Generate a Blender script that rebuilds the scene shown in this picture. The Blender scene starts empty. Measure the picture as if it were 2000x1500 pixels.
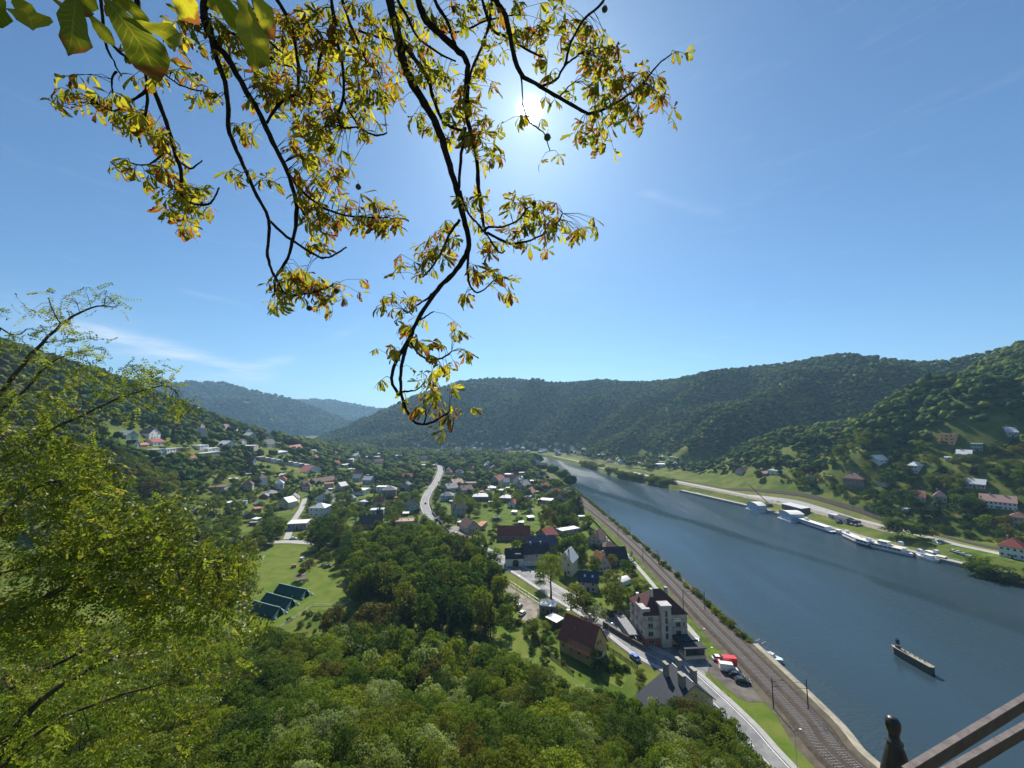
import bpy, math, random
import numpy as np
from mathutils import Vector, Matrix
rng = np.random.default_rng(7); random.seed(7)
R = math.radians
S = bpy.context.scene
COL = S.collection
# ------------------------------------------------------------------ camera
H = 85.0; FPX = 751.0; PITCH = R(5.8); ZG = 5.0
cam_d = bpy.data.cameras.new('camera'); cam = bpy.data.objects.new('camera', cam_d); COL.objects.link(cam)
cam.location = (0, 0, H); cam.rotation_euler = (math.pi/2+PITCH, 0, 0)
cam_d.sensor_width = 36; cam_d.lens = FPX/2000*36; cam_d.clip_start = 0.05; cam_d.clip_end = 20000
S.camera = cam
CP, SP = math.cos(PITCH), math.sin(PITCH)
def ray(x, y):
    a = (x-1000)/FPX; b = -(y-750)/FPX
    return np.array([a, CP-b*SP, SP+b*CP])          # not normalised: forward component along view axis = 1
def proj(p):
    X, Y, Z = p[0], p[1], p[2]-H
    d = Y*CP+Z*SP; u = -Y*SP+Z*CP
    return 1000+FPX*X/d, 750-FPX*u/d, d
def at(x, y, d):                                     # point at depth d metres along the view axis
    return Vector(ray(x, y)*d)+Vector((0, 0, H))
# ------------------------------------------------------------------ world and sun
sd = ray(1035, 215); sd /= np.linalg.norm(sd)
SUN_EL = math.asin(sd[2]); SUN_AZ = math.atan2(sd[0], sd[1])
W = bpy.data.worlds.new('World'); S.world = W; W.use_nodes = True
nt = W.node_tree; N = nt.nodes; L = nt.links
for n in list(N): N.remove(n)
SKY_STR = 0.061
def nd(t, **k):
    n = N.new(t)
    for a, b in k.items(): setattr(n, a, b)
    return n
sky = nd('ShaderNodeTexSky', sky_type='NISHITA', sun_disc=False, sun_elevation=SUN_EL, sun_rotation=SUN_AZ,
         altitude=200, air_density=1.0, dust_density=0.45, ozone_density=3.0)
bg = nd('ShaderNodeBackground'); out = nd('ShaderNodeOutputWorld')
geo = nd('ShaderNodeNewGeometry'); 
tcw = nd('ShaderNodeTexCoord')
def vm(op, a, b=None):
    n = nd('ShaderNodeVectorMath', operation=op); L.new(a, n.inputs[0])
    if b is not None:
        if isinstance(b, (tuple, list)): n.inputs[1].default_value = b
        else: L.new(b, n.inputs[1])
    return n
def mt(op, a, b=None, c=None, clamp=False):
    n = nd('ShaderNodeMath', operation=op); n.use_clamp = clamp
    for i, v in enumerate((a, b, c)):
        if v is None: continue
        if isinstance(v, (int, float)): n.inputs[i].default_value = v
        else: L.new(v, n.inputs[i])
    return n.outputs[0]
nrm = vm('NORMALIZE', tcw.outputs['Generated']).outputs[0]
dot = vm('DOT_PRODUCT', nrm, tuple(float(v) for v in sd)).outputs['Value']
ang = mt('ARCCOSINE', mt('MINIMUM', dot, 0.99999))
# solar aureole: bright core and a soft wide corona round the sun
core = mt('MULTIPLY', mt('POWER', 2.718, mt('MULTIPLY', mt('POWER', mt('DIVIDE', ang, 0.016), 2.0), -1.0)), 60.0)
cor = mt('MULTIPLY', mt('POWER', 2.718, mt('DIVIDE', ang, -0.050)), 4.0)
cor2 = mt('MULTIPLY', mt('POWER', 2.718, mt('DIVIDE', ang, -0.20)), .95)
glow = mt('ADD', mt('ADD', core, cor), cor2)
gcol = nd('ShaderNodeMixRGB', blend_type='MULTIPLY'); gcol.inputs[0].default_value = 1
gcol.inputs[1].default_value = (0.93, 0.97, 1.0, 1); L.new(glow, gcol.inputs[2])
# sky colour grade of the clear autumn air
tint = nd('ShaderNodeMixRGB', blend_type='MULTIPLY'); tint.inputs[0].default_value = 1
L.new(sky.outputs[0], tint.inputs[1]); tint.inputs[2].default_value = (0.65, 0.91, 1.07, 1)
# thin cirrus: streaks given by the great circles they follow
def streak(x0, y0, x1, y1, width, taper=1.0, strength=1.0):
    a = ray(x0, y0); a /= np.linalg.norm(a); b = ray(x1, y1); b /= np.linalg.norm(b)
    n = np.cross(a, b); n /= np.linalg.norm(n); m = (a+b)/2; m /= np.linalg.norm(m)
    t = (b-a)/np.linalg.norm(b-a); half = np.linalg.norm(b-a)/2
    wob = nd('ShaderNodeTexNoise'); wob.inputs['Scale'].default_value = 7; L.new(nrm, wob.inputs[0])
    dn = mt('ADD', vm('DOT_PRODUCT', nrm, tuple(map(float, n))).outputs['Value'], mt('MULTIPLY', mt('SUBTRACT', wob.outputs[0], .5), width*1.5))
    dt = mt('SUBTRACT', vm('DOT_PRODUCT', nrm, tuple(map(float, t))).outputs['Value'], float(np.dot(m, t)))
    w = mt('POWER', 2.718, mt('MULTIPLY', mt('POWER', mt('DIVIDE', mt('ABSOLUTE', dn), width), 2.0), -1.0))
    l = mt('SUBTRACT', 1.0, mt('POWER', mt('DIVIDE', mt('ABSOLUTE', dt), half), 2.0), clamp=True)
    f = mt('GREATER_THAN', vm('DOT_PRODUCT', nrm, tuple(map(float, m))).outputs['Value'], 0.3)
    return mt('MULTIPLY', mt('MULTIPLY', mt('MULTIPLY', w, l), f), strength)
sts = [streak(60, 615, 545, 742, .012, 1, .62), streak(380, 742, 590, 695, .010, 1, .5), streak(-60, 590, 420, 720, .035, 1, .30),
       streak(330, 735, 560, 735, .022, 1, .30), streak(1240, 372, 1430, 425, .010, 1, .16), streak(340, 565, 500, 600, .005, 1, .13),
       streak(1385, 661, 1442, 656, .0012, 1, .4), streak(630, 670, 730, 620, .012, 1, .12), streak(1325, 690, 1400, 698, .006, 1, .1)]
cl = sts[0]
for s_ in sts[1:]: cl = mt('ADD', cl, s_)
mp = nd('ShaderNodeMapping'); mp.inputs['Scale'].default_value = (4, 4, 26); mp.inputs['Rotation'].default_value = (0, .28, 0); L.new(nrm, mp.inputs[0])
cn = nd('ShaderNodeTexNoise'); cn.inputs['Scale'].default_value = 2.2; cn.inputs['Detail'].default_value = 8; cn.inputs['Roughness'].default_value = .65; L.new(mp.outputs[0], cn.inputs[0])
fib = mt('MULTIPLY_ADD', cn.outputs[0], 2.6, -0.75, clamp=True)
wisp = mt('MULTIPLY', mt('SUBTRACT', cn.outputs[0], .56, clamp=True), .25)
cl = mt('ADD', mt('MULTIPLY', cl, fib), wisp, clamp=True)
cmix = nd('ShaderNodeMixRGB'); L.new(cl, cmix.inputs[0]); L.new(tint.outputs[0], cmix.inputs[1]); cmix.inputs[2].default_value = (9.0, 9.6, 10.2, 1)
add = nd('ShaderNodeMixRGB', blend_type='ADD'); add.inputs[0].default_value = 1
L.new(cmix.outputs[0], add.inputs[1]); L.new(gcol.outputs[0], add.inputs[2])
L.new(add.outputs[0], bg.inputs[0]); bg.inputs[1].default_value = SKY_STR; L.new(bg.outputs[0], out.inputs[0])
sun_d = bpy.data.lights.new('sun', 'SUN'); sun_d.energy = 5.0; sun_d.angle = R(.53); sun_d.color = (1, .95, .86)
sun = bpy.data.objects.new('sun', sun_d); COL.objects.link(sun); sun.location = (0, 0, 500)
sun.rotation_euler = Vector([float(v) for v in sd]).to_track_quat('Z', 'Y').to_euler()
S.view_settings.view_transform = 'Standard'; S.view_settings.look = 'None'
S.view_settings.exposure = 0.78; S.view_settings.gamma = 1
S.render.engine = 'CYCLES'
try: S.view_settings.use_curve_mapping = False
except Exception: pass
S.cycles.max_bounces = 6; S.cycles.diffuse_bounces = 2; S.cycles.glossy_bounces = 2; S.cycles.transmission_bounces = 4
S.cycles.volume_bounces = 0; S.cycles.transparent_max_bounces = 4
# ------------------------------------------------------------------ material helpers
def mat(name, col, rough=.8, var=.0, scale=1.0, col2=None, bump=0, metal=0, spec=.3, detail=4, coord='Object', emis=None, thr=None):
    m = bpy.data.materials.new(name); m.use_nodes = True; t = m.node_tree; n = t.nodes; l = t.links
    b = n['Principled BSDF']; b.inputs['Roughness'].default_value = rough; b.inputs['Metallic'].default_value = metal
    b.inputs['Specular IOR Level'].default_value = spec
    c = (*col, 1)
    if var or col2:
        tc = n.new('ShaderNodeTexCoord'); nz = n.new('ShaderNodeTexNoise'); nz.inputs['Scale'].default_value = scale; nz.inputs['Detail'].default_value = detail
        nz.inputs['Roughness'].default_value = .65
        l.new(tc.outputs[coord], nz.inputs['Vector'])
        r = n.new('ShaderNodeValToRGB'); c2 = col2 or tuple(v*(1-var) for v in col); c1 = col if col2 else tuple(min(1, v*(1+var)) for v in col)
        lo, hi = thr or (.35, .65)
        r.color_ramp.elements[0].position = lo; r.color_ramp.elements[1].position = hi
        r.color_ramp.elements[0].color = (*c1, 1); r.color_ramp.elements[1].color = (*c2, 1)
        l.new(nz.outputs[0], r.inputs[0]); l.new(r.outputs[0], b.inputs['Base Color'])
        if bump:
            bp = n.new('ShaderNodeBump'); bp.inputs['Strength'].default_value = bump; bp.inputs['Distance'].default_value = .1
            nz2 = n.new('ShaderNodeTexNoise'); nz2.inputs['Scale'].default_value = scale*4; nz2.inputs['Detail'].default_value = 6; l.new(tc.outputs[coord], nz2.inputs['Vector'])
            l.new(nz2.outputs[0], bp.inputs['Height']); l.new(bp.outputs[0], b.inputs['Normal'])
    else: b.inputs['Base Color'].default_value = c
    return m
def foliage(name, col, col2, trans=.32, rnd=.35, tcol=None, gloss=.008):
    """two-sided leaf: diffuse + translucent + faint sheen, colour varies per plant and by noise"""
    m = bpy.data.materials.new(name); m.use_nodes = True; t = m.node_tree; n = t.nodes; l = t.links
    for q in list(n): n.remove(q)
    o = n.new('ShaderNodeOutputMaterial'); df = n.new('ShaderNodeBsdfDiffuse'); tr = n.new('ShaderNodeBsdfTranslucent'); gl = n.new('ShaderNodeBsdfGlossy'); gl.inputs['Roughness'].default_value = .45
    oi = n.new('ShaderNodeObjectInfo'); gm = n.new('ShaderNodeNewGeometry')
    nz = n.new('ShaderNodeTexNoise'); nz.inputs['Scale'].default_value = .9; nz.inputs['Detail'].default_value = 2; l.new(gm.outputs['Position'], nz.inputs[0])
    a = n.new('ShaderNodeMath'); a.operation = 'MULTIPLY_ADD'; l.new(oi.outputs['Random'], a.inputs[0]); a.inputs[1].default_value = .7
    l.new(nz.outputs[0], a.inputs[2])
    a2 = n.new('ShaderNodeMath'); a2.operation = 'SUBTRACT'; a2.use_clamp = True; l.new(a.outputs[0], a2.inputs[0]); a2.inputs[1].default_value = .35
    mx = n.new('ShaderNodeMixRGB'); l.new(a2.outputs[0], mx.inputs[0]); mx.inputs[1].default_value = (*col, 1); mx.inputs[2].default_value = (*col2, 1)
    l.new(mx.outputs[0], df.inputs[0])
    tm = n.new('ShaderNodeMixRGB'); tm.blend_type = 'MULTIPLY'; tm.inputs[0].default_value = 1; l.new(mx.outputs[0], tm.inputs[1])
    tm.inputs[2].default_value = (*(tcol or (2.3, 2.35, .75)), 1); l.new(tm.outputs[0], tr.inputs[0])
    s1 = n.new('ShaderNodeMixShader'); s1.inputs[0].default_value = trans; l.new(df.outputs[0], s1.inputs[1]); l.new(tr.outputs[0], s1.inputs[2])
    s2 = n.new('ShaderNodeMixShader'); s2.inputs[0].default_value = gloss; gl.inputs[0].default_value = (.35, .38, .34, 1); l.new(s1.outputs[0], s2.inputs[1]); l.new(gl.outputs[0], s2.inputs[2])
    l.new(s2.outputs[0], o.inputs[0])
    return m
# ------------------------------------------------------------------ mesh helpers
class MB:
    def __init__(s): s.v = []; s.f = []; s.m = []; s.mi = 0
    def quad(s, a, b, c, d): i = len(s.v); s.v += [tuple(a), tuple(b), tuple(c), tuple(d)]; s.f.append((i, i+1, i+2, i+3)); s.m.append(s.mi)
    def tri(s, a, b, c): i = len(s.v); s.v += [tuple(a), tuple(b), tuple(c)]; s.f.append((i, i+1, i+2)); s.m.append(s.mi)
    def poly(s, pts): i = len(s.v); s.v += [tuple(p) for p in pts]; s.f.append(tuple(range(i, i+len(pts)))); s.m.append(s.mi)
    def box(s, x0, x1, y0, y1, z0, z1, tx=0, ty=0):
        i = len(s.v)
        s.v += [(x0, y0, z0), (x1, y0, z0), (x1, y1, z0), (x0, y1, z0), (x0+tx, y0+ty, z1), (x1-tx, y0+ty, z1), (x1-tx, y1-ty, z1), (x0+tx, y1-ty, z1)]
        for q in ((0, 3, 2, 1), (4, 5, 6, 7), (0, 1, 5, 4), (1, 2, 6, 5), (2, 3, 7, 6), (3, 0, 4, 7)): s.f.append(tuple(i+k for k in q)); s.m.append(s.mi)
    def prism(s, pts, y0, y1):          # xz outline extruded along y
        n = len(pts); i = len(s.v); s.v += [(p[0], y0, p[1]) for p in pts]+[(p[0], y1, p[1]) for p in pts]
        s.f.append(tuple(i+k for k in range(n))); s.f.append(tuple(i+n+k for k in range(n-1, -1, -1))); s.m += [s.mi]*2
        for k in range(n): s.f.append((i+k, i+n+k, i+n+(k+1) % n, i+(k+1) % n)); s.m.append(s.mi)
    def vprism(s, pts, z0, z1):          # xy outline extruded up
        n = len(pts); i = len(s.v); s.v += [(p[0], p[1], z0) for p in pts]+[(p[0], p[1], z1) for p in pts]
        s.f.append(tuple(i+k for k in range(n-1, -1, -1))); s.f.append(tuple(i+n+k for k in range(n))); s.m += [s.mi]*2
        for k in range(n): s.f.append((i+k, i+(k+1) % n, i+n+(k+1) % n, i+n+k)); s.m.append(s.mi)
    def tube(s, pts, rad, n=6, cap=True):
        pts = [Vector(p) for p in pts]
        if not hasattr(rad, '__len__'): rad = [rad]*len(pts)
        i0 = len(s.v); prev = None
        for k, p in enumerate(pts):
            d = (pts[min(k+1, len(pts)-1)]-pts[max(k-1, 0)])
            if d.length < 1e-9: d = Vector((0, 0, 1))
            d.normalize()
            if prev is None: u = d.cross(Vector((.3, .5, .81)) if abs(d.z) > .9 else Vector((0, 0, 1)))
            else: u = prev-d*prev.dot(d)
            u.normalize(); prev = u; w = d.cross(u)
            for q in range(n):
                a = 2*math.pi*q/n; s.v.append(tuple(p+(u*math.cos(a)+w*math.sin(a))*rad[k]))
        for k in range(len(pts)-1):
            for q in range(n):
                a = i0+k*n+q; b = i0+k*n+(q+1) % n; s.f.append((a, b, b+n, a+n)); s.m.append(s.mi)
        if cap:
            s.f.append(tuple(i0+q for q in range(n-1, -1, -1))); s.f.append(tuple(i0+(len(pts)-1)*n+q for q in range(n))); s.m += [s.mi]*2
    def lathe(s, prof, n=12, c=(0, 0, 0)):
        i0 = len(s.v)
        for r_, z in prof:
            for q in range(n): a = 2*math.pi*q/n; s.v.append((c[0]+r_*math.cos(a), c[1]+r_*math.sin(a), c[2]+z))
        for k in range(len(prof)-1):
            for q in range(n): a = i0+k*n+q; b = i0+k*n+(q+1) % n; s.f.append((a, b, b+n, a+n)); s.m.append(s.mi)
        s.f.append(tuple(i0+q for q in range(n-1, -1, -1))); s.f.append(tuple(i0+(len(prof)-1)*n+q for q in range(n))); s.m += [s.mi]*2
    def mesh(s, name, mats, smooth=False):
        me = bpy.data.meshes.new(name); me.from_pydata(s.v, [], s.f)
        for m in (mats if isinstance(mats, (list, tuple)) else [mats]): me.materials.append(m)
        if len(me.materials) > 1: me.polygons.foreach_set('material_index', s.m)
        if smooth: me.polygons.foreach_set('use_smooth', [True]*len(me.polygons))
        me.update(); return me
    def build(s, name, mats, parent=None, smooth=False, label=None):
        return link(name, s.mesh(name, mats, smooth), parent, label)
def link(name, data, parent=None, label=None, loc=None, rz=None, sc=None):
    o = bpy.data.objects.new(name, data); COL.objects.link(o); o.parent = parent
    if label: o['label'] = label
    if loc is not None: o.location = loc
    if rz is not None: o.rotation_euler = (0, 0, rz)
    if sc is not None: o.scale = sc if hasattr(sc, '__len__') else (sc, sc, sc)
    return o
def tag(o, label, cat, group=None, kind=None):
    o['label'] = label
    if cat: o['category'] = cat
    if group: o['group'] = group
    if kind: o['kind'] = kind
    return o
def thing(name, label, cat, loc, rz=0, group=None):
    return tag(link(name, None, None, None, loc, rz), label, cat, group)
def copy_tree(o, parent=None):
    c = o.copy(); COL.objects.link(c)
    if parent: c.parent = parent
    for ch in [q for q in KIDS.get(o.name, [])]: copy_tree(ch, c)
    return c
KIDS = {}
def index_kids(root):
    for o in bpy.data.objects:
        if o.parent: KIDS.setdefault(o.parent.name, [])
    def rec(r):
        KIDS[r.name] = [o for o in bpy.data.objects if o.parent == r]
        for c in KIDS[r.name]: rec(c)
    rec(root)
def np_mesh(name, V, F, mats, attr=None, uv=None, smooth=False):
    """V (n,3), F (m,k) constant face size"""
    me = bpy.data.meshes.new(name); n, k = F.shape
    me.vertices.add(len(V)); me.vertices.foreach_set('co', V.astype(np.float32).ravel())
    me.loops.add(n*k); me.loops.foreach_set('vertex_index', F.astype(np.int32).ravel())
    me.polygons.add(n); me.polygons.foreach_set('loop_start', (np.arange(n)*k).astype(np.int32))
    try: me.polygons.foreach_set('loop_total', np.full(n, k, dtype=np.int32))
    except Exception: pass
    if attr is not None:
        for nm, arr in attr.items():
            a = me.color_attributes.new(nm, 'FLOAT_COLOR', 'POINT'); a.data.foreach_set('color', np.hstack([arr, np.ones((len(arr), 1))]).astype(np.float32).ravel())
    if uv is not None:
        u = me.uv_layers.new(name='UVMap'); u.data.foreach_set('uv', uv[F.ravel()].astype(np.float32).ravel())
    for m in (mats if isinstance(mats, (list, tuple)) else [mats]): me.materials.append(m)
    me.update(calc_edges=True)
    if smooth: me.polygons.foreach_set('use_smooth', [True]*n)
    return me
# ------------------------------------------------------------------ terrain height
def _hash(ix, iy, s):
    h = np.sin(ix*127.1+iy*311.7+s*74.7)*43758.5453; return h-np.floor(h)
def vnoise(x, y, s=0):
    ix = np.floor(x); iy = np.floor(y); fx = x-ix; fy = y-iy; fx = fx*fx*(3-2*fx); fy = fy*fy*(3-2*fy)
    a = _hash(ix, iy, s); b = _hash(ix+1, iy, s); c = _hash(ix, iy+1, s); d = _hash(ix+1, iy+1, s)
    return (a*(1-fx)+b*fx)*(1-fy)+(c*(1-fx)+d*fx)*fy
def fbm(x, y, o=4, s=0):
    r = 0; a = .5
    for k in range(o): r = r+a*vnoise(x*2**k, y*2**k, s+k); a *= .5
    return r
def sstep(t): t = np.clip(t, 0, 1); return t*t*(3-2*t)
def seg_ridge(X, Y, pts, slope, sl2=None, rag=0):
    best = np.full(np.broadcast(X, Y).shape, -999.0)
    for (x0, y0, z0), (x1, y1, z1) in zip(pts[:-1], pts[1:]):
        dx, dy = x1-x0, y1-y0; L2 = dx*dx+dy*dy
        t = np.clip(((X-x0)*dx+(Y-y0)*dy)/L2, 0, 1)
        d = np.hypot(X-x0-t*dx, Y-y0-t*dy); z = z0+t*(z1-z0)-slope*(np.sqrt(d*d+400)-20)
        best = np.maximum(best, z)
    return best
LB = [(40, 92), (90, 92), (200, 91), (268, 90), (350, 86), (448, 82), (560, 76), (700, 68), (812, 56), (900, 30), (980, -40), (1040, -160), (1080, -400), (1100, -900)]   # (Y, X) left bank
RB = [(40, 312), (203, 279), (262, 258), (330, 252), (389, 242), (480, 212), (614, 166), (760, 140), (863, 116), (960, 90), (1060, 40), (1110, -60), (1150, -200), (1180, -400), (1200, -900)]
def lbx(Y): return np.interp(Y, [p[0] for p in LB], [p[1] for p in LB])
def rbx(Y): return np.interp(Y, [p[0] for p in RB], [p[1] for p in RB])
# river past the bend (Y>900) is closed by a far bank
RIDGE_R = [(900, 700, 215), (829, 760, 192), (736, 850, 229), (666, 1000, 236), (536, 1150, 218), (450, 1300, 211), (328, 1450, 238), (164, 1550, 232), (-21, 1650, 266), (-226, 1700, 272), (-400, 1700, 215), (-544, 1700, 158), (-680, 1700, 92), (-850, 1700, 2)]
RIDGE_N = [(1200, 500, 300), (800, 490, 235), (638, 480, 183), (585, 505, 156), (505, 500, 105), (430, 470, 55), (370, 450, 15)]
RIDGE_F = [(-4200, 2300, 560), (-3000, 2500, 400), (-2288, 2600, 342), (-2000, 2620, 344), (-1790, 2620, 292), (-1560, 2650, 232), (-1400, 2700, 185), (-1150, 2700, 90), (-900, 2750, 5)]
RIDGE_G = [(-2600, 4200, 330), (-1850, 4000, 300), (-1500, 4000, 238), (-1000, 4000, 200), (0, 4000, 150)]
SPURS = [[(666, 1000, 232), (560, 930, 170), (450, 820, 120), (380, 720, 60)], [(536, 1150, 212), (420, 1060, 150), (300, 960, 80), (230, 900, 30)],
         [(736, 850, 222), (610, 760, 150), (500, 680, 95), (410, 600, 45)], [(328, 1450, 232), (250, 1330, 150), (150, 1230, 70)], [(-21, 1650, 258), (-40, 1480, 150), (-60, 1320, 60)],
         [(-226, 1700, 260), (-330, 1560, 160), (-420, 1440, 70)]]
LH_Y = [-300, 0, 200, 300, 420, 520, 650, 750, 900, 1100, 1300, 3000]; LH_Z = [230, 225, 215, 196, 166, 146, 108, 82, 52, 30, 6, 5]
def yf(X): return np.interp(X, [-400, -300, -100, -60, 0, 30, 60, 90, 130], [260, 215, 158, 146, 122, 108, 74, 55, 40])
def height(X, Y):
    X = np.asarray(X, float); Y = np.asarray(Y, float)
    X, Y = np.broadcast_arrays(X, Y)
    z = np.full(X.shape, ZG)
    # left hill
    zr = np.interp(Y, LH_Y, LH_Z); x0 = np.interp(Y, [0, 300, 600, 900, 1300], [-215, -215, -235, -290, -400])
    t = (x0-X)/(x0+565); prof = np.where(t < 1, .35*np.clip(t, 0, 1)+.65*sstep(t), 1.0-.15*np.clip(t-1, 0, 3))
    zl = ZG+(zr-ZG)*np.clip(prof, 0, 1)+np.clip(t, 0, 1)*14*(fbm(X/90, Y/90, 3, 5)-.45)
    z = np.maximum(z, zl)
    # right and far hills
    w = 150*(fbm(X/270+9, Y/270, 4, 11)-.5)+14*(fbm(X/60, Y/60, 3, 3)-.5)
    base = np.maximum.reduce([seg_ridge(X, Y, RIDGE_R, .56), seg_ridge(X, Y, RIDGE_N, .50)]+[seg_ridge(X, Y, s, .80)-2 for s in SPURS])
    zr_ = base+w*np.clip((base-16)/60, 0, 1)*np.clip((212-base)/60, .25, 1)
    zf = seg_ridge(X, Y, RIDGE_F, .45); zg = seg_ridge(X, Y, RIDGE_G, .35)
    zff = np.maximum(zf, zg)+np.clip((np.maximum(zf, zg)-30)/100, 0, 1)*70*(fbm(X/400, Y/400, 4, 2)-.5)
    hills = np.maximum(zr_, zff)
    z = np.where(hills > z, hills, z)
    # gentle rise of the right bank below the hill
    foot = rbx(np.minimum(Y, 900))+55
    z = np.maximum(z, np.where((X > foot) & (Y < 900), ZG+np.minimum((X-foot)*.16, 45)*sstep((X-foot)/120)*sstep((900-Y)/300), 0))
    # lookout slope
    g = np.interp(Y/yf(X), [-2, -.1, 0.0, .012, .05, .2, .5, .8, 1], [1, 1, .97, .86, .76, .55, .27, .08, 0]); 
    sx = sstep((140-X)/70)
    zs = ZG+78*g*np.where(Y < yf(X), 1, 0)*np.where(X > 70, sx, 1)
    zs = np.where((Y < yf(X)) & (Y > 6), zs+5*(fbm(X/22, Y/22, 3, 8)-.5)*np.clip((yf(X)-Y)/30, 0, 1), zs)
    z = np.maximum(z, zs)
    # low quay on the right bank
    dr = X-rbx(Y); q = np.interp(dr, [0, 9.5, 20], [1.9, 1.9, ZG]); z = np.where((dr > -6) & (dr < 20) & (Y < 530), np.minimum(z, q+(z-q)*sstep((Y-480)/50)), z)
    # river channel
    inside = np.minimum(X-lbx(Y), rbx(Y)-X)
    inside = np.where(Y > 1210, -50, inside)
    far = np.minimum(inside, 1205-Y)
    carve = np.clip(1-(far+5)/7, 0, 1)      # 1 outside .. 0 inside
    z = np.where((inside > -5) & (X > -1300), -3+(z+3)*carve, z)
    return z
EXTRA = []
_height0 = height
def height(X, Y):
    z = _height0(X, Y)
    for pts, sl in EXTRA: z = np.where(z > 12, np.maximum(z, seg_ridge(np.asarray(X, float), np.asarray(Y, float), pts, sl)), z)
    return z
def hz(x, y): return float(height(np.array([x]), np.array([y]))[0])
_T = np.concatenate([np.arange(60, 500, 2.0), np.arange(500, 2400, 6.0)])
def hit(x, y, zplane=None):
    d = ray(x, y)
    if zplane is not None:
        t = (zplane-H)/d[2]; return np.array([d[0]*t, d[1]*t, zplane])
    P = d[None]*_T[:, None]; P[:, 2] += H
    g = height(P[:, 0], P[:, 1])-P[:, 2]; w = np.where((g > 0) & (_T > 60))[0]
    if len(w) == 0: t = _T[-1]; p = d*t; return np.array([p[0], p[1], H+p[2]])
    i = w[0]; 
    if i == 0: t = _T[0]
    else: g0, g1 = g[i-1], g[i]; t = _T[i-1]+(_T[i]-_T[i-1])*(-g0)/(g1-g0+1e-9)
    p = d*t; return np.array([p[0], p[1], hz(p[0], p[1])])
# steep rocky spurs whose near sides lie in shade
_ex = []
for pts, up, sl in (([(1350, 893), (1420, 862), (1490, 828), (1560, 798), (1615, 775)], 34, 1.15), ([(1325, 800), (1390, 768), (1450, 742)], 34, 1.1), ([(1005, 805), (1045, 775), (1085, 765)], 40, 1.1), ([(1640, 800), (1700, 768), (1765, 735)], 30, 1.1),
                    ([(850, 812), (905, 785), (970, 768)], 40, 1.1), ([(1180, 850), (1250, 812), (1300, 780)], 30, 1.0), ([(1690, 900), (1760, 852), (1830, 800), (1900, 760)], 20, 1.1), ([(1480, 800), (1560, 762), (1640, 738)], 24, 1.1), ([(1100, 842), (1140, 812), (1190, 790)], 34, 1.0), ([(420, 800), (480, 812), (530, 830)], 60, .9), ([(1850, 840), (1920, 800), (1990, 770)], 16, 1.1)):
    w_ = [hit(*p) for p in pts]; n_ = len(w_); _ex.append(([(p[0], p[1], p[2]+up*1.6*(.4 if k in (0, n_-1) else 1)) for k, p in enumerate(w_)], sl))
EXTRA.extend(_ex)
# ------------------------------------------------------------------ keep-out raster (layout planning only)
CS = 4; KO = np.zeros((1500//CS, 2000//CS))       # depth of the thing that must stay visible in that direction
def inpoly(xs, ys, poly):
    c = np.zeros(np.broadcast(xs, ys).shape, bool); n = len(poly)
    for i in range(n):
        x0, y0 = poly[i]; x1, y1 = poly[(i+1) % n]
        if y0 == y1: continue
        c ^= ((y0 > ys) != (y1 > ys)) & (xs < (x1-x0)*(ys-y0)/(y1-y0)+x0)
    return c
GY, GX = np.mgrid[0:KO.shape[0], 0:KO.shape[1]]; GXp = GX*CS+CS/2; GYp = GY*CS+CS/2
def protect(poly, depth=None):
    m = inpoly(GXp, GYp, poly)
    if depth is None: d = 80*751/np.maximum(GYp-826, 8)
    else: d = np.full(KO.shape, depth)
    KO[m] = np.maximum(KO[m], d[m])
def blocked(px, py_top, py_base, wpx, depth, thr=.10):
    x0 = int((px-wpx/2)//CS); x1 = int((px+wpx/2)//CS)+1; y0 = int(py_top//CS); y1 = int(py_base//CS)+1
    x0 = max(x0, 0); y0 = max(y0, 0)
    sub = KO[y0:y1, x0:x1]
    if sub.size == 0: return False
    return (sub > depth*.94).mean() > thr
# ------------------------------------------------------------------ materials
M = {}
M['ground'] = mat('meadow_ground', (.06, .095, .014), .95, scale=.06, col2=(.13, .145, .03), detail=14, bump=.3, spec=.05, thr=(.4, .6))
M['forest_floor'] = M['ground']
M['lawn'] = mat('lawn_grass', (.075, .125, .014), .95, scale=.16, col2=(.135, .155, .034), detail=12, spec=.05, thr=(.38, .62))
M['lawn2'] = mat('orchard_grass', (.115, .165, .02), .95, scale=.22, col2=(.045, .075, .014), detail=12, spec=.05)
M['hay'] = mat('dry_meadow', (.17, .165, .06), .95, scale=.2, col2=(.12, .14, .04), detail=6, spec=.05)
M['asphalt'] = mat('asphalt', (.135, .137, .14), .8, scale=.22, col2=(.215, .213, .21), detail=12, spec=.25, thr=(.42, .58))
M['asphalt_old'] = mat('old_asphalt', (.27, .265, .255), .8, scale=.5, col2=(.35, .34, .325), detail=8, spec=.3)
M['gravel'] = mat('gravel_yard', (.30, .27, .22), .95, scale=.35, col2=(.16, .135, .11), detail=9, spec=.1)
M['yard'] = mat('rough_tarmac_yard', (.17, .145, .125), .95, scale=.22, col2=(.075, .07, .065), detail=9, spec=.1)
M['ballast'] = mat('track_ballast', (.088, .070, .058), .95, scale=1.2, col2=(.05, .040, .034), detail=6, spec=.1)
M['ballast_shoulder'] = mat('ballast_shoulder', (.13, .108, .08), .95, scale=.5, col2=(.07, .066, .042), detail=6, spec=.1)
M['rail'] = mat('worn_steel_rail', (.42, .40, .38), .28, metal=1)
M['sleeper'] = mat('concrete_sleeper', (.17, .15, .13), .9)
M['concrete'] = mat('weathered_concrete', (.36, .34, .30), .9, scale=.5, col2=(.24, .22, .19), detail=7)
M['bank'] = mat('pale_stone_bank', (.36, .32, .25), .95, scale=.3, col2=(.22, .2, .15), detail=8)
M['paint'] = mat('white_road_paint', (.75, .75, .72), .6)
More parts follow.
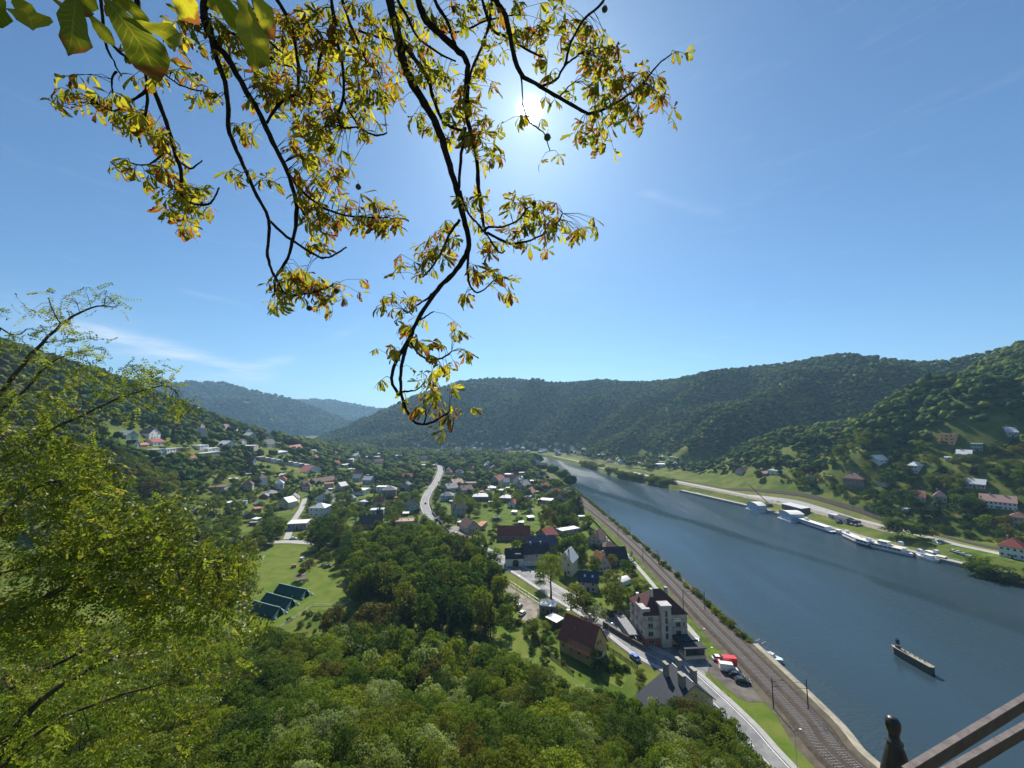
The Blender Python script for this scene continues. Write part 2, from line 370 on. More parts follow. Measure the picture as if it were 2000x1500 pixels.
M['dark_metal'] = mat('dark_metal', (.04, .04, .045), .5, spec=.5)
M['iron'] = mat('painted_iron_rail', (.105, .068, .050), .5, scale=30, col2=(.065, .042, .034), spec=.22, bump=.05)
M['rail_top'] = mat('sky_sheen_rail_top', (.17, .145, .125), .5, scale=60, col2=(.10, .08, .07), spec=.3)  # lighter than the iron below: sky reflection painted into the cap colour
M['black_iron'] = mat('black_iron', (.02, .02, .022), .32, scale=40, col2=(.035, .034, .034), spec=.6, bump=.08)
M['steel'] = mat('galvanised_steel', (.42, .44, .46), .45, metal=.6)
M['bark'] = mat('bark', (.045, .036, .028), .95, scale=14, col2=(.022, .018, .015), bump=.6, spec=.05)
M['trunk'] = mat('tree_trunk', (.09, .075, .06), .95, scale=3, col2=(.05, .042, .035), spec=.05)
M['rubber'] = mat('tyre_rubber', (.015, .015, .015), .8)
M['glass'] = mat('dark_window_glass', (.02, .025, .032), .08, spec=.8)
M['frame'] = mat('white_window_frame', (.7, .7, .68), .5)
M['frame_g'] = mat('grey_window_frame', (.26, .25, .24), .6)
M['door'] = mat('brown_door', (.09, .055, .035), .6)
M['brick_ch'] = mat('chimney_render', (.42, .38, .34), .9, scale=2, col2=(.28, .24, .22))
M['wood_dark'] = mat('dark_boards', (.05, .038, .03), .8, scale=4, col2=(.03, .024, .02))
M['stone'] = mat('old_stone_wall', (.11, .10, .085), .95, scale=1.5, col2=(.07, .065, .055), bump=.5)
def wallm(n, c, s=.35): return mat(n, c, .9, scale=s, col2=tuple(v*.78 for v in c), detail=7, thr=(.4, .75))
def roofm(n, c, c2=None, rough=.75): return mat(n, c, rough, scale=1.1, col2=c2 or tuple(v*.62 for v in c), detail=8, thr=(.3, .7), spec=.15)
WALLS = dict(white=wallm('white_render', (.72, .72, .70)), cream=wallm('cream_render', (.58, .52, .40)), yellow=wallm('ochre_render', (.50, .36, .15)),
    grey=wallm('grey_render', (.40, .39, .38)), beige=wallm('beige_render', (.47, .42, .34)), green=wallm('pale_green_render', (.30, .42, .32)), brown=wallm('brown_render', (.26, .20, .16)),
    orange=wallm('orange_render', (.75, .42, .22)), pink=wallm('pinkish_render', (.52, .40, .36)), blue=wallm('pale_blue_render', (.45, .50, .56)), dark=wallm('dark_timber_wall', (.10, .085, .07)),
    villa=mat('stained_grey_render', (.46, .44, .43), .9, scale=.45, col2=(.27, .26, .26), detail=10, thr=(.42, .72)), wood=wallm('brown_boards_wall', (.20, .13, .085), 2), brick=wallm('red_brick_plinth', (.26, .10, .075), 2))
ROOFS = dict(wine=roofm('dark_wine_tile_roof', (.115, .045, .038), (.06, .03, .028)), red=roofm('red_tile_roof', (.30, .075, .05)), maroon=roofm('maroon_tile_roof', (.30, .095, .065), (.17, .055, .04)), orange=roofm('orange_tile_roof', (.42, .17, .09)), brown=roofm('brown_tile_roof', (.17, .10, .08)),
    dark=roofm('dark_slate_roof', (.045, .047, .055)), grey=roofm('grey_roof', (.26, .26, .27)), light=roofm('light_grey_metal_roof', (.55, .56, .57), (.42, .43, .44), .5), white=roofm('white_membrane_roof', (.78, .77, .74), (.6, .59, .56), .6),
    blue=roofm('blue_grey_sheet_roof', (.10, .11, .17), (.07, .08, .12)), navy=roofm('navy_sheet_roof', (.03, .055, .10), (.022, .04, .07), .4), charcoal=roofm('charcoal_shingle_roof', (.045, .052, .065), (.03, .036, .045)), pink=roofm('pinkish_tile_roof', (.42, .26, .22)))
# leaf materials for trees: key -> (word for labels, material)
LEAF = dict(
    green=('mid green', foliage('leaf_mid_green', (.042, .078, .010), (.100, .140, .018))),
    deep=('dark green', foliage('leaf_dark_green', (.020, .046, .009), (.046, .078, .012))),
    olive=('olive', foliage('leaf_olive', (.066, .086, .012), (.120, .130, .022))),
    silver=('pale silvery green', foliage('leaf_silver', (.10, .135, .055), (.21, .24, .12), .4)),
    lime=('yellowish green', foliage('leaf_lime', (.092, .132, .010), (.165, .195, .018))),
    rust=('brownish', foliage('leaf_rust', (.062, .058, .016), (.092, .082, .022))),
    fir=('blackish green', foliage('leaf_conifer', (.012, .028, .011), (.022, .042, .014), .15)),
)
LKEY = list(LEAF)
LEAF.update({'far_'+k: (k, foliage('far_canopy_'+k, c1, c2, .18)) for k, c1, c2 in (('green', (.055, .095, .016), (.11, .15, .028)), ('deep', (.030, .062, .016), (.055, .095, .022)), ('olive', (.075, .095, .018), (.12, .13, .03)), ('lime', (.10, .145, .018), (.16, .19, .03)), ('rust', (.08, .075, .022), (.11, .095, .03)), ('silver', (.10, .13, .06), (.15, .18, .08)), ('fir', (.018, .04, .018), (.03, .055, .022)))})
# ------------------------------------------------------------------ terrain sheet
def axis(parts):
    a = [np.arange(p[0], p[1], p[2]) for p in parts]; return np.concatenate(a)
xs = axis([(-5200, -1400, 60), (-1400, -420, 14), (-420, 60, 5), (60, 110, 2.0), (110, 225, 6), (225, 300, 2.5), (300, 480, 6), (480, 1300, 14), (1300, 5200, 90)])
ys = axis([(-400, -20, 20), (-20, 320, 3.2), (320, 620, 5), (620, 1250, 8), (1250, 1900, 14), (1900, 4600, 40), (4600, 9000, 200)])
TX, TY = np.meshgrid(xs, ys); TZ = height(TX, TY)
V = np.stack([TX, TY, TZ], -1).reshape(-1, 3); nx = len(xs); I = np.arange(len(V)).reshape(len(ys), nx)
F = np.stack([I[:-1, :-1], I[:-1, 1:], I[1:, 1:], I[1:, :-1]], -1).reshape(-1, 4)
gr = link('ground', np_mesh('ground', V, F, M['ground'], smooth=True)); gr['kind'] = 'structure'
def struct(o): o['kind'] = 'structure'; return o
# water
wm = bpy.data.materials.new('river_water'); wm.use_nodes = True; t_ = wm.node_tree; n_ = t_.nodes; l_ = t_.links; pb = n_['Principled BSDF']
pb.inputs['IOR'].default_value = 1.33; pb.inputs['Specular IOR Level'].default_value = .5
tc = n_.new('ShaderNodeTexCoord')
def wnoise(sx, sy, sc, det, rot=0, dist=0):
    m_ = n_.new('ShaderNodeMapping'); m_.inputs['Scale'].default_value = (sx, sy, 1); m_.inputs['Rotation'].default_value = (0, 0, rot); l_.new(tc.outputs['Object'], m_.inputs[0])
    q = n_.new('ShaderNodeTexNoise'); q.inputs['Scale'].default_value = sc; q.inputs['Detail'].default_value = det; q.inputs['Distortion'].default_value = dist; l_.new(m_.outputs[0], q.inputs[0]); return q.outputs[0]
def wm_(op, a, b, c=None, clamp=False):
    q = n_.new('ShaderNodeMath'); q.operation = op; q.use_clamp = clamp
    for i, v in enumerate((a, b, c)):
        if v is None: continue
        if isinstance(v, (int, float)): q.inputs[i].default_value = v
        else: l_.new(v, q.inputs[i])
    return q.outputs[0]
rip = wnoise(1, 1.6, .55, 5); chop = wnoise(1, 1.3, 2.4, 4)
calm = wnoise(1.0, .14, .018, 5, -.08, .6)                     # long patches of calmer water along the stream
cr = n_.new('ShaderNodeMapRange'); l_.new(calm, cr.inputs[0]); cr.inputs[1].default_value = .42; cr.inputs[2].default_value = .60
sxy = n_.new('ShaderNodeSeparateXYZ'); l_.new(tc.outputs['Object'], sxy.inputs[0])
def current_line(k, c, w, sc, amp):              # long smooth current line left by passing boats
    nn = wnoise(1, .5, sc, 4); q = wm_('ADD', wm_('MULTIPLY_ADD', sxy.outputs[1], k, sxy.outputs[0]), wm_('MULTIPLY', wm_('SUBTRACT', nn, .5), amp))
    return wm_('SUBTRACT', 1.0, wm_('DIVIDE', wm_('ABSOLUTE', wm_('SUBTRACT', q, c), None), w), None, True)
slick = wm_('MAXIMUM', current_line(.337, 270.7, 11, .03, 22), wm_('MULTIPLY', current_line(.30, 226, 5, .04, 26), .22))
slick = wm_('MULTIPLY', slick, 1.6, None, True)
hgt = wm_('ADD', wm_('MULTIPLY', rip, .16), wm_('MULTIPLY', chop, .07))
bmp = n_.new('ShaderNodeBump'); bmp.inputs['Distance'].default_value = 1.0; l_.new(hgt, bmp.inputs['Height'])
l_.new(wm_('MULTIPLY', wm_('MULTIPLY_ADD', cr.outputs[0], .8, .25), wm_('SUBTRACT', 1.0, wm_('MULTIPLY', slick, .93))), bmp.inputs['Strength']); l_.new(bmp.outputs[0], pb.inputs['Normal'])
l_.new(wm_('MULTIPLY', wm_('MULTIPLY_ADD', cr.outputs[0], .16, .12), wm_('SUBTRACT', 1.0, wm_('MULTIPLY', slick, .8))), pb.inputs['Roughness'])
cw = n_.new('ShaderNodeMixRGB'); l_.new(wnoise(1, .3, .012, 3), cw.inputs[0]); cw.inputs[1].default_value = (.022, .044, .060, 1); cw.inputs[2].default_value = (.032, .052, .062, 1); l_.new(cw.outputs[0], pb.inputs['Base Color'])
wy = np.concatenate([np.arange(20, 1230, 20.)]); mbw = MB()
mbw.quad((-1400, 20, 0), (420, 20, 0), (420, 1260, 0), (-1400, 1260, 0)); struct(mbw.build('river', wm))
# ------------------------------------------------------------------ ground sheets: z levels above 5
def P(x, y, z=ZG): p = hit(x, y, z); return (p[0], p[1])
def spline(pts, n=8):
    out = []
    for i in range(len(pts)-1):
        p0 = pts[max(i-1, 0)]; p1 = pts[i]; p2 = pts[i+1]; p3 = pts[min(i+2, len(pts)-1)]
        for k in range(n):
            t = k/n; out.append(tuple(.5*(2*b+(c-a)*t+(2*a-5*b+4*c-d)*t*t+(3*b-a-3*c+d)*t**3) for a, b, c, d in zip(p0, p1, p2, p3)))
    out.append(tuple(pts[-1])); return out
def sheet(name, pxpoly, z, m, world=False, kind='structure'):
    pts = pxpoly if world else [P(*p, z) for p in pxpoly]
    mb = MB(); mb.poly([(p[0], p[1], z) for p in pts]); me = mb.mesh(name, m)
    # n-gon to triangles
    import bmesh
    b = bmesh.new(); b.from_mesh(me); bmesh.ops.triangulate(b, faces=b.faces[:])
    for f in b.faces:
        if f.normal.z < 0: f.normal_flip()
    b.to_mesh(me); b.free()
    o = link(name, me); o['kind'] = kind; return o
def offset(path, d):
    out = []
    for i, p in enumerate(path):
        a = path[max(i-1, 0)]; b = path[min(i+1, len(path)-1)]; dx, dy = b[0]-a[0], b[1]-a[1]; l = math.hypot(dx, dy) or 1
        out.append((p[0]-dy/l*d, p[1]+dx/l*d)+tuple(p[2:]))
    return out
def strip(name, path, w0, w1, z, m, drape=False, kind='structure', thick=0):
    a = offset(path, w0); b = offset(path, w1); mb = MB()
    def zz(p): return (max(hz(p[0], p[1]), ZG) if drape else 0)+z
    for i in range(len(path)-1):
        q = [(*a[i][:2], zz(a[i])), (*b[i][:2], zz(b[i])), (*b[i+1][:2], zz(b[i+1])), (*a[i+1][:2], zz(a[i+1]))]
        mb.quad(*q[::-1]) if w1 > w0 else mb.quad(*q)
    o = mb.build(name, m); o['kind'] = kind; return o
Z1, Z2, Z3, Z4 = ZG+.03, ZG+.05, ZG+.07, ZG+.09
# main road
ROAD = spline([(66, 62), P(1508, 1500), P(1440, 1420), P(1372, 1352), P(1318, 1305), P(1250, 1268), P(1165, 1205), P(1085, 1158), P(1010, 1112), P(940, 1075), P(872, 1043), P(842, 1012), P(829, 985), P(836, 962), P(850, 943), P(856, 930), P(860, 918), P(856, 908), P(840, 898), P(800, 892)], 6)
strip('road_verge', ROAD, -6.6, 6.2, Z1, M['ballast_shoulder'])
strip('main_road', ROAD, -4.3, 4.0, Z2, M['asphalt'])
strip('pavement', ROAD[2:60], -6.0, -4.3, Z2+.10, M['asphalt_old'])
strip('pavement', ROAD[8:52], 4.0, 5.2, Z2+.10, M['asphalt_old'])
for nm, d in (('road_edge_line', -3.9), ('road_edge_line', 3.6)): strip(nm, ROAD, d-.08, d+.08, Z2+.012, M['paint'])
mb = MB(); acc = 0
for i in range(len(ROAD)-1):
    p, q = Vector(ROAD[i][:2]), Vector(ROAD[i+1][:2]); n = (q-p).length; d = (q-p)/n; s = Vector((-d.y, d.x))*.07; u = 0
    solid = 20 < i < 45
    while u < n:
        st = n if solid else min(n, u+3)
        if solid or int((acc+u)/3) % 2 == 0:
            a_, b_ = p+d*u, p+d*st; mb.quad((*(a_-s), Z2+.014), (*(b_-s), Z2+.014), (*(b_+s), Z2+.014), (*(a_+s), Z2+.014))
        u = st
    acc += n
mb.build('road_centre_line', M['paint'])['kind'] = 'structure'
protect([(1000, 1110), (1050, 1130), (1165, 1195), (1260, 1265), (1330, 1300), (1400, 1370), (1520, 1500), (1470, 1500), (1365, 1365), (1230, 1290), (1180, 1240), (1090, 1180), (990, 1135)])
protect([(872, 1050), (820, 985), (850, 925), (852, 905), (868, 905), (866, 925), (845, 962), (846, 1005), (892, 1048)])
# parking lay-by beside the road, yard by the railway
sheet('parking_lay_by', [(992, 1142), (1052, 1180), (1054, 1200), (1035, 1215), (1018, 1210), (1008, 1180), (985, 1150)], Z1+.004, M['gravel']); protect([(1000, 1145), (1052, 1180), (1054, 1200), (1035, 1212), (1018, 1207), (1008, 1180)])
sheet('railway_yard', [(1362, 1262), (1402, 1272), (1480, 1312), (1530, 1372), (1560, 1410), (1545, 1403), (1490, 1371), (1462, 1371), (1440, 1361), (1402, 1329), (1372, 1305)], Z1+.006, M['yard'])
sheet('forecourt', [(1262, 1262), (1370, 1262), (1385, 1300), (1375, 1330), (1400, 1372), (1370, 1340), (1300, 1310), (1250, 1280)], Z1+.010, M['asphalt'])
sheet('verge_grass', [(1376, 1312), (1385, 1314), (1402, 1330), (1440, 1362), (1462, 1372), (1490, 1372), (1545, 1405), (1640, 1500), (1660, 1540), (1540, 1540), (1470, 1430), (1402, 1352)], Z1+.012, M['lawn'])
protect([(1340, 1262), (1470, 1290), (1640, 1500), (1500, 1500), (1380, 1330)])
sheet('farm_forecourt', [(994, 1110), (1080, 1112), (1070, 1135), (1030, 1128)], Z1+.008, M['gravel'])
sheet('car_park_yard', [(868, 1032), (900, 1024), (930, 1045), (915, 1056), (880, 1046)], Z1+.008, M['gravel']); protect([(868, 1030), (902, 1026), (930, 1045), (915, 1054), (880, 1044)])
# football field with tents, its road behind, lawns
sheet('sports_field', [(430, 1080), (500, 1066), (560, 1064), (640, 1070), (700, 1094), (700, 1160), (670, 1185), (640, 1192), (600, 1188), (545, 1225), (440, 1215)], Z1+.002, M['lawn'])
protect([(495, 1068), (596, 1066), (620, 1100), (690, 1098), (692, 1150), (668, 1180), (600, 1188), (548, 1206), (500, 1200)])
LANE = spline([P(440, 1070), P(500, 1061), P(560, 1058), P(600, 1060), P(660, 1064), P(720, 1066), P(790, 1058), P(860, 1046)], 5)
strip('side_street', LANE, -3.2, 3.2, Z2+.002, M['asphalt_old']); protect([(540, 1053), (625, 1055), (625, 1064), (540, 1064)])
LANE2 = spline([P(560, 1053), P(575, 1015), P(590, 990), P(596, 965), P(588, 950), P(600, 942), P(640, 935)], 6)
strip('hill_lane', LANE2, -2.2, 2.2, Z2+.004, M['asphalt_old'], drape=False); protect([(558, 1053), (572, 1015), (587, 990), (590, 945), (601, 945), (600, 990), (585, 1020), (570, 1053)])
for nm, poly, m in (('garden_lawn', [(905, 1000), (935, 988), (1042, 992), (1060, 1022), (1045, 1036), (1000, 1036), (985, 1052), (968, 1055), (960, 1030), (925, 1012)], 'lawn2'),
                    ('garden_lawn', [(960, 1190), (1005, 1192), (1040, 1250), (1075, 1290), (1150, 1330), (1135, 1345), (1050, 1300), (960, 1260)], 'lawn'),
                    ('garden_lawn', [(1176, 1262), (1215, 1290), (1240, 1300), (1215, 1345), (1180, 1330), (1170, 1300)], 'lawn'),
                    ('garden_lawn', [(1165, 1120), (1180, 1140), (1200, 1185), (1190, 1200), (1170, 1195), (1160, 1160)], 'lawn'),
                    ('garden_lawn', [(1168, 1035), (1190, 1050), (1200, 1068), (1175, 1070)], 'lawn'),
                    ('hay_meadow', [(692, 925), (722, 930), (720, 945), (690, 948)], 'hay'),
                    ('garden_lawn', [(690, 963), (730, 965), (728, 972), (692, 972)], 'lawn'),
                    ('garden_lawn', [(1078, 1255), (1100, 1272), (1095, 1290), (1060, 1262)], 'lawn'),
                    ('garden_lawn', [(825, 955), (842, 950), (835, 968), (822, 972)], 'lawn'),
                    ('garden_lawn', [(985, 918), (1003, 917), (1003, 926), (985, 927)], 'lawn'),
                    ('park_meadow', [(1350, 905), (1420, 915), (1560, 945), (1620, 975), (1600, 985), (1500, 955), (1400, 930)], 'hay'),
                    ('park_meadow', [(640, 1160), (700, 1175), (800, 1150), (800, 1170), (740, 1200), (640, 1190)], 'lawn')):
    sheet(nm, poly, Z1+.016, M[m])
    if m != 'hay' or 'hay_meadow' == nm: protect([(x*.9+.1*sum(p[0] for p in poly)/len(poly), y*.9+.1*sum(p[1] for p in poly)/len(poly)) for x, y in poly])
# railway: ballast bed, four rails, sleepers
RW = spline([(86.5, 62), P(1655, 1500), P(1570, 1400), P(1465, 1290), P(1380, 1205), P(1300, 1122), P(1225, 1050), P(1170, 1005), P(1130, 975), P(1098, 950), P(1060, 925), P(1020, 905)], 8)
strip('rail_embankment', RW, -7.0, 7.6, Z1+.020, M['ballast_shoulder'])
mb = MB(); aL, bL, cL, dL = (offset(RW, k) for k in (-5.0, -4.2, 4.2, 5.0))
for i in range(len(RW)-1):
    for p, q, z0, z1 in ((dL, cL, 5.06, 5.5), (cL, bL, 5.5, 5.5), (bL, aL, 5.5, 5.06)): mb.quad((*p[i+1], z0), (*q[i+1], z1), (*q[i], z1), (*p[i], z0)) if z0 <= z1 and p is not cL else mb.quad((*p[i+1], z0), (*q[i+1], z1), (*q[i], z1), (*p[i], z0))
struct(mb.build('ballast_bed', M['ballast']))
def dense(path, step):
    out = []; 
    for i in range(len(path)-1):
        p, q = Vector(path[i][:2]), Vector(path[i+1][:2]); n = max(1, int((q-p).length/step))
        for k in range(n): out.append(tuple(p+(q-p)*k/n))
    out.append(tuple(path[-1][:2])); return out
RWd = dense(RW, 6)
railway = thing('railway_track', 'double railway track on brown ballast along the left river bank', 'railway', (*RW[8], 5.5))
mats_off = Vector(railway.location)
for c in (-2.1, 2.1):
    for g in (-.72, .72):
        path = offset(RWd, c+g); mb = MB(); wds = .055
        A_ = offset(path, -wds); B_ = offset(path, wds)
        for i in range(len(path)-1):
            a0, a1, b0, b1 = A_[i], A_[i+1], B_[i], B_[i+1]; z0, z1 = .02, .19; o_ = mats_off
            T = lambda p, z: (p[0]-o_.x, p[1]-o_.y, z)
            mb.quad(T(a0, z1), T(a1, z1), T(b1, z1), T(b0, z1)); mb.quad(T(a0, z0), T(a1, z0), T(a1, z1), T(a0, z1)); mb.quad(T(b1, z0), T(b0, z0), T(b0, z1), T(b1, z1))
        mb.build('rail', M['rail'], railway)
mb = MB(); sl = dense([p for p in RW if p[1] < 330], .62)
for c in (-2.1, 2.1):
    path = offset(sl, c)
    for i in range(0, len(path)-1):
        d = (Vector(path[i+1])-Vector(path[i])); 
        if d.length < 1e-6: continue
        d.normalize(); s = Vector((-d.y, d.x)); p = Vector(path[i])-Vector(mats_off[:2])
        a_, b_, c_, e_ = p-s*1.25-d*.13, p+s*1.25-d*.13, p+s*1.25+d*.13, p-s*1.25+d*.13
        mb.quad((*a_, .03), (*e_, .03), (*c_, .03), (*b_, .03))
o = mb.build('sleepers', M['sleeper'], railway); o['kind'] = 'stuff'
strip('track_side_grass', [p for p in RW if p[1] > 138], 7.6, 13.5, Z1+.024, M['lawn2'])
strip('river_side_path', [p for p in RW if p[1] < 152], -9.0, -7.0, Z1+.028, M['bank'])
strip('concrete_lane', [p for p in RW if 150 < p[1] < 260], 10.2, 12.4, Z1+.030, M['asphalt_old'])
protect([(1130, 972), (1150, 972), (1240, 1050), (1320, 1110), (1480, 1260), (1600, 1360), (1720, 1500), (1560, 1500), (1460, 1350), (1350, 1230), (1240, 1130), (1160, 1030)])
protect([(1040, 899), (1100, 895), (1200, 930), (1450, 992), (1700, 1078), (2000, 1145), (2000, 1500), (1720, 1500), (1480, 1262), (1230, 1048), (1122, 962), (1050, 905)], None)
# right bank: quay, gravel yard, road and railway
def off_line(d, y0, y1, n=90): return [(rbx(y)+d, y) for y in np.linspace(y1, y0, n)]
QY = off_line(-.5, 205, 490)
mb = MB()
for i in range(len(QY)-1):
    a_, b_ = QY[i], QY[i+1]
    mb.quad((a_[0], a_[1], -1), (b_[0], b_[1], -1), (b_[0]+.3, b_[1], 2.0), (a_[0]+.3, a_[1], 2.0)); mb.quad((a_[0]+.3, a_[1], 2.0), (b_[0]+.3, b_[1], 2.0), (b_[0]+6, b_[1], 1.96), (a_[0]+6, a_[1], 1.96))
struct(mb.build('quay_wall', M['concrete']))
def rstrip(name, d0, d1, y0, y1, z, m):
    pa = off_line(d0, y0, y1); pb_ = off_line(d1, y0, y1); mb = MB()
    for i in range(len(pa)-1):
        q = [pa[i], pb_[i], pb_[i+1], pa[i+1]]; mb.quad(*[(p[0], p[1], hz(*p)+z) for p in q][::-1])
    return struct(mb.build(name, m))
rstrip('quay_promenade', 2.5, 8.5, 205, 480, .10, M['bank'])
rstrip('gravel_yard', 20.5, 33, 290, 620, .06, M['gravel'])
rstrip('sandy_path', 8, 14, 640, 960, .06, M['bank'])
rstrip('quay_grass', 20.5, 33, 205, 290, .05, M['lawn2'])
rstrip('right_bank_road', 33, 40, 180, 640, .10, M['asphalt_old'])
rstrip('right_bank_grass', 40, 46, 180, 900, .08, M['hay'])
rstrip('right_bank_rail_bed', 47, 52, 180, 960, .30, M['ballast'])
rstrip('right_bank_meadow', 14, 33, 640, 900, .08, M['hay'])
protect([(1150, 905), (1300, 935), (1460, 985), (1700, 1075), (1900, 1110), (1990, 1135), (2000, 1110), (1900, 1075), (1740, 1030), (1560, 955), (1420, 920), (1250, 915)])
# dirt/leaf litter patch near the cliff foot is plain ground; terrace for the lookout
mb = MB(); mb.box(-9, 9, -14, 1.0, 76, H-1.72); struct(mb.build('lookout_terrace', M['stone']))
# ------------------------------------------------------------------ houses
_wm = {}
def win_mesh(kind='plain'):
    if kind in _wm: return _wm[kind]
    mb = MB(); f = .07                                 # unit window 1 x 1, centre at origin, face at -y
    mb.box(-.5, .5, -.05, .02, -.5, -.5+f); mb.box(-.5, .5, -.05, .02, .5-f, .5); mb.box(-.5, -.5+f, -.05, .02, -.5+f, .5-f); mb.box(.5-f, .5, -.05, .02, -.5+f, .5-f)
    mb.box(-.035, .035, -.035, .02, -.5+f, .5-f); mb.mi = 1; mb.quad((-.42, -.01, -.42), (.42, -.01, -.42), (.42, -.01, .42), (-.42, -.01, .42))
    _wm[kind] = mb.mesh('window', [M['frame_g'], M['glass']]); return _wm[kind]
def add_win(parent, x, y, z, w, h, rz=0): return link('window', win_mesh(), parent, None, (x, y, z), rz, (w, 1.5, h))
def slab(mb, a, b, c, d, th=.22):                     # roof plane with thickness, corners a b (eave) c d (ridge)
    a, b, c, d = map(Vector, (a, b, c, d)); n = (b-a).cross(d-a)
    if n.length < 1e-6: n = (c-b).cross(a-b)
    n.normalize(); 
    if n.z < 0: n = -n
    t = n*th; mb.quad(a+t, b+t, c+t, d+t); mb.quad(d, c, b, a)
    for p, q in ((a, b), (b, c), (c, d), (d, a)):
        if (p-q).length > 1e-6: mb.quad(p, q, q+t, p+t)
HOUSES = []
def house(A, B, dep, wh, roof, rh, wc, rc, label, name='house', cat='house', group=None, fw=(2, 1), sw=(1, 1), chim=1, z=None, world=None, ov=.45, ring=True, door=True, wsz=(1.05, 1.3), key=1.0):
    """A,B: photo position of the bottom ends of the front wall; dep metres back. fw=(columns,storeys) of the front, sw of the visible side"""
    if world: pa, pb_ = world
    else: pa = hit(*A) if z is None else hit(*A, z); pb_ = hit(*B) if z is None else hit(*B, z)
    dx, dy = pb_[0]-pa[0], pb_[1]-pa[1]; w = math.hypot(dx, dy); rz = math.atan2(dy, dx)
    zb = min(pa[2], pb_[2]) if z is None else z
    root = thing(name, label, cat, (pa[0], pa[1], zb), rz, group)
    wallm_, rm = WALLS[wc], ROOFS[rc]; mb = MB(); lo = -2.0
    if roof == 'gable': mb.box(0, w, 0, dep, lo, wh); mb.quad((0, 0, wh), (0, dep, wh), (0, dep/2, wh+rh), (0, dep/2, wh+rh)); mb.quad((w, 0, wh), (w, dep, wh), (w, dep/2, wh+rh), (w, dep/2, wh+rh))
    elif roof == 'cross': mb.box(0, w, 0, dep, lo, wh); mb.tri((0, 0, wh), (w, 0, wh), (w/2, 0, wh+rh)); mb.tri((w, dep, wh), (0, dep, wh), (w/2, dep, wh+rh))
    else: mb.box(0, w, 0, dep, lo, wh)
    mb.build('wall', wallm_, root)
    r = MB(); k = ov*rh/max(dep/2, 1)
    if roof == 'gable':
        slab(r, (-ov, -ov, wh-k), (w+ov, -ov, wh-k), (w+ov, dep/2, wh+rh), (-ov, dep/2, wh+rh)); slab(r, (w+ov, dep+ov, wh-k), (-ov, dep+ov, wh-k), (-ov, dep/2+.01, wh+rh), (w+ov, dep/2+.01, wh+rh))
    elif roof == 'cross':
        k = ov*rh/(w/2); slab(r, (-ov, dep+ov, wh-k), (-ov, -ov, wh-k), (w/2, -ov, wh+rh), (w/2, dep+ov, wh+rh)); slab(r, (w+ov, -ov, wh-k), (w+ov, dep+ov, wh-k), (w/2+.01, dep+ov, wh+rh), (w/2+.01, -ov, wh+rh))
    elif roof == 'hip':
        i = min(w, dep)/2*.95; c = [(-ov, -ov, wh), (w+ov, -ov, wh), (w+ov, dep+ov, wh), (-ov, dep+ov, wh)]
        if w >= dep: r0, r1 = (i, dep/2, wh+rh), (w-i, dep/2, wh+rh); fs = [(c[0], c[1], r1, r0), (c[2], c[3], r0, r1), (c[1], c[2], r1), (c[3], c[0], r0)]
        else: r0, r1 = (w/2, i, wh+rh), (w/2, dep-i, wh+rh); fs = [(c[0], c[1], r0), (c[2], c[3], r1), (c[1], c[2], r1, r0), (c[3], c[0], r0, r1)]
        for f in fs: r.poly(f)
        r.box(-ov, w+ov, -ov, dep+ov, wh-.18, wh-.005)
    elif roof == 'shed': slab(r, (-ov, -ov, wh), (w+ov, -ov, wh), (w+ov, dep+ov, wh+rh), (-ov, dep+ov, wh+rh)); mb2 = MB(); mb2.poly([(0, 0, wh), (0, dep, wh), (0, dep, wh+rh)]); mb2.poly([(w, 0, wh), (w, dep, wh+rh), (w, dep, wh)]); mb2.quad((0, dep, wh), (w, dep, wh), (w, dep, wh+rh), (0, dep, wh+rh)); mb2.build('wall', wallm_, root)
    elif roof == 'flat': r.box(-.25, w+.25, -.25, dep+.25, wh-.01, wh+.28); r.mi = 0
    elif roof == 'arch':
        n = 10; pts = [(w*(k_/n), wh+rh*math.sin(math.pi*k_/n)) for k_ in range(n+1)]; r.prism([(p[0], p[1]+.15) for p in pts]+[(p[0], p[1]-.02) for p in pts[::-1]], -.3, dep+.3)
        mb2 = MB(); mb2.poly([(p[0], 0, p[1]) for p in pts]); mb2.poly([(p[0], dep, p[1]) for p in pts[::-1]]); mb2.build('wall', wallm_, root)
    ro = r.build('roof', rm, root)
    if chim:
        for c_ in range(chim):
            cx = w*(.3+.4*c_) if roof != 'cross' else w*.5+.8; cy = dep*.5-.5 if roof != 'cross' else dep*(.35+.3*c_)
            cb = MB(); cb.box(cx-.35, cx+.35, cy-.35, cy+.35, wh+rh*.4, wh+rh+.9); cb.box(cx-.42, cx+.42, cy-.42, cy+.42, wh+rh+.9, wh+rh+1.05); cb.build('chimney', M['brick_ch'], ro)
    ww, hh = wsz
    nc, ns = fw; sh = wh/max(ns, 1)
    for s_ in range(ns):
        for c_ in range(nc): add_win(root, w*(c_+.5)/nc, 0, sh*s_+sh*.55, min(ww, w/nc*.6), min(hh, sh*.5))
    if roof == 'cross' and rh > 2.3 and nc: add_win(root, w/2, 0, wh+rh*.3, .8, .9)
    nc2, ns2 = sw; left = (pa[0]+pb_[0])/2 > 0; sh = wh/max(ns2, 1)
    for s_ in range(ns2):
        for c_ in range(nc2): add_win(root, 0 if left else w, dep*(c_+.5)/nc2, sh*s_+sh*.55, min(ww, dep/nc2*.6), min(hh, sh*.5), -math.pi/2 if left else math.pi/2)
    if door and w > 5:
        db = MB(); db.box(w*.5-.5, w*.5+.5, -.06, .02, 0, 2.05); db.build('door', M['door'], root)
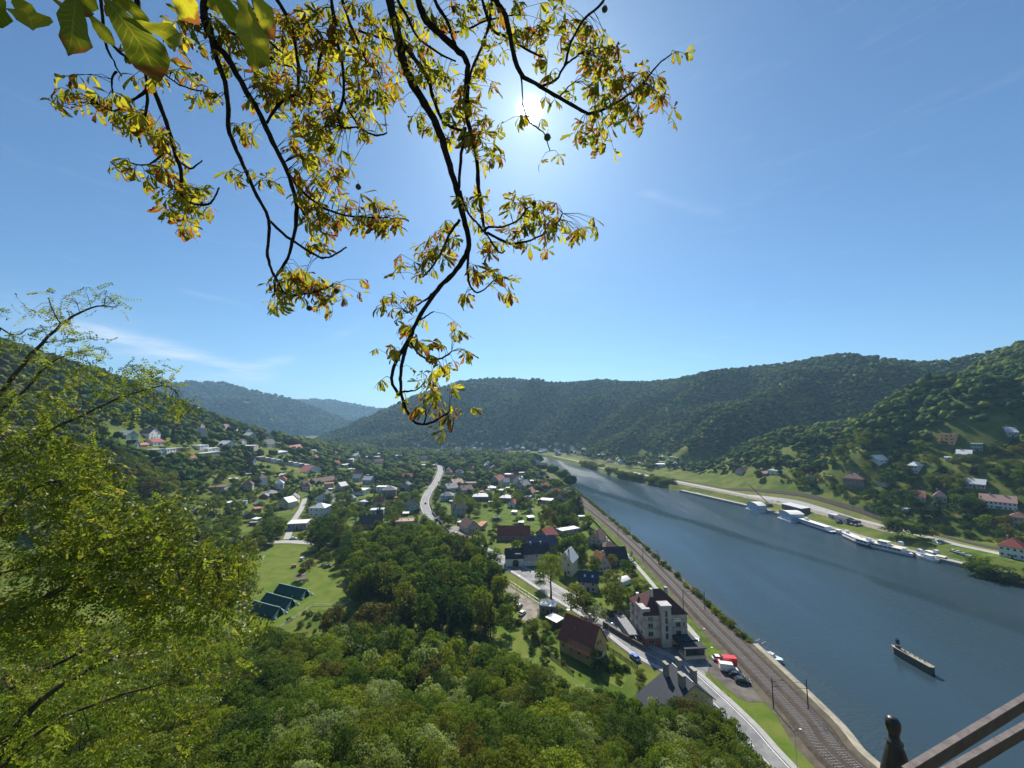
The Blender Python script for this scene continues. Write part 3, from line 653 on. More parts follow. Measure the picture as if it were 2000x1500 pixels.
    # keep it visible
    pts = [Matrix.Rotation(rz, 3, 'Z')@Vector(q)+Vector((pa[0], pa[1], zb)) for q in ((0, 0, 0), (w, 0, 0), (w, dep, 0), (0, dep, 0), (0, 0, wh+rh*.8), (w, 0, wh+rh*.8), (w, dep, wh+rh*.8), (0, dep, wh+rh*.8))]
    pr = [proj(q) for q in pts]; x0 = min(p[0] for p in pr); x1 = max(p[0] for p in pr); y0 = min(p[1] for p in pr); y1 = max(p[1] for p in pr[:4]); d0 = min(p[2] for p in pr)
    yy = y0+(y1-y0)*key; protect([(x0, y0), (x1, y0), (x1, yy), (x0, yy)], d0*.93)
    cx, cy = sum(p[0] for p in pts)/8, sum(p[1] for p in pts)/8; HOUSES.append((cx, cy, math.hypot(w, dep)/2+1.5))
    root['_w'] = w; return root, w, dep
def extra(root, name, mb, m): return mb.build(name, m, root)
# --- the near houses
h, w, d = house((1093, 1271), (1156, 1303), 9.6, 4.6, 'gable', 6.4, 'yellow', 'maroon', 'ochre house with steep maroon tiled roof, chimney and balcony beside the road', fw=(4, 1), sw=(0, 0), chim=0, z=ZG, door=False)
r_ = MB(); slab(r_, (4.2, -1.5, 3.7), (13.2, -1.5, 3.7), (13.2, .25, 5.6), (4.2, .25, 5.6)); r_.build('lean_to_roof', ROOFS['orange'], h)
c_ = MB(); c_.box(w*.66, w*.66+.7, 5.4, 6.1, 8, 13.2); c_.box(w*.66-.08, w*.66+.78, 5.32, 6.18, 13.2, 13.4); c_.build('chimney', M['brick_ch'], h)
c_ = MB(); c_.box(w*.35, w*.35+.45, 2.3, 2.75, 6.6, 8.3); c_.build('vent_pipe', M['brick_ch'], h)
for y, z in ((2, 1.7), (6.5, 1.7), (4.0, 5.9), (5.6, 5.9)): add_win(h, w, y, z, 1.1, 1.3, math.pi/2)
b_ = MB(); b_.box(w, w+2.2, -.4, 5.2, 2.7, 2.9); b_.build('balcony_floor', M['concrete'], h)
b_ = MB(); b_.box(w+2.05, w+2.2, -.4, 5.2, 2.9, 3.9); b_.box(w, w+2.05, -.4, -.28, 2.9, 3.9); b_.build('balcony_parapet', WALLS['cream'], h)
for yy in (.2, 4.9):
    b_ = MB(); b_.box(w+1.9, w+2.1, yy-.1, yy+.1, 0, 2.7); b_.build('balcony_post', M['concrete'], h)
b_ = MB(); b_.tube([(w*.05, 4.5, 11), (w*.05, 4.5, 12.4)], .03, 5); dd = MB(); dd.lathe([(0.01, 0), (.5, .12), (.62, .25)], 12, (w*.05, 4.5, 12.3)); b_.build('aerial_mast', M['steel'], h); dd.build('satellite_dish', M['frame'], h)
# art-deco apartment building: four storeys, hip roof, stair tower
APH = 10.6
h, w, d = house((1260, 1262), (1344, 1258), 13.5, APH, 'hip', 6.2, 'villa', 'wine', 'four-storey grey rendered apartment building with stair tower and maroon hip roof by the railway', name='apartment_building', cat='building', fw=(0, 0), sw=(0, 0), chim=0, z=ZG, ov=.3, door=False)
for zz in (4.0, 6.9, 9.1):
    for xx in (2.3, w-3.4): add_win(h, xx, 0, zz, 1.9, 1.6)
    
for zz in (3.9, 6.9, 9.2):
    for yy in (2.5, 6.5, 10.5): add_win(h, 0, yy, zz, 1.3, 1.35, -math.pi/2)
for xx in (w-1.2,): add_win(h, xx, 0, 6.9, .8, 1.3)
b_ = MB(); b_.box(w*.36, w*.36+3.7, -1.5, 0.4, -1, 13.6); b_.build('stair_tower', WALLS['villa'], h)
b_ = MB(); b_.box(w*.36-.25, w*.36+3.95, -1.75, 2.2, 13.6, 14.3); b_.box(w*.36+.3, w*.36+3.4, .4, 2.0, 10, 13.6); b_.build('tower_cornice', WALLS['villa'], h)
for zz in (3.8, 6.4, 9.0, 11.4): add_win(h, w*.36+1.85, -1.5, zz, 1.0, 2.2)
for zz in (3.0, 5.9, 8.7, 10.3):
    for bb in ((-.18, w*.36-.003, -.18, -.003), (w*.36+3.703, w+.18, -.18, -.003), (-.18, -.003, .003, d)): b_ = MB(); b_.box(bb[0], bb[1], bb[2], bb[3], zz-.1, zz+.1); b_.build('string_course', M['concrete'], h)
b_ = MB(); b_.box(-.12, w*.36-.01, -.12, d*.5, 0, 2.5); b_.build('brick_plinth', WALLS['brick'], h); add_win(h, 2.4, -.12, 1.4, 2.2, 1.3)
b_ = MB(); b_.box(-.9, 2.6, .6, 5.2, 8.6, 12.4); b_.box(-1.05, -.75, .45, 5.4, 12.4, 12.9); b_.build('side_dormer', WALLS['villa'], h); add_win(h, -.9, 2.9, 11, 1.6, 1.2, -math.pi/2)
for xx, yy in ((4.6, 4.4), (10.8, 5.4)):
    b_ = MB(); b_.box(xx, xx+1.0, yy, yy+1.3, 12, 17.6); b_.build('chimney', WALLS['villa'], h)
b_ = MB(); b_.box(1.2, 2.2, 9.4, 10.4, 13.2, 14.2); b_.build('roof_hatch', M['frame'], h)
b_ = MB(); b_.box(w*.6, w+1.2, -4.8, -.003, 3.0, 3.5); b_.box(w*.6+.02, w+1.18, -4.78, -4.6, 3.5, 4.0); b_.build('terrace_roof', ROOFS['charcoal'], h)
b_ = MB(); b_.box(w*.62, w+1.4, -9.0, -4.85, 0, 1.0); [b_.box(x_, x_+.35, -9.0, -8.65, 1.0, 3.2) for x_ in (w*.62, w+1.0)]; b_.build('pavilion_wall', WALLS['cream'], h)
b_ = MB(); b_.box(w*.6, w+1.6, -9.2, -4.9, 3.2, 3.6); b_.build('pavilion_roof', ROOFS['dark'], h)
b_ = MB(); b_.box(w*.62+.36, w+1.0, -8.5, -8.4, 1.0, 3.19); b_.build('pavilion_glazing', M['glass'], h)
b_ = MB(); b_.box(w*.68, w*.68+2.7, -.10, -.004, 7.95, 9.1); 
b_.build('banner', M['frame'], h)
b_ = MB(); b_.box(-4.6, -.95, 3.0, 20, 2.2, 2.5); b_.box(-4.5, -4.2, 3.1, 19.9, 0, 2.2); b_.build('side_passage_roof', ROOFS['grey'], h)
# charcoal roofed building by the bend (asymmetric gable)
pa, pb2 = (45.5-12.4, 117.5, 5), (46.5-12.4+3.0, 101.5, 5)
root = thing('townhouse', 'long building with charcoal shingle roof and four tall chimneys at the road bend', 'building', (46.3, 118, ZG), math.atan2(-16.5, 4.4)+math.pi/2)
b_ = MB(); Lh = 8.5   # local -y runs towards the camera
b_.poly([(-11.6, 0, 0), (5.6, 0, 0), (5.6, 0, 6.5), (0, 0, 10.8), (-11.6, 0, 4.8)]); b_.poly([(-11.6, -Lh, 0), (-11.6, -Lh, 4.8), (0, -Lh, 10.8), (5.6, -Lh, 6.5), (5.6, -Lh, 0)])
b_.quad((-11.6, 0, 0), (-11.6, 0, 4.8), (-11.6, -Lh, 4.8), (-11.6, -Lh, 0)); b_.quad((5.6, 0, 0), (5.6, -Lh, 0), (5.6, -Lh, 6.5), (5.6, 0, 6.5)); b_.build('wall', WALLS['cream'], root)
r_ = MB(); slab(r_, (-12.2, -Lh-.4, 4.5), (-12.2, .5, 4.5), (0, .5, 10.8), (0, -Lh-.4, 10.8)); slab(r_, (6.2, .5, 6.05), (6.2, -Lh-.4, 6.05), (.01, -Lh-.4, 10.8), (.01, .5, 10.8)); rf = r_.build('roof', ROOFS['charcoal'], root)
for x_, y_, hh_, ww_ in ((-3.2, -1.0, 12.4, .85), (.9, -1.2, 13.0, .9), (-2.4, -6.6, 12.6, 1.0), (3.1, -4.4, 11.8, .95)):
    b_ = MB(); b_.box(x_-ww_/2, x_+ww_/2, y_-ww_, y_+ww_, 5.5, hh_); b_.box(x_-ww_/2-.1, x_+ww_/2+.1, y_-ww_-.1, y_+ww_+.1, hh_, hh_+.18); b_.build('chimney', M['concrete'], rf)
b_ = MB(); b_.tube([(0.05, .6, 11.05), (0.05, -8, 11.05)], .14, 6); b_.build('ridge_cap', M['steel'], rf)
for y_ in (-3, -6.5): add_win(root, -11.6, y_, 2.8, 1.1, 1.4, -math.pi/2)
add_win(root, -7, 0, 2.5, 1.1, 1.4, math.pi)
protect([(1212, 1316), (1290, 1280), (1340, 1330), (1290, 1345), (1225, 1340)], 95); HOUSES.append((44, 108, 11))
# farm group
HS = [
 ((988, 1107), (1023, 1106), 8, 4.6, 'gable', 4.0, 'white', 'dark', 'white farmhouse with arched gateway and black roof at the road', dict(fw=(0, 0), sw=(0, 1), door=False)),
 ((1023.5, 1106), (1074, 1103), 9, 6.6, 'gable', 4.2, 'grey', 'dark', 'long grey house with white ground floor and dark roof joined to the white farmhouse', dict(fw=(5, 2), sw=(0, 0), chim=2)),
 ((1034, 1087), (1088, 1083), 10, 5.6, 'gable', 4.6, 'brown', 'blue', 'farm building under a large blue-grey roof behind the long grey house', dict(fw=(3, 1), sw=(0, 0), chim=2)),
 ((972, 1056), (1035, 1056), 9, 3.6, 'gable', 5.2, 'brown', 'red', 'long barn with bright red tiled roof beside the orchard', dict(fw=(5, 1), sw=(0, 0), chim=1)),
 ((1046, 1050), (1070, 1058), 10, 3.0, 'cross', 4.0, 'brown', 'red', 'narrow outbuilding with red roof behind the blue-grey roofed barn', dict(fw=(1, 1), sw=(1, 1), chim=0)),
 ((912, 1042), (937, 1038), 14, 3.8, 'cross', 4.4, 'beige', 'brown', 'beige gabled house with brown roof beside the car park yard', dict(fw=(2, 1), sw=(2, 1))),
 ((940, 1035), (952, 1025), 5, 2.4, 'flat', 0, 'beige', 'orange', 'low garage wing with orange roof behind the beige gabled house', dict(fw=(1, 1), sw=(0, 0), chim=0)),
 ((881, 1009), (909, 1008), 9, 6.4, 'gable', 3.0, 'green', 'dark', 'pale green two-storey house with flat face above the orchard', dict(fw=(3, 2), sw=(0, 0))),
 ((1148, 1066), (1173, 1070), 13, 4.6, 'cross', 4.2, 'beige', 'brown', 'gabled house with brown roof next to the lane along the railway', dict(fw=(3, 2), sw=(2, 1))),
 ((1168, 1118), (1194, 1114), 8, 2.6, 'cross', 6.2, 'grey', 'orange', 'steep orange-roofed gable house in front of the dark barn', dict(fw=(2, 1), sw=(1, 1))),
 ((1187, 1105), (1227, 1103), 9, 3.2, 'gable', 5.4, 'grey', 'dark', 'big barn with black roof beside a spruce near the railway', dict(fw=(4, 1), sw=(0, 0), chim=0)),
 ((1182, 1076), (1206, 1074), 7, 2.0, 'hip', 2.6, 'stone' if 0 else 'brown', 'brown', 'small summer house with low brown hipped roof near the railway lane', dict(fw=(1, 1), sw=(0, 0), chim=0)),
 ((1130, 1154), (1168, 1158), 7.5, 4.6, 'gable', 3.4, 'grey', 'navy', 'small house with navy blue metal roof and two skylights', dict(fw=(2, 2), sw=(1, 1), chim=0)),
 ((1091, 1122), (1117, 1127), 10, 7.4, 'cross', 4.6, 'cream', 'light', 'tall cream gabled house with pale roof behind the big trees', dict(fw=(2, 2), sw=(2, 2))),
 ((1054, 1199), (1085, 1203), 5.5, 3.4, 'flat', 0, 'brown', 'white', 'flat-roofed brown kiosk with pale roof by the parking lay-by', dict(fw=(2, 1), sw=(1, 1), chim=0, cat='kiosk', name='kiosk')),
 ((1068, 1219), (1087, 1229), 3.6, 2.5, 'shed', .3, 'dark', 'white', 'dark garden shed with white roof between kiosk and ochre house', dict(fw=(1, 1), sw=(0, 0), chim=0, cat='shed', name='garden_shed', door=False)),
 ((1201, 1140), (1216, 1146), 6.5, 1.9, 'arch', .9, 'white', 'white', 'white half-round tunnel tent in the garden near the apartment building', dict(fw=(0, 0), sw=(0, 0), chim=0, cat='tent', name='tunnel_tent', door=False)),
 ((1131, 1015), (1143, 1015), 4, 2.4, 'flat', 0, 'white', 'light', 'small white cabin beside the railway embankment', dict(fw=(1, 1), sw=(0, 0), chim=0, cat='cabin', name='cabin')),
 ((1098, 1046), (1132, 1040), 7, 3.0, 'flat', 0, 'grey', 'light', 'low garage with pale flat roof behind the two round trees', dict(fw=(2, 1), sw=(0, 0), chim=0)),
 # middle of the valley, right of the road
 ((923, 979), (955, 979), 12, 4.6, 'hip', 2.6, 'brown', 'light', 'brown bungalow with wide pale hipped roof behind the orchard', dict(fw=(3, 1), sw=(1, 1))),
 ((976, 981), (998, 982), 11, 4.6, 'hip', 2.4, 'brown', 'light', 'brown house with pale hipped roof next to the narrow street', dict(fw=(2, 1), sw=(1, 1))),
 ((860, 979), (884, 979), 11, 5.4, 'hip', 3.4, 'blue', 'grey', 'grey-blue hipped villa right of the road bend', dict(fw=(2, 2), sw=(1, 1))),
 ((991, 991), (1006, 992), 9, 3.6, 'cross', 3.0, 'white', 'red', 'small white gabled house with red roof above the orchard lawn', dict(fw=(1, 1), sw=(1, 1))),
 ((1066, 970), (1084, 973), 13, 4.6, 'cross', 4.2, 'white', 'red', 'white gabled house with bright red roof close to the river trees', dict(fw=(2, 1), sw=(1, 1))),
 ((1087, 977), (1101, 979), 12, 4.0, 'cross', 4.0, 'beige', 'pink', 'beige gabled house with pinkish roof at the river trees', dict(fw=(1, 1), sw=(1, 1))),
 ((1048, 958), (1063, 960), 14, 4.6, 'cross', 4.0, 'cream', 'red', 'cream house with red roof and dormers in the river hamlet', dict(fw=(2, 1), sw=(1, 1))),
 ((1036, 949), (1047, 949), 10, 6.0, 'flat', 0, 'white', 'light', 'white cube house in the river hamlet', dict(fw=(1, 1), sw=(1, 1), chim=0)),
 ((1007, 955), (1023, 957), 15, 5.0, 'cross', 5.0, 'grey', 'grey', 'grey gabled house in the middle of the river hamlet', dict(fw=(2, 1), sw=(1, 1))),
 ((985, 943), (1008, 943), 12, 4.6, 'gable', 5.0, 'brown', 'maroon', 'dark house with long maroon roof at the back of the river hamlet', dict(fw=(3, 1), sw=(0, 0))),
 ((956, 944), (974, 947), 14, 5.4, 'cross', 5.6, 'beige', 'red', 'beige villa with steep red roof left of the river hamlet', dict(fw=(2, 2), sw=(1, 1))),
 ((1019, 940), (1032, 940), 12, 5.0, 'hip', 3.0, 'white', 'light', 'white hipped house under the river poplars', dict(fw=(1, 1), sw=(1, 1))),
 ((1025, 970), (1039, 971), 12, 4.6, 'cross', 4.6, 'beige', 'pink', 'gabled house with pinkish roof in front of the river hamlet', dict(fw=(1, 1), sw=(1, 1))),
 ((1050, 982), (1076, 984), 11, 3.0, 'flat', 0, 'beige', 'white', 'low building with large pale flat roof near the river trees', dict(fw=(2, 1), sw=(0, 0), chim=0)),
 ((950, 958), (968, 958), 9, 3.0, 'hip', 2.0, 'cream', 'light', 'low cream bungalow left of the narrow street', dict(fw=(2, 1), sw=(0, 0))),
 ((893, 962), (903, 966), 14, 4.6, 'cross', 4.2, 'pink', 'brown', 'pinkish gabled house in the row right of the road', dict(fw=(1, 1), sw=(1, 1))),
 ((876, 948), (886, 952), 14, 4.6, 'cross', 4.2, 'beige', 'pink', 'beige gabled house at the far end of the row right of the road', dict(fw=(1, 1), sw=(1, 1))),
 ((864, 958), (874, 962), 14, 4.6, 'cross', 4.2, 'grey', 'grey', 'grey gabled house touching the road where it bends', dict(fw=(1, 1), sw=(1, 1))),
 # left of the road
 ((800, 1003), (819, 1000), 11, 6.4, 'cross', 3.6, 'green', 'dark', 'green gabled house pressed against the left side of the road', dict(fw=(2, 2), sw=(1, 2))),
 ((772, 1030), (806, 1029), 8, 4.2, 'flat', 0, 'beige', 'pink', 'flat-roofed house with pinkish roof terrace left of the road', dict(fw=(3, 1), sw=(0, 0), chim=2)),
 ((702, 1035), (746, 1031), 11, 4.2, 'gable', 5.0, 'yellow', 'dark', 'yellowish house with broad dark double gable roof behind the tall trees', dict(fw=(4, 1), sw=(0, 0), chim=2)),
 ((722, 1010), (748, 1009), 8, 5.6, 'flat', 0, 'green', 'light', 'green flat-topped house behind the dark double gable roof', dict(fw=(2, 1), sw=(0, 0), chim=0)),
 ((602, 1010), (633, 1010), 12, 7.6, 'hip', 3.2, 'white', 'light', 'tall white house with pale pyramid roof above the side street', dict(fw=(3, 2), sw=(1, 2))),
 ((561, 1036), (598, 1034), 9, 4.6, 'shed', .6, 'grey', 'white', 'grey house with white sloping flat roof beside the side street', dict(fw=(5, 1), sw=(1, 1), chim=0)),
 ((614, 983), (648, 982), 12, 5.4, 'cross', 4.6, 'white', 'dark', 'white house with dark brown double roof above the pyramid-roofed house', dict(fw=(3, 1), sw=(1, 1))),
 ((523, 970), (550, 970), 15, 4.6, 'hip', 2.8, 'dark', 'grey', 'dark bungalow with grey hipped roof left of the hill lane', dict(fw=(4, 1), sw=(1, 1))),
 ((506, 972), (523, 975), 8, 3.0, 'cross', 2.6, 'wood', 'grey', 'brown cottage with grey roof beside the dark bungalow', dict(fw=(1, 1), sw=(0, 0))),
 ((499, 988), (517, 988), 7, 2.6, 'cross', 2.0, 'blue', 'grey', 'small pale blue garden house below the dark bungalow', dict(fw=(1, 1), sw=(0, 0), chim=0)),
 ((498, 1000), (510, 1000), 6, 3.2, 'shed', .6, 'brown', 'orange', 'small shed-like house with orange roof in the garden plots', dict(fw=(1, 1), sw=(0, 0), chim=0)),
 ((473, 1012), (500, 1012), 8, 2.4, 'cross', 2.4, 'wood', 'dark', 'wooden cottage with low dark roof in the garden plots', dict(fw=(1, 1), sw=(0, 0), chim=0)),
 ((746, 974), (773, 973), 14, 8.6, 'hip', 4.0, 'brown', 'grey', 'tall brown apartment house with grey hipped roof left of the road', dict(fw=(3, 3), sw=(1, 2))),
 ((734, 962), (757, 962), 8, 6.4, 'flat', 0, 'white', 'white', 'white flat-roofed annex left of the tall brown apartment house', dict(fw=(2, 2), sw=(0, 0), chim=0)),
 ((780, 958), (802, 958), 12, 5, 'cross', 4, 'grey', 'blue', 'grey house with blue-grey roof behind the tall brown apartment house', dict(fw=(2, 1), sw=(0, 0))),
 ((784, 938), (806, 938), 14, 5, 'gable', 4, 'pink', 'red', 'pinkish house with red roof halfway to the road bend', dict(fw=(2, 1), sw=(0, 0))),
 ((615, 946), (657, 944), 12, 5.0, 'gable', 4.6, 'brown', 'brown', 'long building with wide brown roof beside the hay meadow', dict(fw=(6, 1), sw=(0, 0), chim=0)),
 ((597, 925), (630, 922), 14, 5, 'cross', 6.5, 'white', 'maroon', 'white house with big maroon gable right of the terraced row', dict(fw=(3, 1), sw=(1, 1))),
 ((546, 931), (569, 931), 12, 2.6, 'arch', 2.0, 'grey', 'light', 'low hall with curved pale roof on the left slope', dict(fw=(2, 1), sw=(0, 0), chim=0)),
 ((672, 912), (694, 912), 12, 6.0, 'flat', 0, 'white', 'light', 'long white flat-roofed house above the hay meadow', dict(fw=(4, 2), sw=(0, 0), chim=0)),
 ((731, 906), (750, 906), 12, 5.0, 'gable', 4.0, 'white', 'orange', 'white house with orange-red roof among the far trees', dict(fw=(3, 1), sw=(0, 0))),
 ((716, 899), (732, 899), 14, 9, 'flat', 0, 'grey', 'light', 'left grey panel apartment block beyond the gardens', dict(fw=(4, 3), sw=(0, 0), chim=0, cat='building', name='apartment_building')),
 ((733, 902), (744, 902), 14, 11, 'flat', 0, 'blue', 'light', 'bluish panel apartment block beyond the gardens', dict(fw=(3, 3), sw=(0, 0), chim=0, cat='building', name='apartment_building')),
 ((765, 900), (785, 900), 14, 11, 'flat', 0, 'white', 'light', 'white panel apartment block with balconies beyond the gardens', dict(fw=(5, 3), sw=(0, 0), chim=0, cat='building', name='apartment_building')),
 ((818, 900), (838, 900), 14, 6, 'gable', 4, 'white', 'dark', 'white house with dark roof far behind the road bend', dict(fw=(3, 1), sw=(0, 0))),
 ((770, 912), (783, 912), 12, 3.4, 'flat', 0, 'grey', 'white', 'low garage row with white roof left of the white panel block', dict(fw=(2, 1), sw=(0, 0), chim=0, cat='garage', name='garage')),
 ((812, 912), (850, 911), 9, 3.0, 'flat', 0, 'grey', 'white', 'long low white-roofed hall at the far end of the road', dict(fw=(3, 1), sw=(0, 0), chim=0, cat='hall', name='hall')),
 # left hillside
 ((229, 910), (251, 911), 13, 6, 'cross', 5, 'white', 'light', 'white gabled house with light grey roof standing alone on the left slope', dict(fw=(3, 2), sw=(2, 1), chim=0)),
 ((246, 858), (270, 859), 22, 6, 'cross', 5.5, 'green', 'light', 'greenish barn with pale metal roof high on the left slope', dict(fw=(1, 1), sw=(1, 1), chim=0, name='barn', cat='barn')),
 ((299, 871), (322, 870), 14, 5, 'gable', 4, 'white', 'red', 'white house with bright red roof on the left slope', dict(fw=(3, 1), sw=(1, 1))),
 ((291, 857), (313, 856), 13, 7, 'cross', 7, 'white', 'dark', 'white house with steep dark gable under the wood on the left slope', dict(fw=(2, 2), sw=(1, 1))),
 ((260, 874), (271, 874), 10, 4, 'cross', 5, 'white', 'dark', 'small white gable below the greenish barn', dict(fw=(1, 1), sw=(0, 0))),
 ((275, 873), (291, 873), 8, 3, 'gable', 2.5, 'pink', 'orange', 'low pinkish house with orange roof left of the red-roofed house', dict(fw=(2, 1), sw=(0, 0))),
 ((304, 890), (322, 889), 14, 7.5, 'flat', 0, 'blue', 'light', 'left modern white cube villa with pale roof on the slope', dict(fw=(2, 2), sw=(1, 1), chim=0)),
 ((325, 890), (343, 888), 14, 7.5, 'flat', 0, 'white', 'light', 'right modern white cube villa with pale roof on the slope', dict(fw=(3, 2), sw=(1, 1), chim=0)),
 ((344, 884), (353, 884), 12, 6, 'flat', 0, 'beige', 'light', 'beige cube house between white villas and yellow house', dict(fw=(1, 1), sw=(0, 0), chim=0)),
 ((355, 883), (372, 883), 12, 6, 'flat', 0, 'yellow', 'light', 'yellow flat-roofed house on the left slope', dict(fw=(3, 1), sw=(0, 0), chim=0)),
 ((390, 880), (407, 880), 12, 8, 'flat', 0, 'white', 'white', 'white cube villa with tall upper storey on the left slope', dict(fw=(2, 2), sw=(0, 0), chim=0)),
 ((393, 893), (430, 891), 12, 6.5, 'flat', 0, 'grey', 'light', 'long grey terrace below the white cube villa', dict(fw=(5, 1), sw=(0, 0), chim=0)),
 ((406, 882), (428, 881), 12, 5, 'flat', 0, 'white', 'white', 'white flat terrace house right of the white cube villa', dict(fw=(3, 1), sw=(0, 0), chim=0)),
 ((373, 900), (384, 900), 8, 4, 'gable', 2.5, 'white', 'red', 'tiny house with red roof below the white terraces', dict(fw=(1, 1), sw=(0, 0))),
 ((439, 877), (460, 877), 14, 8, 'cross', 6, 'white', 'light', 'white villa with rounded pale gable on the left slope', dict(fw=(3, 2), sw=(0, 0))),
 ((470, 868), (482, 868), 11, 6, 'cross', 4, 'white', 'brown', 'small white house with brown roof right of the rounded villa', dict(fw=(2, 1), sw=(0, 0))),
 ((523, 874), (540, 874), 14, 6, 'gable', 7, 'white', 'dark', 'white house with tall dark roof on the end of the left slope', dict(fw=(3, 1), sw=(0, 0))),
 ((537, 889), (562, 888), 14, 5, 'hip', 2, 'cream', 'light', 'cream house with flat pale roof above the terraced row', dict(fw=(4, 1), sw=(0, 0))),
 ((566, 882), (597, 880), 16, 6, 'gable', 6, 'brown', 'maroon', 'wide dark house with maroon roof at the foot of the left slope', dict(fw=(4, 1), sw=(0, 0))),
 ((616, 882), (624, 882), 10, 4, 'flat', 0, 'white', 'white', 'small white flat house in trees right of the dark maroon house', dict(fw=(1, 1), sw=(0, 0), chim=0)),
 ((392, 836), (400, 836), 10, 5, 'cross', 4, 'beige', 'brown', 'little beige house high in the wood of the left slope', dict(fw=(1, 1), sw=(0, 0))),
 ((440, 838), (450, 837), 10, 5, 'cross', 4, 'pink', 'pink', 'little pinkish house near the crest of the left slope', dict(fw=(1, 1), sw=(0, 0))),
 ((478, 929), (492, 929), 8, 2.6, 'shed', .5, 'wood', 'light', 'garden hut with pale roof below the dark fir on the slope', dict(fw=(1, 1), sw=(0, 0), chim=0, cat='hut', name='garden_hut')),
 ((455, 940), (466, 940), 7, 3, 'shed', .5, 'white', 'white', 'white garden hut in the plots of the left slope', dict(fw=(1, 1), sw=(0, 0), chim=0, cat='hut', name='garden_hut')),
 ((378, 1002), (392, 1003), 7, 3, 'cross', 2, 'grey', 'white', 'hut with bright white roof at the edge of the acacia leaves', dict(fw=(1, 1), sw=(0, 0), chim=0, cat='hut', name='garden_hut')),
 # right bank
 ((1835, 868), (1865, 869), 14, 9.5, 'flat', 0, 'orange', 'orange', 'orange three-storey building on the terrace of the right slope', dict(fw=(3, 3), sw=(2, 2), chim=0, cat='building', name='terraced_building')),
 ((1774, 924), (1793, 925), 12, 7, 'hip', 3.4, 'white', 'white', 'white cube villa with pyramid roof on the right slope', dict(fw=(3, 2), sw=(1, 2), chim=0)),
 ((1647, 952), (1688, 953), 15, 9, 'hip', 5, 'brown', 'brown', 'large brown villa with half-hipped roof near the right bank road', dict(fw=(5, 2), sw=(2, 2), chim=2, cat='villa', name='villa')),
 ((1883, 953), (1925, 956), 10, 4, 'gable', 3.4, 'grey', 'light', 'long low house with light grey roof on the right slope', dict(fw=(5, 1), sw=(1, 1))),
 ((1915, 991), (1988, 997), 12, 5.5, 'gable', 4.2, 'white', 'pink', 'long white house with dormers and pinkish red roof on the right slope', dict(fw=(8, 2), sw=(2, 2), chim=2)),
 ((1972, 1028), (2010, 1034), 12, 7, 'hip', 3.0, 'pink', 'brown', 'pinkish two-storey house cut by the right edge of the photo', dict(fw=(4, 2), sw=(1, 1))),
 ((1952, 1086), (2004, 1096), 12, 6.6, 'hip', 4.6, 'white', 'red', 'white house with bright red hipped roof beside the right bank road', dict(fw=(4, 2), sw=(2, 2), key=.9)),
 ((1780, 981), (1808, 981), 12, 5, 'gable', 4.4, 'cream', 'orange', 'cream house with orange roof among pines on the right slope', dict(fw=(3, 1), sw=(1, 1))),
 ((1824, 981), (1850, 982), 12, 5, 'hip', 4.4, 'beige', 'pink', 'beige house with pinkish hipped roof behind a spruce on the right slope', dict(fw=(3, 1), sw=(1, 1))),
 ((1813, 1005), (1828, 1006), 14, 3.6, 'cross', 4.4, 'white', 'dark', 'white gabled house with dark roof below the orange roofed house', dict(fw=(2, 1), sw=(1, 1))),
 ((1869, 898), (1899, 899), 12, 5, 'gable', 3.5, 'white', 'light', 'white house with pale roof below the orange building', dict(fw=(4, 1), sw=(0, 0))),
 ((1897, 880), (1920, 881), 12, 6, 'flat', 0, 'green', 'light', 'pale green flat house right of the orange building', dict(fw=(4, 2), sw=(0, 0), chim=0)),
 ((1846, 901), (1861, 901), 10, 3.4, 'shed', .4, 'white', 'white', 'low white-roofed hut left of the white pale-roofed house', dict(fw=(1, 1), sw=(0, 0), chim=0)),
 ((1968, 853), (1990, 853), 12, 4, 'gable', 4, 'grey', 'light', 'grey house at the edge of the wood at far right', dict(fw=(2, 1), sw=(0, 0))),
 ((1762, 1000), (1772, 1002), 10, 3, 'flat', 0, 'white', 'light', 'small pale cabin beside the pines on the right bank', dict(fw=(1, 1), sw=(0, 0), chim=0)),
 ((1570, 942), (1587, 943), 13, 5.5, 'cross', 4.5, 'white', 'maroon', 'white gabled house with maroon roof behind the right bank railway', dict(fw=(2, 2), sw=(1, 1))),
 ((1500, 926), (1520, 927), 12, 5, 'flat', 0, 'white', 'light', 'white flat-roofed house at the foot of the dark cliff', dict(fw=(3, 1), sw=(0, 0), chim=0)),
 ((1476, 928), (1497, 929), 10, 3.6, 'gable', 2.6, 'brown', 'brown', 'brown low house left of the white flat-roofed house', dict(fw=(3, 1), sw=(0, 0))),
 ((1436, 927), (1450, 927), 12, 5, 'cross', 4.4, 'beige', 'brown', 'beige gabled house left of the low brown house at the cliff foot', dict(fw=(1, 1), sw=(0, 0))),
 ((1611, 935), (1624, 935), 10, 3.4, 'flat', 0, 'blue', 'light', 'pale blue cabin left of the large brown villa', dict(fw=(2, 1), sw=(0, 0), chim=0)),
 ((1166, 892), (1178, 892), 18, 5, 'flat', 0, 'white', 'white', 'white-roofed hall at the foot of the wooded hill across the river', dict(fw=(1, 1), sw=(0, 0), chim=0)),
 ((1307, 898), (1322, 898), 14, 4, 'flat', 0, 'grey', 'light', 'grey flat hall in trees left of the dark cliff', dict(fw=(2, 1), sw=(0, 0), chim=0)),
]
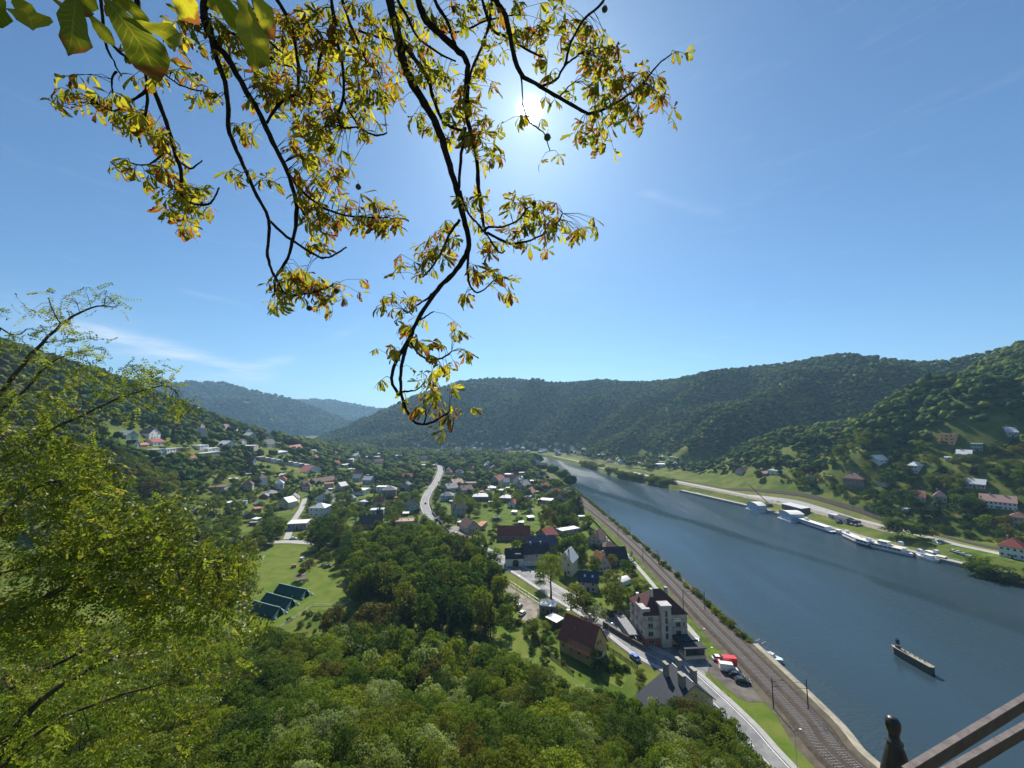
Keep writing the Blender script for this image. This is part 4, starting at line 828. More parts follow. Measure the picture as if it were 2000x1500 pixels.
for A, B, dep, wh, roof, rh, wc, rc, label, kw in HS: 
    if A[0] < 480 and A[1] < 912: dep, wh, rh = dep*.75, wh*.8, rh*.75
    r_, w_, d_ = house(A, B, dep, wh, roof, rh, wc, rc, label, **kw)
    if 'arched gateway' in label:
        a_ = MB(); pts = [(w_*.38, 0), (w_*.72, 0), (w_*.72, 2.4)]+[(w_*.55+w_*.17*math.cos(t), 2.4+w_*.17*.7*math.sin(t)) for t in np.linspace(0, math.pi, 9)]+[(w_*.38, 2.4)]
        a_.prism(pts, -.05, .04); a_.build('gateway', M['wood_dark'], r_); b_ = MB(); b_.box(w_*.52, w_*.86, 1.2, 3.2, 5.2, 6.6); b_.build('dormer', WALLS['white'], r_)
    if 'white ground floor' in label:
        b_ = MB(); b_.box(.01, w_-.01, -.06, -.003, 0, 2.6); b_.build('ground_floor_render', WALLS['white'], r_)
    if 'skylights' in label:
        for x_ in (.28, .68):
            b_ = MB(); slab(b_, (w_*x_, 1.4, 6.2), (w_*x_+.9, 1.4, 6.2), (w_*x_+.9, 2.3, 6.95), (w_*x_, 2.3, 6.95), .08); b_.build('skylight', M['steel'], r_)
    if 'orange three-storey' in label:
        for zz in (3.1, 6.3):
            b_ = MB(); b_.box(-1.2, w_+1.2, -1.4, -.02, zz-.12, zz+.12); b_.box(-1.2, w_+1.2, -1.4, -1.3, zz+.12, zz+1.0); b_.build('balcony', WALLS['orange'], r_)
# terraced row on the left slope: nine dwellings, each a thing
for k in range(9):
    t0 = k/9; xa, xb = 508+98*t0, 508+98*(t0+.105); ya = 900+16*t0; yb = ya+1.6
    house((xa, ya), (xb, yb), 11, 6.2, 'flat', 0, ['grey', 'pink', 'white', 'beige', 'pink', 'grey', 'white', 'beige', 'white'][k], 'light', ['leftmost grey', 'second from left pinkish', 'third from left white', 'fourth from left beige', 'middle pinkish', 'fourth from right grey', 'third from right white', 'second from right beige', 'rightmost white'][k]+' dwelling of the terraced row on the left slope', name='terraced_house', group='terraced row of flat-roofed houses', fw=(2, 2), sw=(0, 0), chim=0, door=False)
# distant village at the foot of the hills: simple small houses
words = {'white': 'white', 'cream': 'cream', 'grey': 'grey', 'beige': 'beige'}
zones = [(862, 1000, 858, 886, 26, 'at the foot of the far hill'), (1000, 1140, 868, 892, 26, 'on the river bend'), (700, 860, 858, 886, 12, 'left of the hanging branch tip'), (1290, 1330, 898, 916, 5, 'left of the dark cliff'),
         (1190, 1290, 900, 912, 5, 'at the wooded foot across the river'), (860, 960, 895, 935, 8, 'in the gardens near the road end'), (640, 720, 880, 905, 5, 'in the trees beyond the left slope'), (420, 520, 935, 960, 4, 'in the garden plots'), (480, 760, 885, 1000, 22, 'between the gardens left of the road'), (870, 1060, 900, 975, 14, 'between the gardens right of the road'), (330, 560, 845, 885, 8, 'among trees on the left slope'), (1700, 1960, 890, 975, 3, 'on the terraced right slope')]
for x0, x1, y0, y1, n, where in zones:
    for k in range(n):
        for _ in range(12):
            x, y = x0+(x1-x0)*random.random(), y0+(y1-y0)*random.random(); p = hit(x, y)
            if p[1] > 60 and all(math.hypot(p[0]-q[0], p[1]-q[1]) > q[2]+9 for q in HOUSES) and not (lbx(p[1])-8 < p[0] < rbx(p[1])+10 and p[1] < 1215): break
        else: continue
        wc = random.choice(['white', 'white', 'cream', 'grey', 'beige']); rc = random.choice(['red', 'brown', 'light', 'white', 'grey', 'orange', 'light']); rf = random.choice(['gable', 'cross', 'hip', 'flat'])
        s = 7+5*random.random(); a = random.uniform(-.5, .5)
        if rf == 'flat': s *= 1.3
        house(None, None, s*random.uniform(.8, 1.2), random.choice([3.6, 5.4, 6]), rf, 0 if rf == 'flat' else 4, wc, rc, '%s house with %s roof %s' % (wc, {'red': 'red', 'brown': 'brown', 'light': 'pale grey', 'white': 'white', 'grey': 'grey', 'orange': 'orange'}[rc], where),
              group='far houses %s' % where, fw=(2, 1), sw=(0, 0), chim=0, door=False, world=((p[0]-s/2*math.cos(a), p[1]-s/2*math.sin(a), p[2]), (p[0]+s/2*math.cos(a), p[1]+s/2*math.sin(a), p[2])))
for k in range(46):
    x, y = (random.uniform(440, 800), random.uniform(900, 1030)) if k < 26 else (random.uniform(870, 1050), random.uniform(925, 1030))
    p = hit(x, y)
    if any(math.hypot(p[0]-q[0], p[1]-q[1]) < q[2]+4 for q in HOUSES) or (lbx(p[1])-20 < p[0]): continue
    w_ = random.uniform(3, 5.5); c_ = random.choice(['white', 'light', 'white', 'orange', 'grey']); a = random.uniform(-.6, .6)
    house(None, None, w_*.8, 2.2, random.choice(['shed', 'flat', 'gable']), .5, random.choice(['white', 'wood', 'grey']), c_, 'small garden shed with %s roof among the plots %s of the road' % ({'light': 'pale grey'}.get(c_, c_), 'left' if k < 26 else 'right'), name='garden_shed', cat='shed', group='garden sheds %s of the road' % ('left' if k < 26 else 'right'), fw=(1, 1), sw=(0, 0), chim=0, door=False, world=((p[0]-w_/2*math.cos(a), p[1]-w_/2*math.sin(a), p[2]), (p[0]+w_/2*math.cos(a), p[1]+w_/2*math.sin(a), p[2])))
for k in range(34):                                   # small sunlit lawns between the gardens
    x, y = (random.uniform(430, 800), random.uniform(905, 1040)) if k < 22 else (random.uniform(860, 1060), random.uniform(925, 1000)); p = hit(x, y)
    if p[2] > ZG+.02 or p[0] > lbx(p[1])-20 or any(math.hypot(p[0]-q[0], p[1]-q[1]) < q[2]+6 for q in HOUSES): continue
    rr = random.uniform(5, 12); a0 = random.uniform(0, 6.28); poly = [(p[0]+rr*random.uniform(.7, 1.2)*math.cos(a0+t), p[1]+rr*1.5*random.uniform(.7, 1.2)*math.sin(a0+t)) for t in np.arange(0, 6.2, 1.05)]
    sheet('garden_lawn', [(q[0], q[1], 0) for q in poly], Z1+.004+.0005*k, random.choice([M['lawn'], M['lawn2'], M['hay']]), world=True); protect([proj((q[0]*.8+p[0]*.2, q[1]*.8+p[1]*.2, ZG))[:2] for q in poly])
# ------------------------------------------------------------------ vehicles
def paint(n, c): 
    m = mat(n, c, .3, spec=.5); m.node_tree.nodes['Principled BSDF'].inputs['Coat Weight'].default_value = .5; return m
PAINT = dict(blue=paint('blue_car_paint', (.02, .09, .45)), white=paint('white_car_paint', (.75, .75, .75)), black=paint('black_car_paint', (.012, .013, .016)), dark=paint('dark_blue_car_paint', (.015, .02, .04)),
             red=paint('red_van_paint', (.60, .02, .018)), silver=paint('silver_car_paint', (.5, .52, .54)), orange=paint('orange_paint', (.42, .12, .03)), grey=paint('grey_car_paint', (.15, .16, .17)), teal=paint('pale_blue_car_paint', (.45, .6, .7)))
M['lamp_w'] = mat('headlight_glass', (.7, .7, .68), .15, spec=.7); M['lamp_r'] = mat('tail_light', (.35, .01, .01), .3)
def carpart(prof, y0, y1, inset=0):
    mb = MB(); mb.prism(prof, y0, y1); return mb
def vehicle(kind, col, loc, rz, label, group=None, detail=True):
    x, y, z = loc; root = thing({'car': 'car', 'van': 'van', 'truck': 'van', 'suv': 'car'}[kind], label, {'car': 'car', 'van': 'van', 'truck': 'van', 'suv': 'car'}[kind], (x, y, z), rz, group)
    if kind == 'car': Lc, Wc = 4.4, 1.8; low = [(-2.2, .35), (-2.15, .75), (-1.9, .95), (1.0, .98), (1.95, .82), (2.2, .6), (2.2, .3)]; cab = [(-1.85, .94), (-1.25, 1.42), (.25, 1.45), (1.15, .95)]
    elif kind == 'suv': Lc, Wc = 4.6, 1.9; low = [(-2.3, .4), (-2.3, 1.05), (1.1, 1.08), (2.1, .95), (2.3, .7), (2.3, .35)]; cab = [(-2.2, 1.04), (-1.95, 1.72), (.3, 1.74), (1.15, 1.06)]
    else: Lc, Wc = 5.6, 2.0; low = [(-2.8, .4), (-2.8, 1.25), (1.7, 1.25), (2.5, 1.1), (2.8, .8), (2.8, .35)]; cab = [(-2.78, 1.2), (-2.75, 2.45), (1.1, 2.5), (2.0, 1.22)]
    mb = MB(); n = len(low); hw = Wc/2
    lowc = low+[(low[-1][0], low[-1][1])]
    ys_ = [(-hw, .06), (-hw+.08, 0), (hw-.08, 0), (hw, .06)]; i0 = len(mb.v)
    for yy, ins in ys_:
        for px, pz in low: mb.v.append((px*(1-ins*.5), yy, pz+(.35-pz)*ins))
    for k in range(3):
        for j in range(n): a = k*n+j; b = k*n+(j+1) % n; mb.f.append((a, b, b+n, a+n)); mb.m.append(0)
    mb.f.append(tuple(range(n-1, -1, -1))); mb.f.append(tuple(3*n+j for j in range(n))); mb.m += [0, 0]
    body = mb.build('body', PAINT[col], root)
    mb = MB(); ci = .14; m_ = len(cab)                 # tapered cabin
    for s in (-1, 1):
        for k, (px, pz) in enumerate(cab): mb.v.append((px, s*(hw-(.03 if k in (0, 3) else ci)), pz))
    for j in range(m_): mb.f.append((j, (j+1) % m_, m_+(j+1) % m_, m_+j)); mb.m.append(0)
    mb.f.append((3, 2, 1, 0)); mb.f.append((4, 5, 6, 7)); mb.m += [0, 0]
    mb.build('cabin', PAINT[col] if kind in ('van', 'truck') else M['glass'], root)
    mb = MB(); a, b = cab[1], cab[2]
    if kind in ('van', 'truck'):
        c = cab[3]; mb.quad((b[0]+.12, -hw+.2, b[1]-.15), (b[0]+.12, hw-.2, b[1]-.15), (c[0]+.02, hw-.12, c[1]+.05), (c[0]+.02, -hw+.12, c[1]+.05)); mb.v = [(p[0]+.04, p[1], p[2]+.02) for p in mb.v]; mb.build('windscreen', M['glass'], root)
        if kind == 'truck':
            mb = MB(); mb.box(-2.85, .9, -hw-.08, hw+.08, .9, 2.75); mb.build('cargo_box', PAINT[col], root)
    else: mb.box(a[0]+.02, b[0]-.02, -hw+ci-.01, hw-ci+.01, a[1]-.01, b[1]+.035); mb.build('roof', PAINT[col], root)
    wx = Lc*.31
    for sx in (-wx, wx):
        for sy in (-1, 1):
            w = MB(); r = .34 if kind != 'truck' else .38; pts = [(r*math.cos(q*math.pi/6), r*math.sin(q*math.pi/6)) for q in range(12)]
            w.prism(pts, -.11, .11); w.mi = 1; w.prism([(p[0]*.55, p[1]*.55) for p in pts], -.125, .125)
            o = w.build('wheel', [M['rubber'], M['steel']], root); o.location = (sx, sy*(hw-.1), r)
    for sy in (-1, 1):
        w = MB(); w.box(Lc/2-.12, Lc/2+.02, sy*(hw-.35)-.18, sy*(hw-.35)+.18, .62, .78); w.build('headlight', M['lamp_w'], root)
        w = MB(); w.box(-Lc/2-.02, -Lc/2+.1, sy*(hw-.25)-.12, sy*(hw-.25)+.12, .65, .82); w.build('tail_light', M['lamp_r'], root)
    return root
def heading(p, q): return math.atan2(q[1]-p[1], q[0]-p[0])
def car_px(kind, col, x, y, x2, y2, label, group=None, z=None):
    p = hit(x, y) if z is None else hit(x, y, z); q = hit(x2, y2) if z is None else hit(x2, y2, z); pr = proj((p[0], p[1], p[2]+1))
    protect([(x-12*100/pr[2], y-10*100/pr[2]), (x+12*100/pr[2], y-10*100/pr[2]), (x+12*100/pr[2], y+8*100/pr[2]), (x-12*100/pr[2], y+8*100/pr[2])], pr[2]-3)
    return vehicle(kind, col, (p[0], p[1], p[2]), heading(p, q), label, group)
G1 = 'vehicles parked in the railway yard'
car_px('car', 'blue', 1240, 1287, 1200, 1252, 'bright blue car driving on the main road past the ochre house', z=Z2+.01)
car_px('car', 'white', 1404, 1289, 1460, 1292, 'white car at the upper end of the parked row, left of the red van', G1, z=ZG+.04)
car_px('truck', 'red', 1420, 1299, 1390, 1296, 'bright red box van in the railway yard', G1, z=ZG+.04)
car_px('van', 'white', 1424, 1311, 1460, 1316, 'white van between the red box van and the dark cars', G1, z=ZG+.04)
car_px('car', 'dark', 1438, 1321, 1470, 1326, 'dark blue car next to the white van in the yard', G1, z=ZG+.04)
car_px('car', 'black', 1450, 1333, 1480, 1337, 'black car at the lower end of the parked row', G1, z=ZG+.04)
car_px('van', 'white', 1362, 1268, 1366, 1285, 'white van parked at the corner of the apartment building terrace', z=ZG+.05)
car_px('car', 'white', 1179, 1051, 1200, 1053, 'white car parked behind the brown-roofed gable house, rear one of two', z=ZG+.06)
car_px('car', 'silver', 1184, 1058, 1205, 1060, 'silver car parked behind the brown-roofed gable house, front one of two', z=ZG+.06)
car_px('car', 'white', 884, 1041, 900, 1030, 'left white car in the car park yard', z=ZG+.05)
car_px('car', 'white', 891, 1043, 907, 1032, 'right white car in the car park yard', z=ZG+.05)
car_px('car', 'grey', 1014, 1186, 1024, 1176, 'dark grey car in the parking lay-by, partly under the tree', z=ZG+.05)
car_px('car', 'silver', 1020, 1200, 1034, 1188, 'silver car in the open part of the parking lay-by', z=ZG+.05)
car_px('car', 'white', 1058, 1124, 1050, 1110, 'white car in front of the white ground floor of the long grey house', z=ZG+.06)
car_px('car', 'white', 573, 1053, 590, 1052, 'white car on the side street above the sports field', z=Z2+.01)
car_px('suv', 'silver', 590, 1094, 600, 1082, 'silver off-road car on the sports field above the tents', z=ZG+.04)
car_px('car', 'grey', 640, 1108, 660, 1104, 'grey open trailer car under the lone tree on the field', z=ZG+.04)
car_px('car', 'black', 831, 984, 829, 970, 'black car on the straight part of the main road', z=Z2+.01)
car_px('truck', 'dark', 851, 1018, 842, 1008, 'dark truck on the main road near its retaining wall', z=Z2+.01)
car_px('car', 'black', 857, 943, 860, 935, 'left black car at the far road bend', z=Z2+.01)
car_px('car', 'dark', 862, 946, 866, 938, 'dark blue car beside the far road bend', z=Z2+.01)
car_px('van', 'white', 1830, 1061, 1850, 1069, 'white van moving on the right bank road')
for i_, (x, y) in enumerate(((1863, 1078), (1873, 1081), (1884, 1085), (1897, 1090))): car_px('car', ('white', 'white', 'silver', 'teal')[i_], x, y, x+12, y+5, ('first white', 'second white', 'silver', 'pale blue')[i_]+' car from the left in the row parked on the right bank verge', 'cars parked on the right bank verge')
for i_, (x, y) in enumerate(((1664, 1024), (1672, 1026), (1679, 1026), (1636, 1020), (1641, 1021))): car_px('car', ('white', 'white', 'silver', 'grey', 'dark')[i_], x, y, x+8, y-6, ('left white', 'right white', 'silver', 'grey', 'dark')[i_]+' car parked by the harbour sheds', 'cars parked at the harbour')
p = hit(1375, 1278, ZG+.05); r_ = thing('person', 'person in dark clothes standing beside the white van at the terrace', 'person', p, .6)
me = bpy.data.meshes.new('body'); vs = [(0, 0, .95), (0, 0, 1.2), (0, 0, 1.42), (0, 0, 1.52), (0, .01, 1.66), (.1, 0, .9), (.11, .04, .5), (.12, 0, .06), (.12, .12, .03), (-.1, 0, .9), (-.11, -.03, .5), (-.12, -.08, .06), (-.12, .04, .03), (.19, 0, 1.40), (.25, -.02, 1.12), (.25, .06, .88), (-.19, 0, 1.40), (-.25, -.02, 1.12), (-.24, .08, .88)]
me.from_pydata(vs, [(0, 1), (1, 2), (2, 3), (3, 4), (0, 5), (5, 6), (6, 7), (7, 8), (0, 9), (9, 10), (10, 11), (11, 12), (2, 13), (13, 14), (14, 15), (2, 16), (16, 17), (17, 18)], []); bo = link('body', me, r_); me.materials.append(mat('dark_clothes', (.03, .032, .045), .9))
sk = bo.modifiers.new('skin', 'SKIN'); rd_ = [.15, .14, .15, .055, .10, .09, .065, .05, .045, .09, .065, .05, .045, .06, .045, .035, .06, .045, .035]
for i_, v in enumerate(me.skin_vertices[0].data): v.radius = (rd_[i_], rd_[i_]*.85)
me.skin_vertices[0].data[0].use_root = True; bo.modifiers.new('smooth', 'SUBSURF').levels = 1
b = MB(); b.lathe([(.03, 0), (.09, .06), (.105, .14), (.09, .2), (.03, .235)], 10, (0, -.01, 1.6)); b.build('hair', M['wood_dark'], r_)
# small agricultural bits on the field: cart, gazebo, logs
p = hit(574, 1108, ZG+.03); r_ = thing('cart', 'small orange cart on the sports field left of the gazebo', 'cart', p, .4); b = MB(); b.box(-1.2, 1.2, -.8, .8, .5, 1.5, .15, .1); b.build('tub', PAINT['orange'], r_)
for sx in (-.8, .8):
    for sy in (-.85, .85): w = MB(); w.prism([(.35*math.cos(q*math.pi/5), .35+.35*math.sin(q*math.pi/5)) for q in range(10)], -.08, .08); o = w.build('wheel', M['rubber'], r_); o.location = (sx, sy, 0)
p = hit(597, 1112, ZG+.03); r_ = thing('gazebo', 'small gazebo with cream canopy beside the lone field tree', 'gazebo', p, .2)
for sx in (-1.5, 1.5):
    for sy in (-1.5, 1.5): b = MB(); b.box(sx-.05, sx+.05, sy-.05, sy+.05, 0, 2.2); b.build('post', M['wood_dark'], r_)
b = MB(); b.poly([(-1.8, -1.8, 2.2), (1.8, -1.8, 2.2), (0, 0, 3.0)]); b.poly([(1.8, -1.8, 2.2), (1.8, 1.8, 2.2), (0, 0, 3)]); b.poly([(1.8, 1.8, 2.2), (-1.8, 1.8, 2.2), (0, 0, 3)]); b.poly([(-1.8, 1.8, 2.2), (-1.8, -1.8, 2.2), (0, 0, 3)]); b.build('canopy', WALLS['cream'], r_)
p = hit(584, 1125, ZG+.03); r_ = thing('wood_pile', 'dark pile of branches on bare soil near the gazebo', 'wood pile', p, 0)
for k in range(14):
    b = MB(); a = random.uniform(0, 6.28); b.tube([(random.uniform(-1.4, 1.4), random.uniform(-1, 1), .15), (random.uniform(-1.4, 1.4), random.uniform(-1, 1), random.uniform(.4, 1.2))], .11, 5); b.build('branch', M['trunk'], r_)
sheet('bare_soil', [(572, 1124), (590, 1118), (600, 1122), (598, 1131), (580, 1132)], Z1+.02, M['yard'])
# three green tents: dark slopes, pale ridge, open front with pale flaps
M['tent'] = mat('dark_green_canvas', (.012, .055, .05), .85, scale=1.5, col2=(.02, .075, .065), detail=6); M['tent_l'] = mat('pale_green_canvas', (.38, .60, .50), .85, scale=2, col2=(.28, .48, .4))
M['stake'] = mat('white_sack', (.7, .7, .68), .8)
def tent(fx, fy, bx, by, label, wid=5.6, h_=3.4):
    a = hit(fx, fy, ZG+.03); b2 = hit(bx, by, ZG+.03); L_ = math.hypot(b2[0]-a[0], b2[1]-a[1]); rz = heading(a, b2)
    r_ = thing('tent', label, 'tent', (a[0], a[1], ZG+.03), rz, 'green camp tents on the sports field'); w = wid/2; eh = .9
    m = MB(); m.quad((0, -w, eh), (L_, -w, eh), (L_, 0, h_), (0, 0, h_)); m.quad((0, 0, h_), (L_, 0, h_), (L_, w, eh), (0, w, eh)); m.quad((0, -w, 0), (L_, -w, 0), (L_, -w, eh), (0, -w, eh)); m.quad((0, w, 0), (L_, w, 0), (L_, w, eh), (0, w, eh)); m.build('canopy', M['tent'], r_)
    m = MB(); m.tube([(-.2, 0, h_+.02), (L_*.33, 0, h_-.08), (L_*.66, 0, h_-.02), (L_+.2, 0, h_+.04)], .17, 6); m.build('ridge_band', M['tent_l'], r_)
    for s in (-1, 1):
        m = MB(); m.poly([(-.01, s*w, 0), (-.01, s*w, eh), (-.01, 0, h_), (-.3, s*.9, 1.9), (-.5, s*1.4, 0)]); m.build('door_flap', M['tent_l'], r_)
        m = MB(); m.poly([(L_+.01, s*w, 0), (L_+.01, s*w, eh), (L_+.01, 0, h_), (L_+.01, 0, 0)]); m.build('gable_panel', M['tent'], r_)
        m = MB(); m.box(L_*.28, L_*.28+.9, s*(w+.02), s*(w+.08), .35, .8) if 1 else 0; m.build('window_flap', M['tent_l'], r_)
    for s in (-1, 1):
        m = MB(); m.lathe([(.05, 0), (.42, .1), (.45, .4), (.2, .7)], 8, (-.9, s*(w-.3), 0)); m.build('sand_sack', M['stake'], r_)
    for k in range(3):
        for s in (-1, 1): m = MB(); m.tube([(L_*k/2, s*w, eh), (L_*k/2, s*(w+1.3), 0)], .025, 4); m.build('guy_rope', M['frame'], r_)
    return r_
tent(598, 1166, 545, 1154, 'green camp tent farthest from the trees, uppermost of the three')
tent(570, 1186, 520, 1172, 'middle green camp tent of the three on the field')
tent(546, 1203, 495, 1189, 'lowest green camp tent, nearest to the acacia leaves')
# ------------------------------------------------------------------ boats, boathouses, harbour
M['hull_w'] = mat('white_hull', (.72, .74, .76), .35, spec=.5); M['hull_b'] = mat('blue_hull_band', (.04, .10, .30), .35); M['hull_d'] = mat('dark_hull', (.03, .03, .035), .5); M['deck'] = mat('pale_deck', (.55, .52, .45), .8); M['hull_p'] = mat('pale_blue_steel_wall', (.44, .52, .60), .5, scale=.8, col2=(.36, .44, .52)); M['wood_trim'] = mat('varnished_brown_trim', (.22, .10, .05), .5)
def hull_mb(L_, W_, fb, bow=.25, stern=.08):
    mb = MB(); st = [(-.5, .75), (-.5+stern, 1), (.5-bow, 1), (.5-bow*.35, .62), (.5, .05)]
    rows = []
    for t, wf in st: rows.append([(t*L_, -wf*W_/2, fb+(.4 if t > .4 else 0)), (t*L_*.97, -wf*W_/2*.7, -.3), (t*L_*.97, wf*W_/2*.7, -.3), (t*L_, wf*W_/2, fb+(.4 if t > .4 else 0))])
    for a, b in zip(rows[:-1], rows[1:]):
        for k in range(3): mb.quad(a[k], b[k], b[k+1], a[k+1])
        mb.quad(a[3], b[3], b[0], a[0])
    mb.quad(*rows[0]); mb.quad(*rows[-1][::-1]); return mb
def boat(A, B, label, W_=6, fb=1.3, decks=((-.4, .3, 2.3, .86, 1),), hullm='hull_w', name='passenger_boat', cat='boat', group=None, wheel=True, band=None, rail=True, flip=False, roofm='frame'):
    a = hit(*A, 0.0); b = hit(*B, 0.0); 
    if flip: a, b = b, a
    L_ = math.hypot(b[0]-a[0], b[1]-a[1]); c = (a+b)/2; r_ = thing(name, label, cat, (c[0], c[1], 0), heading(a, b), group)
    hull_mb(L_, W_, fb).build('hull', M[hullm], r_)
    if band:
        m = hull_mb(L_*1.003, W_*1.01, fb*.62); m.build('hull_band', M[band], r_)
    z = fb
    for (t0, t1, h_, wf, op) in decks:
        x0, x1 = t0*L_, t1*L_; w = W_/2*wf
        m = MB(); m.box(x0, x1, -w, w, z, z+.9); m.box(x0, x1, -w, w, z+h_-.45, z+h_-.12); n = max(3, int((x1-x0)/2.2))
        for k in range(n+1):
            xx = x0+(x1-x0-.25)*k/n; m.box(xx, xx+.25, -w-.01, w+.01, z+.9, z+h_-.45)
        m.build('superstructure', M['hull_w'], r_)
        for k in range(n):
            xx = x0+(x1-x0-.25)*k/n; g = MB(); g.box(xx+.25, xx+(x1-x0-.25)/n, -w+.05, w-.05, z+.9, z+h_-.45); g.build('window', M['glass'], r_)
        m = MB(); m.box(x0-.3, x1+.3, -w-.25, w+.25, z+h_-.12, z+h_); m.build('roof', M[roofm], r_)
        z += h_
    if rail:
        m = MB(); L2 = L_*.47
        for s in (-1, 1):
            m.tube([(-L2, s*W_*.45, fb+1), (L_*.25, s*W_*.47, fb+1)], .04, 4)
            for k in range(12): xx = -L2+(L_*.25+L2)*k/11; m.tube([(xx, s*W_*.46, fb), (xx, s*W_*.46, fb+1)], .03, 4)
        m.build('railing', M['frame'], r_)
    if wheel:
        zt = z; m = MB(); m.box(L_*.18, L_*.18+2.4, -1.2, 1.2, zt, zt+1.8, .2, .15); m.build('wheelhouse', M['hull_w'], r_); m = MB(); m.tube([(L_*.1, 0, zt), (L_*.1, 0, zt+3.5)], .06, 5); m.build('mast', M['frame'], r_)
    x0, y0 = min(A[0], B[0])-3, min(A[1], B[1])-14; protect([(A[0]-2, A[1]-14), (B[0]+2, B[1]-16), (B[0]+2, B[1]+2), (A[0]-2, A[1]+2)], proj((c[0], c[1], 0))[2]-12)
    return r_
boat((1557, 1018), (1629, 1042), 'white river cruise boat with blue band moored below the second boathouse', 6, 1.4, ((-.36, .36, 2.4, .9, 1),), band='hull_b', flip=True)
boat((1629, 1040), (1645, 1044), 'small pale blue workboat tucked behind the river cruise boat', 4, 1.0, ((-.3, .1, 2.0, .8, 1),), hullm='hull_p', wheel=False, rail=False, name='workboat', flip=True)
boat((1647, 1046), (1679, 1061), 'low excursion boat with brown trim ahead of the long ship', 5.5, 1.3, ((-.4, .35, 2.1, .85, 1),), band='wood_trim', flip=True)
boat((1677, 1062), (1704, 1070), 'stern section barge with dark superstructure behind the long ship', 7, 1.6, ((-.4, .42, 2.6, .9, 1),), hullm='hull_d', wheel=True, roofm='deck')
boat((1703, 1068), (1784, 1087), 'long white hotel ship with dark windows and pale deck', 8, 1.3, ((-.46, .30, 2.5, .92, 1), (-.3, -.05, 2.1, .6, 1)), roofm='deck', name='hotel_ship', cat='ship')
boat((1790, 1086), (1831, 1099), 'white motor cruiser nearest to the river at the quay end', 4.6, 1.5, ((-.3, .15, 1.8, .7, 1),), wheel=True, flip=True, name='motor_cruiser')
boat((1806, 1082), (1836, 1091), 'grey motorboat between the white cruiser and the quay', 4.2, 1.2, ((-.3, .2, 1.7, .7, 1),), hullm='hull_p', wheel=True, name='motorboat')
boat((1825, 1092), (1862, 1100), 'dark flat pontoon barge at the end of the quay', 6, 1.0, ((-.35, .1, 1.8, .7, 1),), hullm='hull_d', wheel=False, name='pontoon', roofm='deck')
def boathouse(A, B, dep, wh, rh, label, roof='arch'):
    r_, w_, d_ = house(A, B, dep, wh, roof, rh, 'white', 'white', label, name='boathouse', cat='boathouse', group='floating boathouses at the quay', fw=(0, 0), sw=(3, 1), chim=0, z=0.25, door=False)
    for c in r_.children:
        if c.name.startswith('wall'): c.data.materials[0] = M['hull_p']
    b = MB(); b.box(-1.2, w_+1.2, -1.2, d_+1.2, -.5, .22); b.build('pontoon', M['hull_w'], r_)
    b = MB(); b.box(w_*.3, w_*.3+.9, -.06, -.003, .1, 2.1); b.build('door', M['dark_metal'], r_)
    return r_
boathouse((1459, 993), (1482, 1000), 9, 5.6, 2.0, 'pale blue floating boathouse with curved white roof, left of two')
boathouse((1522, 1011), (1545, 1019), 12, 6.0, 1.6, 'larger pale blue floating boathouse with white roof, right of two')
protect([(1457, 980), (1496, 980), (1496, 1002), (1457, 1000)], 250); protect([(1520, 995), (1566, 995), (1566, 1020), (1520, 1018)], 240)
# harbour sheds
house((1527, 993), (1566, 1004), 9, 4.6, 'shed', .8, 'dark', 'light', 'open harbour canopy with light grey roof behind the right boathouse', fw=(4, 1), sw=(0, 0), chim=0, door=False, name='canopy', cat='shed')
house((1618, 1011), (1633, 1015), 6, 3.2, 'flat', 0, 'blue', 'light', 'pale blue container office beside the harbour yard', fw=(2, 1), sw=(0, 0), chim=0, name='container_office', cat='office')
house((1632, 1016), (1652, 1023), 7, 3.4, 'gable', 1.6, 'white', 'dark', 'white harbour cafe with dark roof and parasols', fw=(4, 1), sw=(1, 1), chim=0, name='cafe', cat='cafe')
house((1655, 1022), (1668, 1026), 6, 3.0, 'flat', 0, 'dark', 'dark', 'dark harbour kiosk right of the cafe', fw=(2, 1), sw=(0, 0), chim=0, name='kiosk', cat='kiosk')
# crane
p = hit(1503, 990, ZG); q = at(1462, 946, 395); r_ = thing('crane', 'harbour crane with long brown lattice boom leaning left', 'crane', p, 0)
b = MB(); b.box(-2, 2, -1.6, 1.6, .8, 3.0); b.build('cab', M['dark_metal'], r_); b = MB(); b.box(-2.4, 2.4, -1.9, 1.9, 0, .8); b.build('crawler', M['rubber'], r_)
tip = Vector(q)-Vector(p); b = MB(); 
for dx, dy in ((-.4, -.4), (.4, -.4), (-.4, .4), (.4, .4)): b.tube([(dx, dy, 2.4), tuple(tip+Vector((dx*.4, dy*.4, 0)))], .12, 4)
for k in range(16):
    t0, t1 = k/16, (k+1)/16; s = 1 if k % 2 else -1; b.tube([tuple(Vector((0, 0, 2.4)).lerp(tip, t0)+Vector((.4*s*(1-.6*t0), 0, 0))), tuple(Vector((0, 0, 2.4)).lerp(tip, t1)+Vector((-.4*s*(1-.6*t1), 0, 0)))], .07, 4)
b.build('boom', M['wood_trim'], r_)
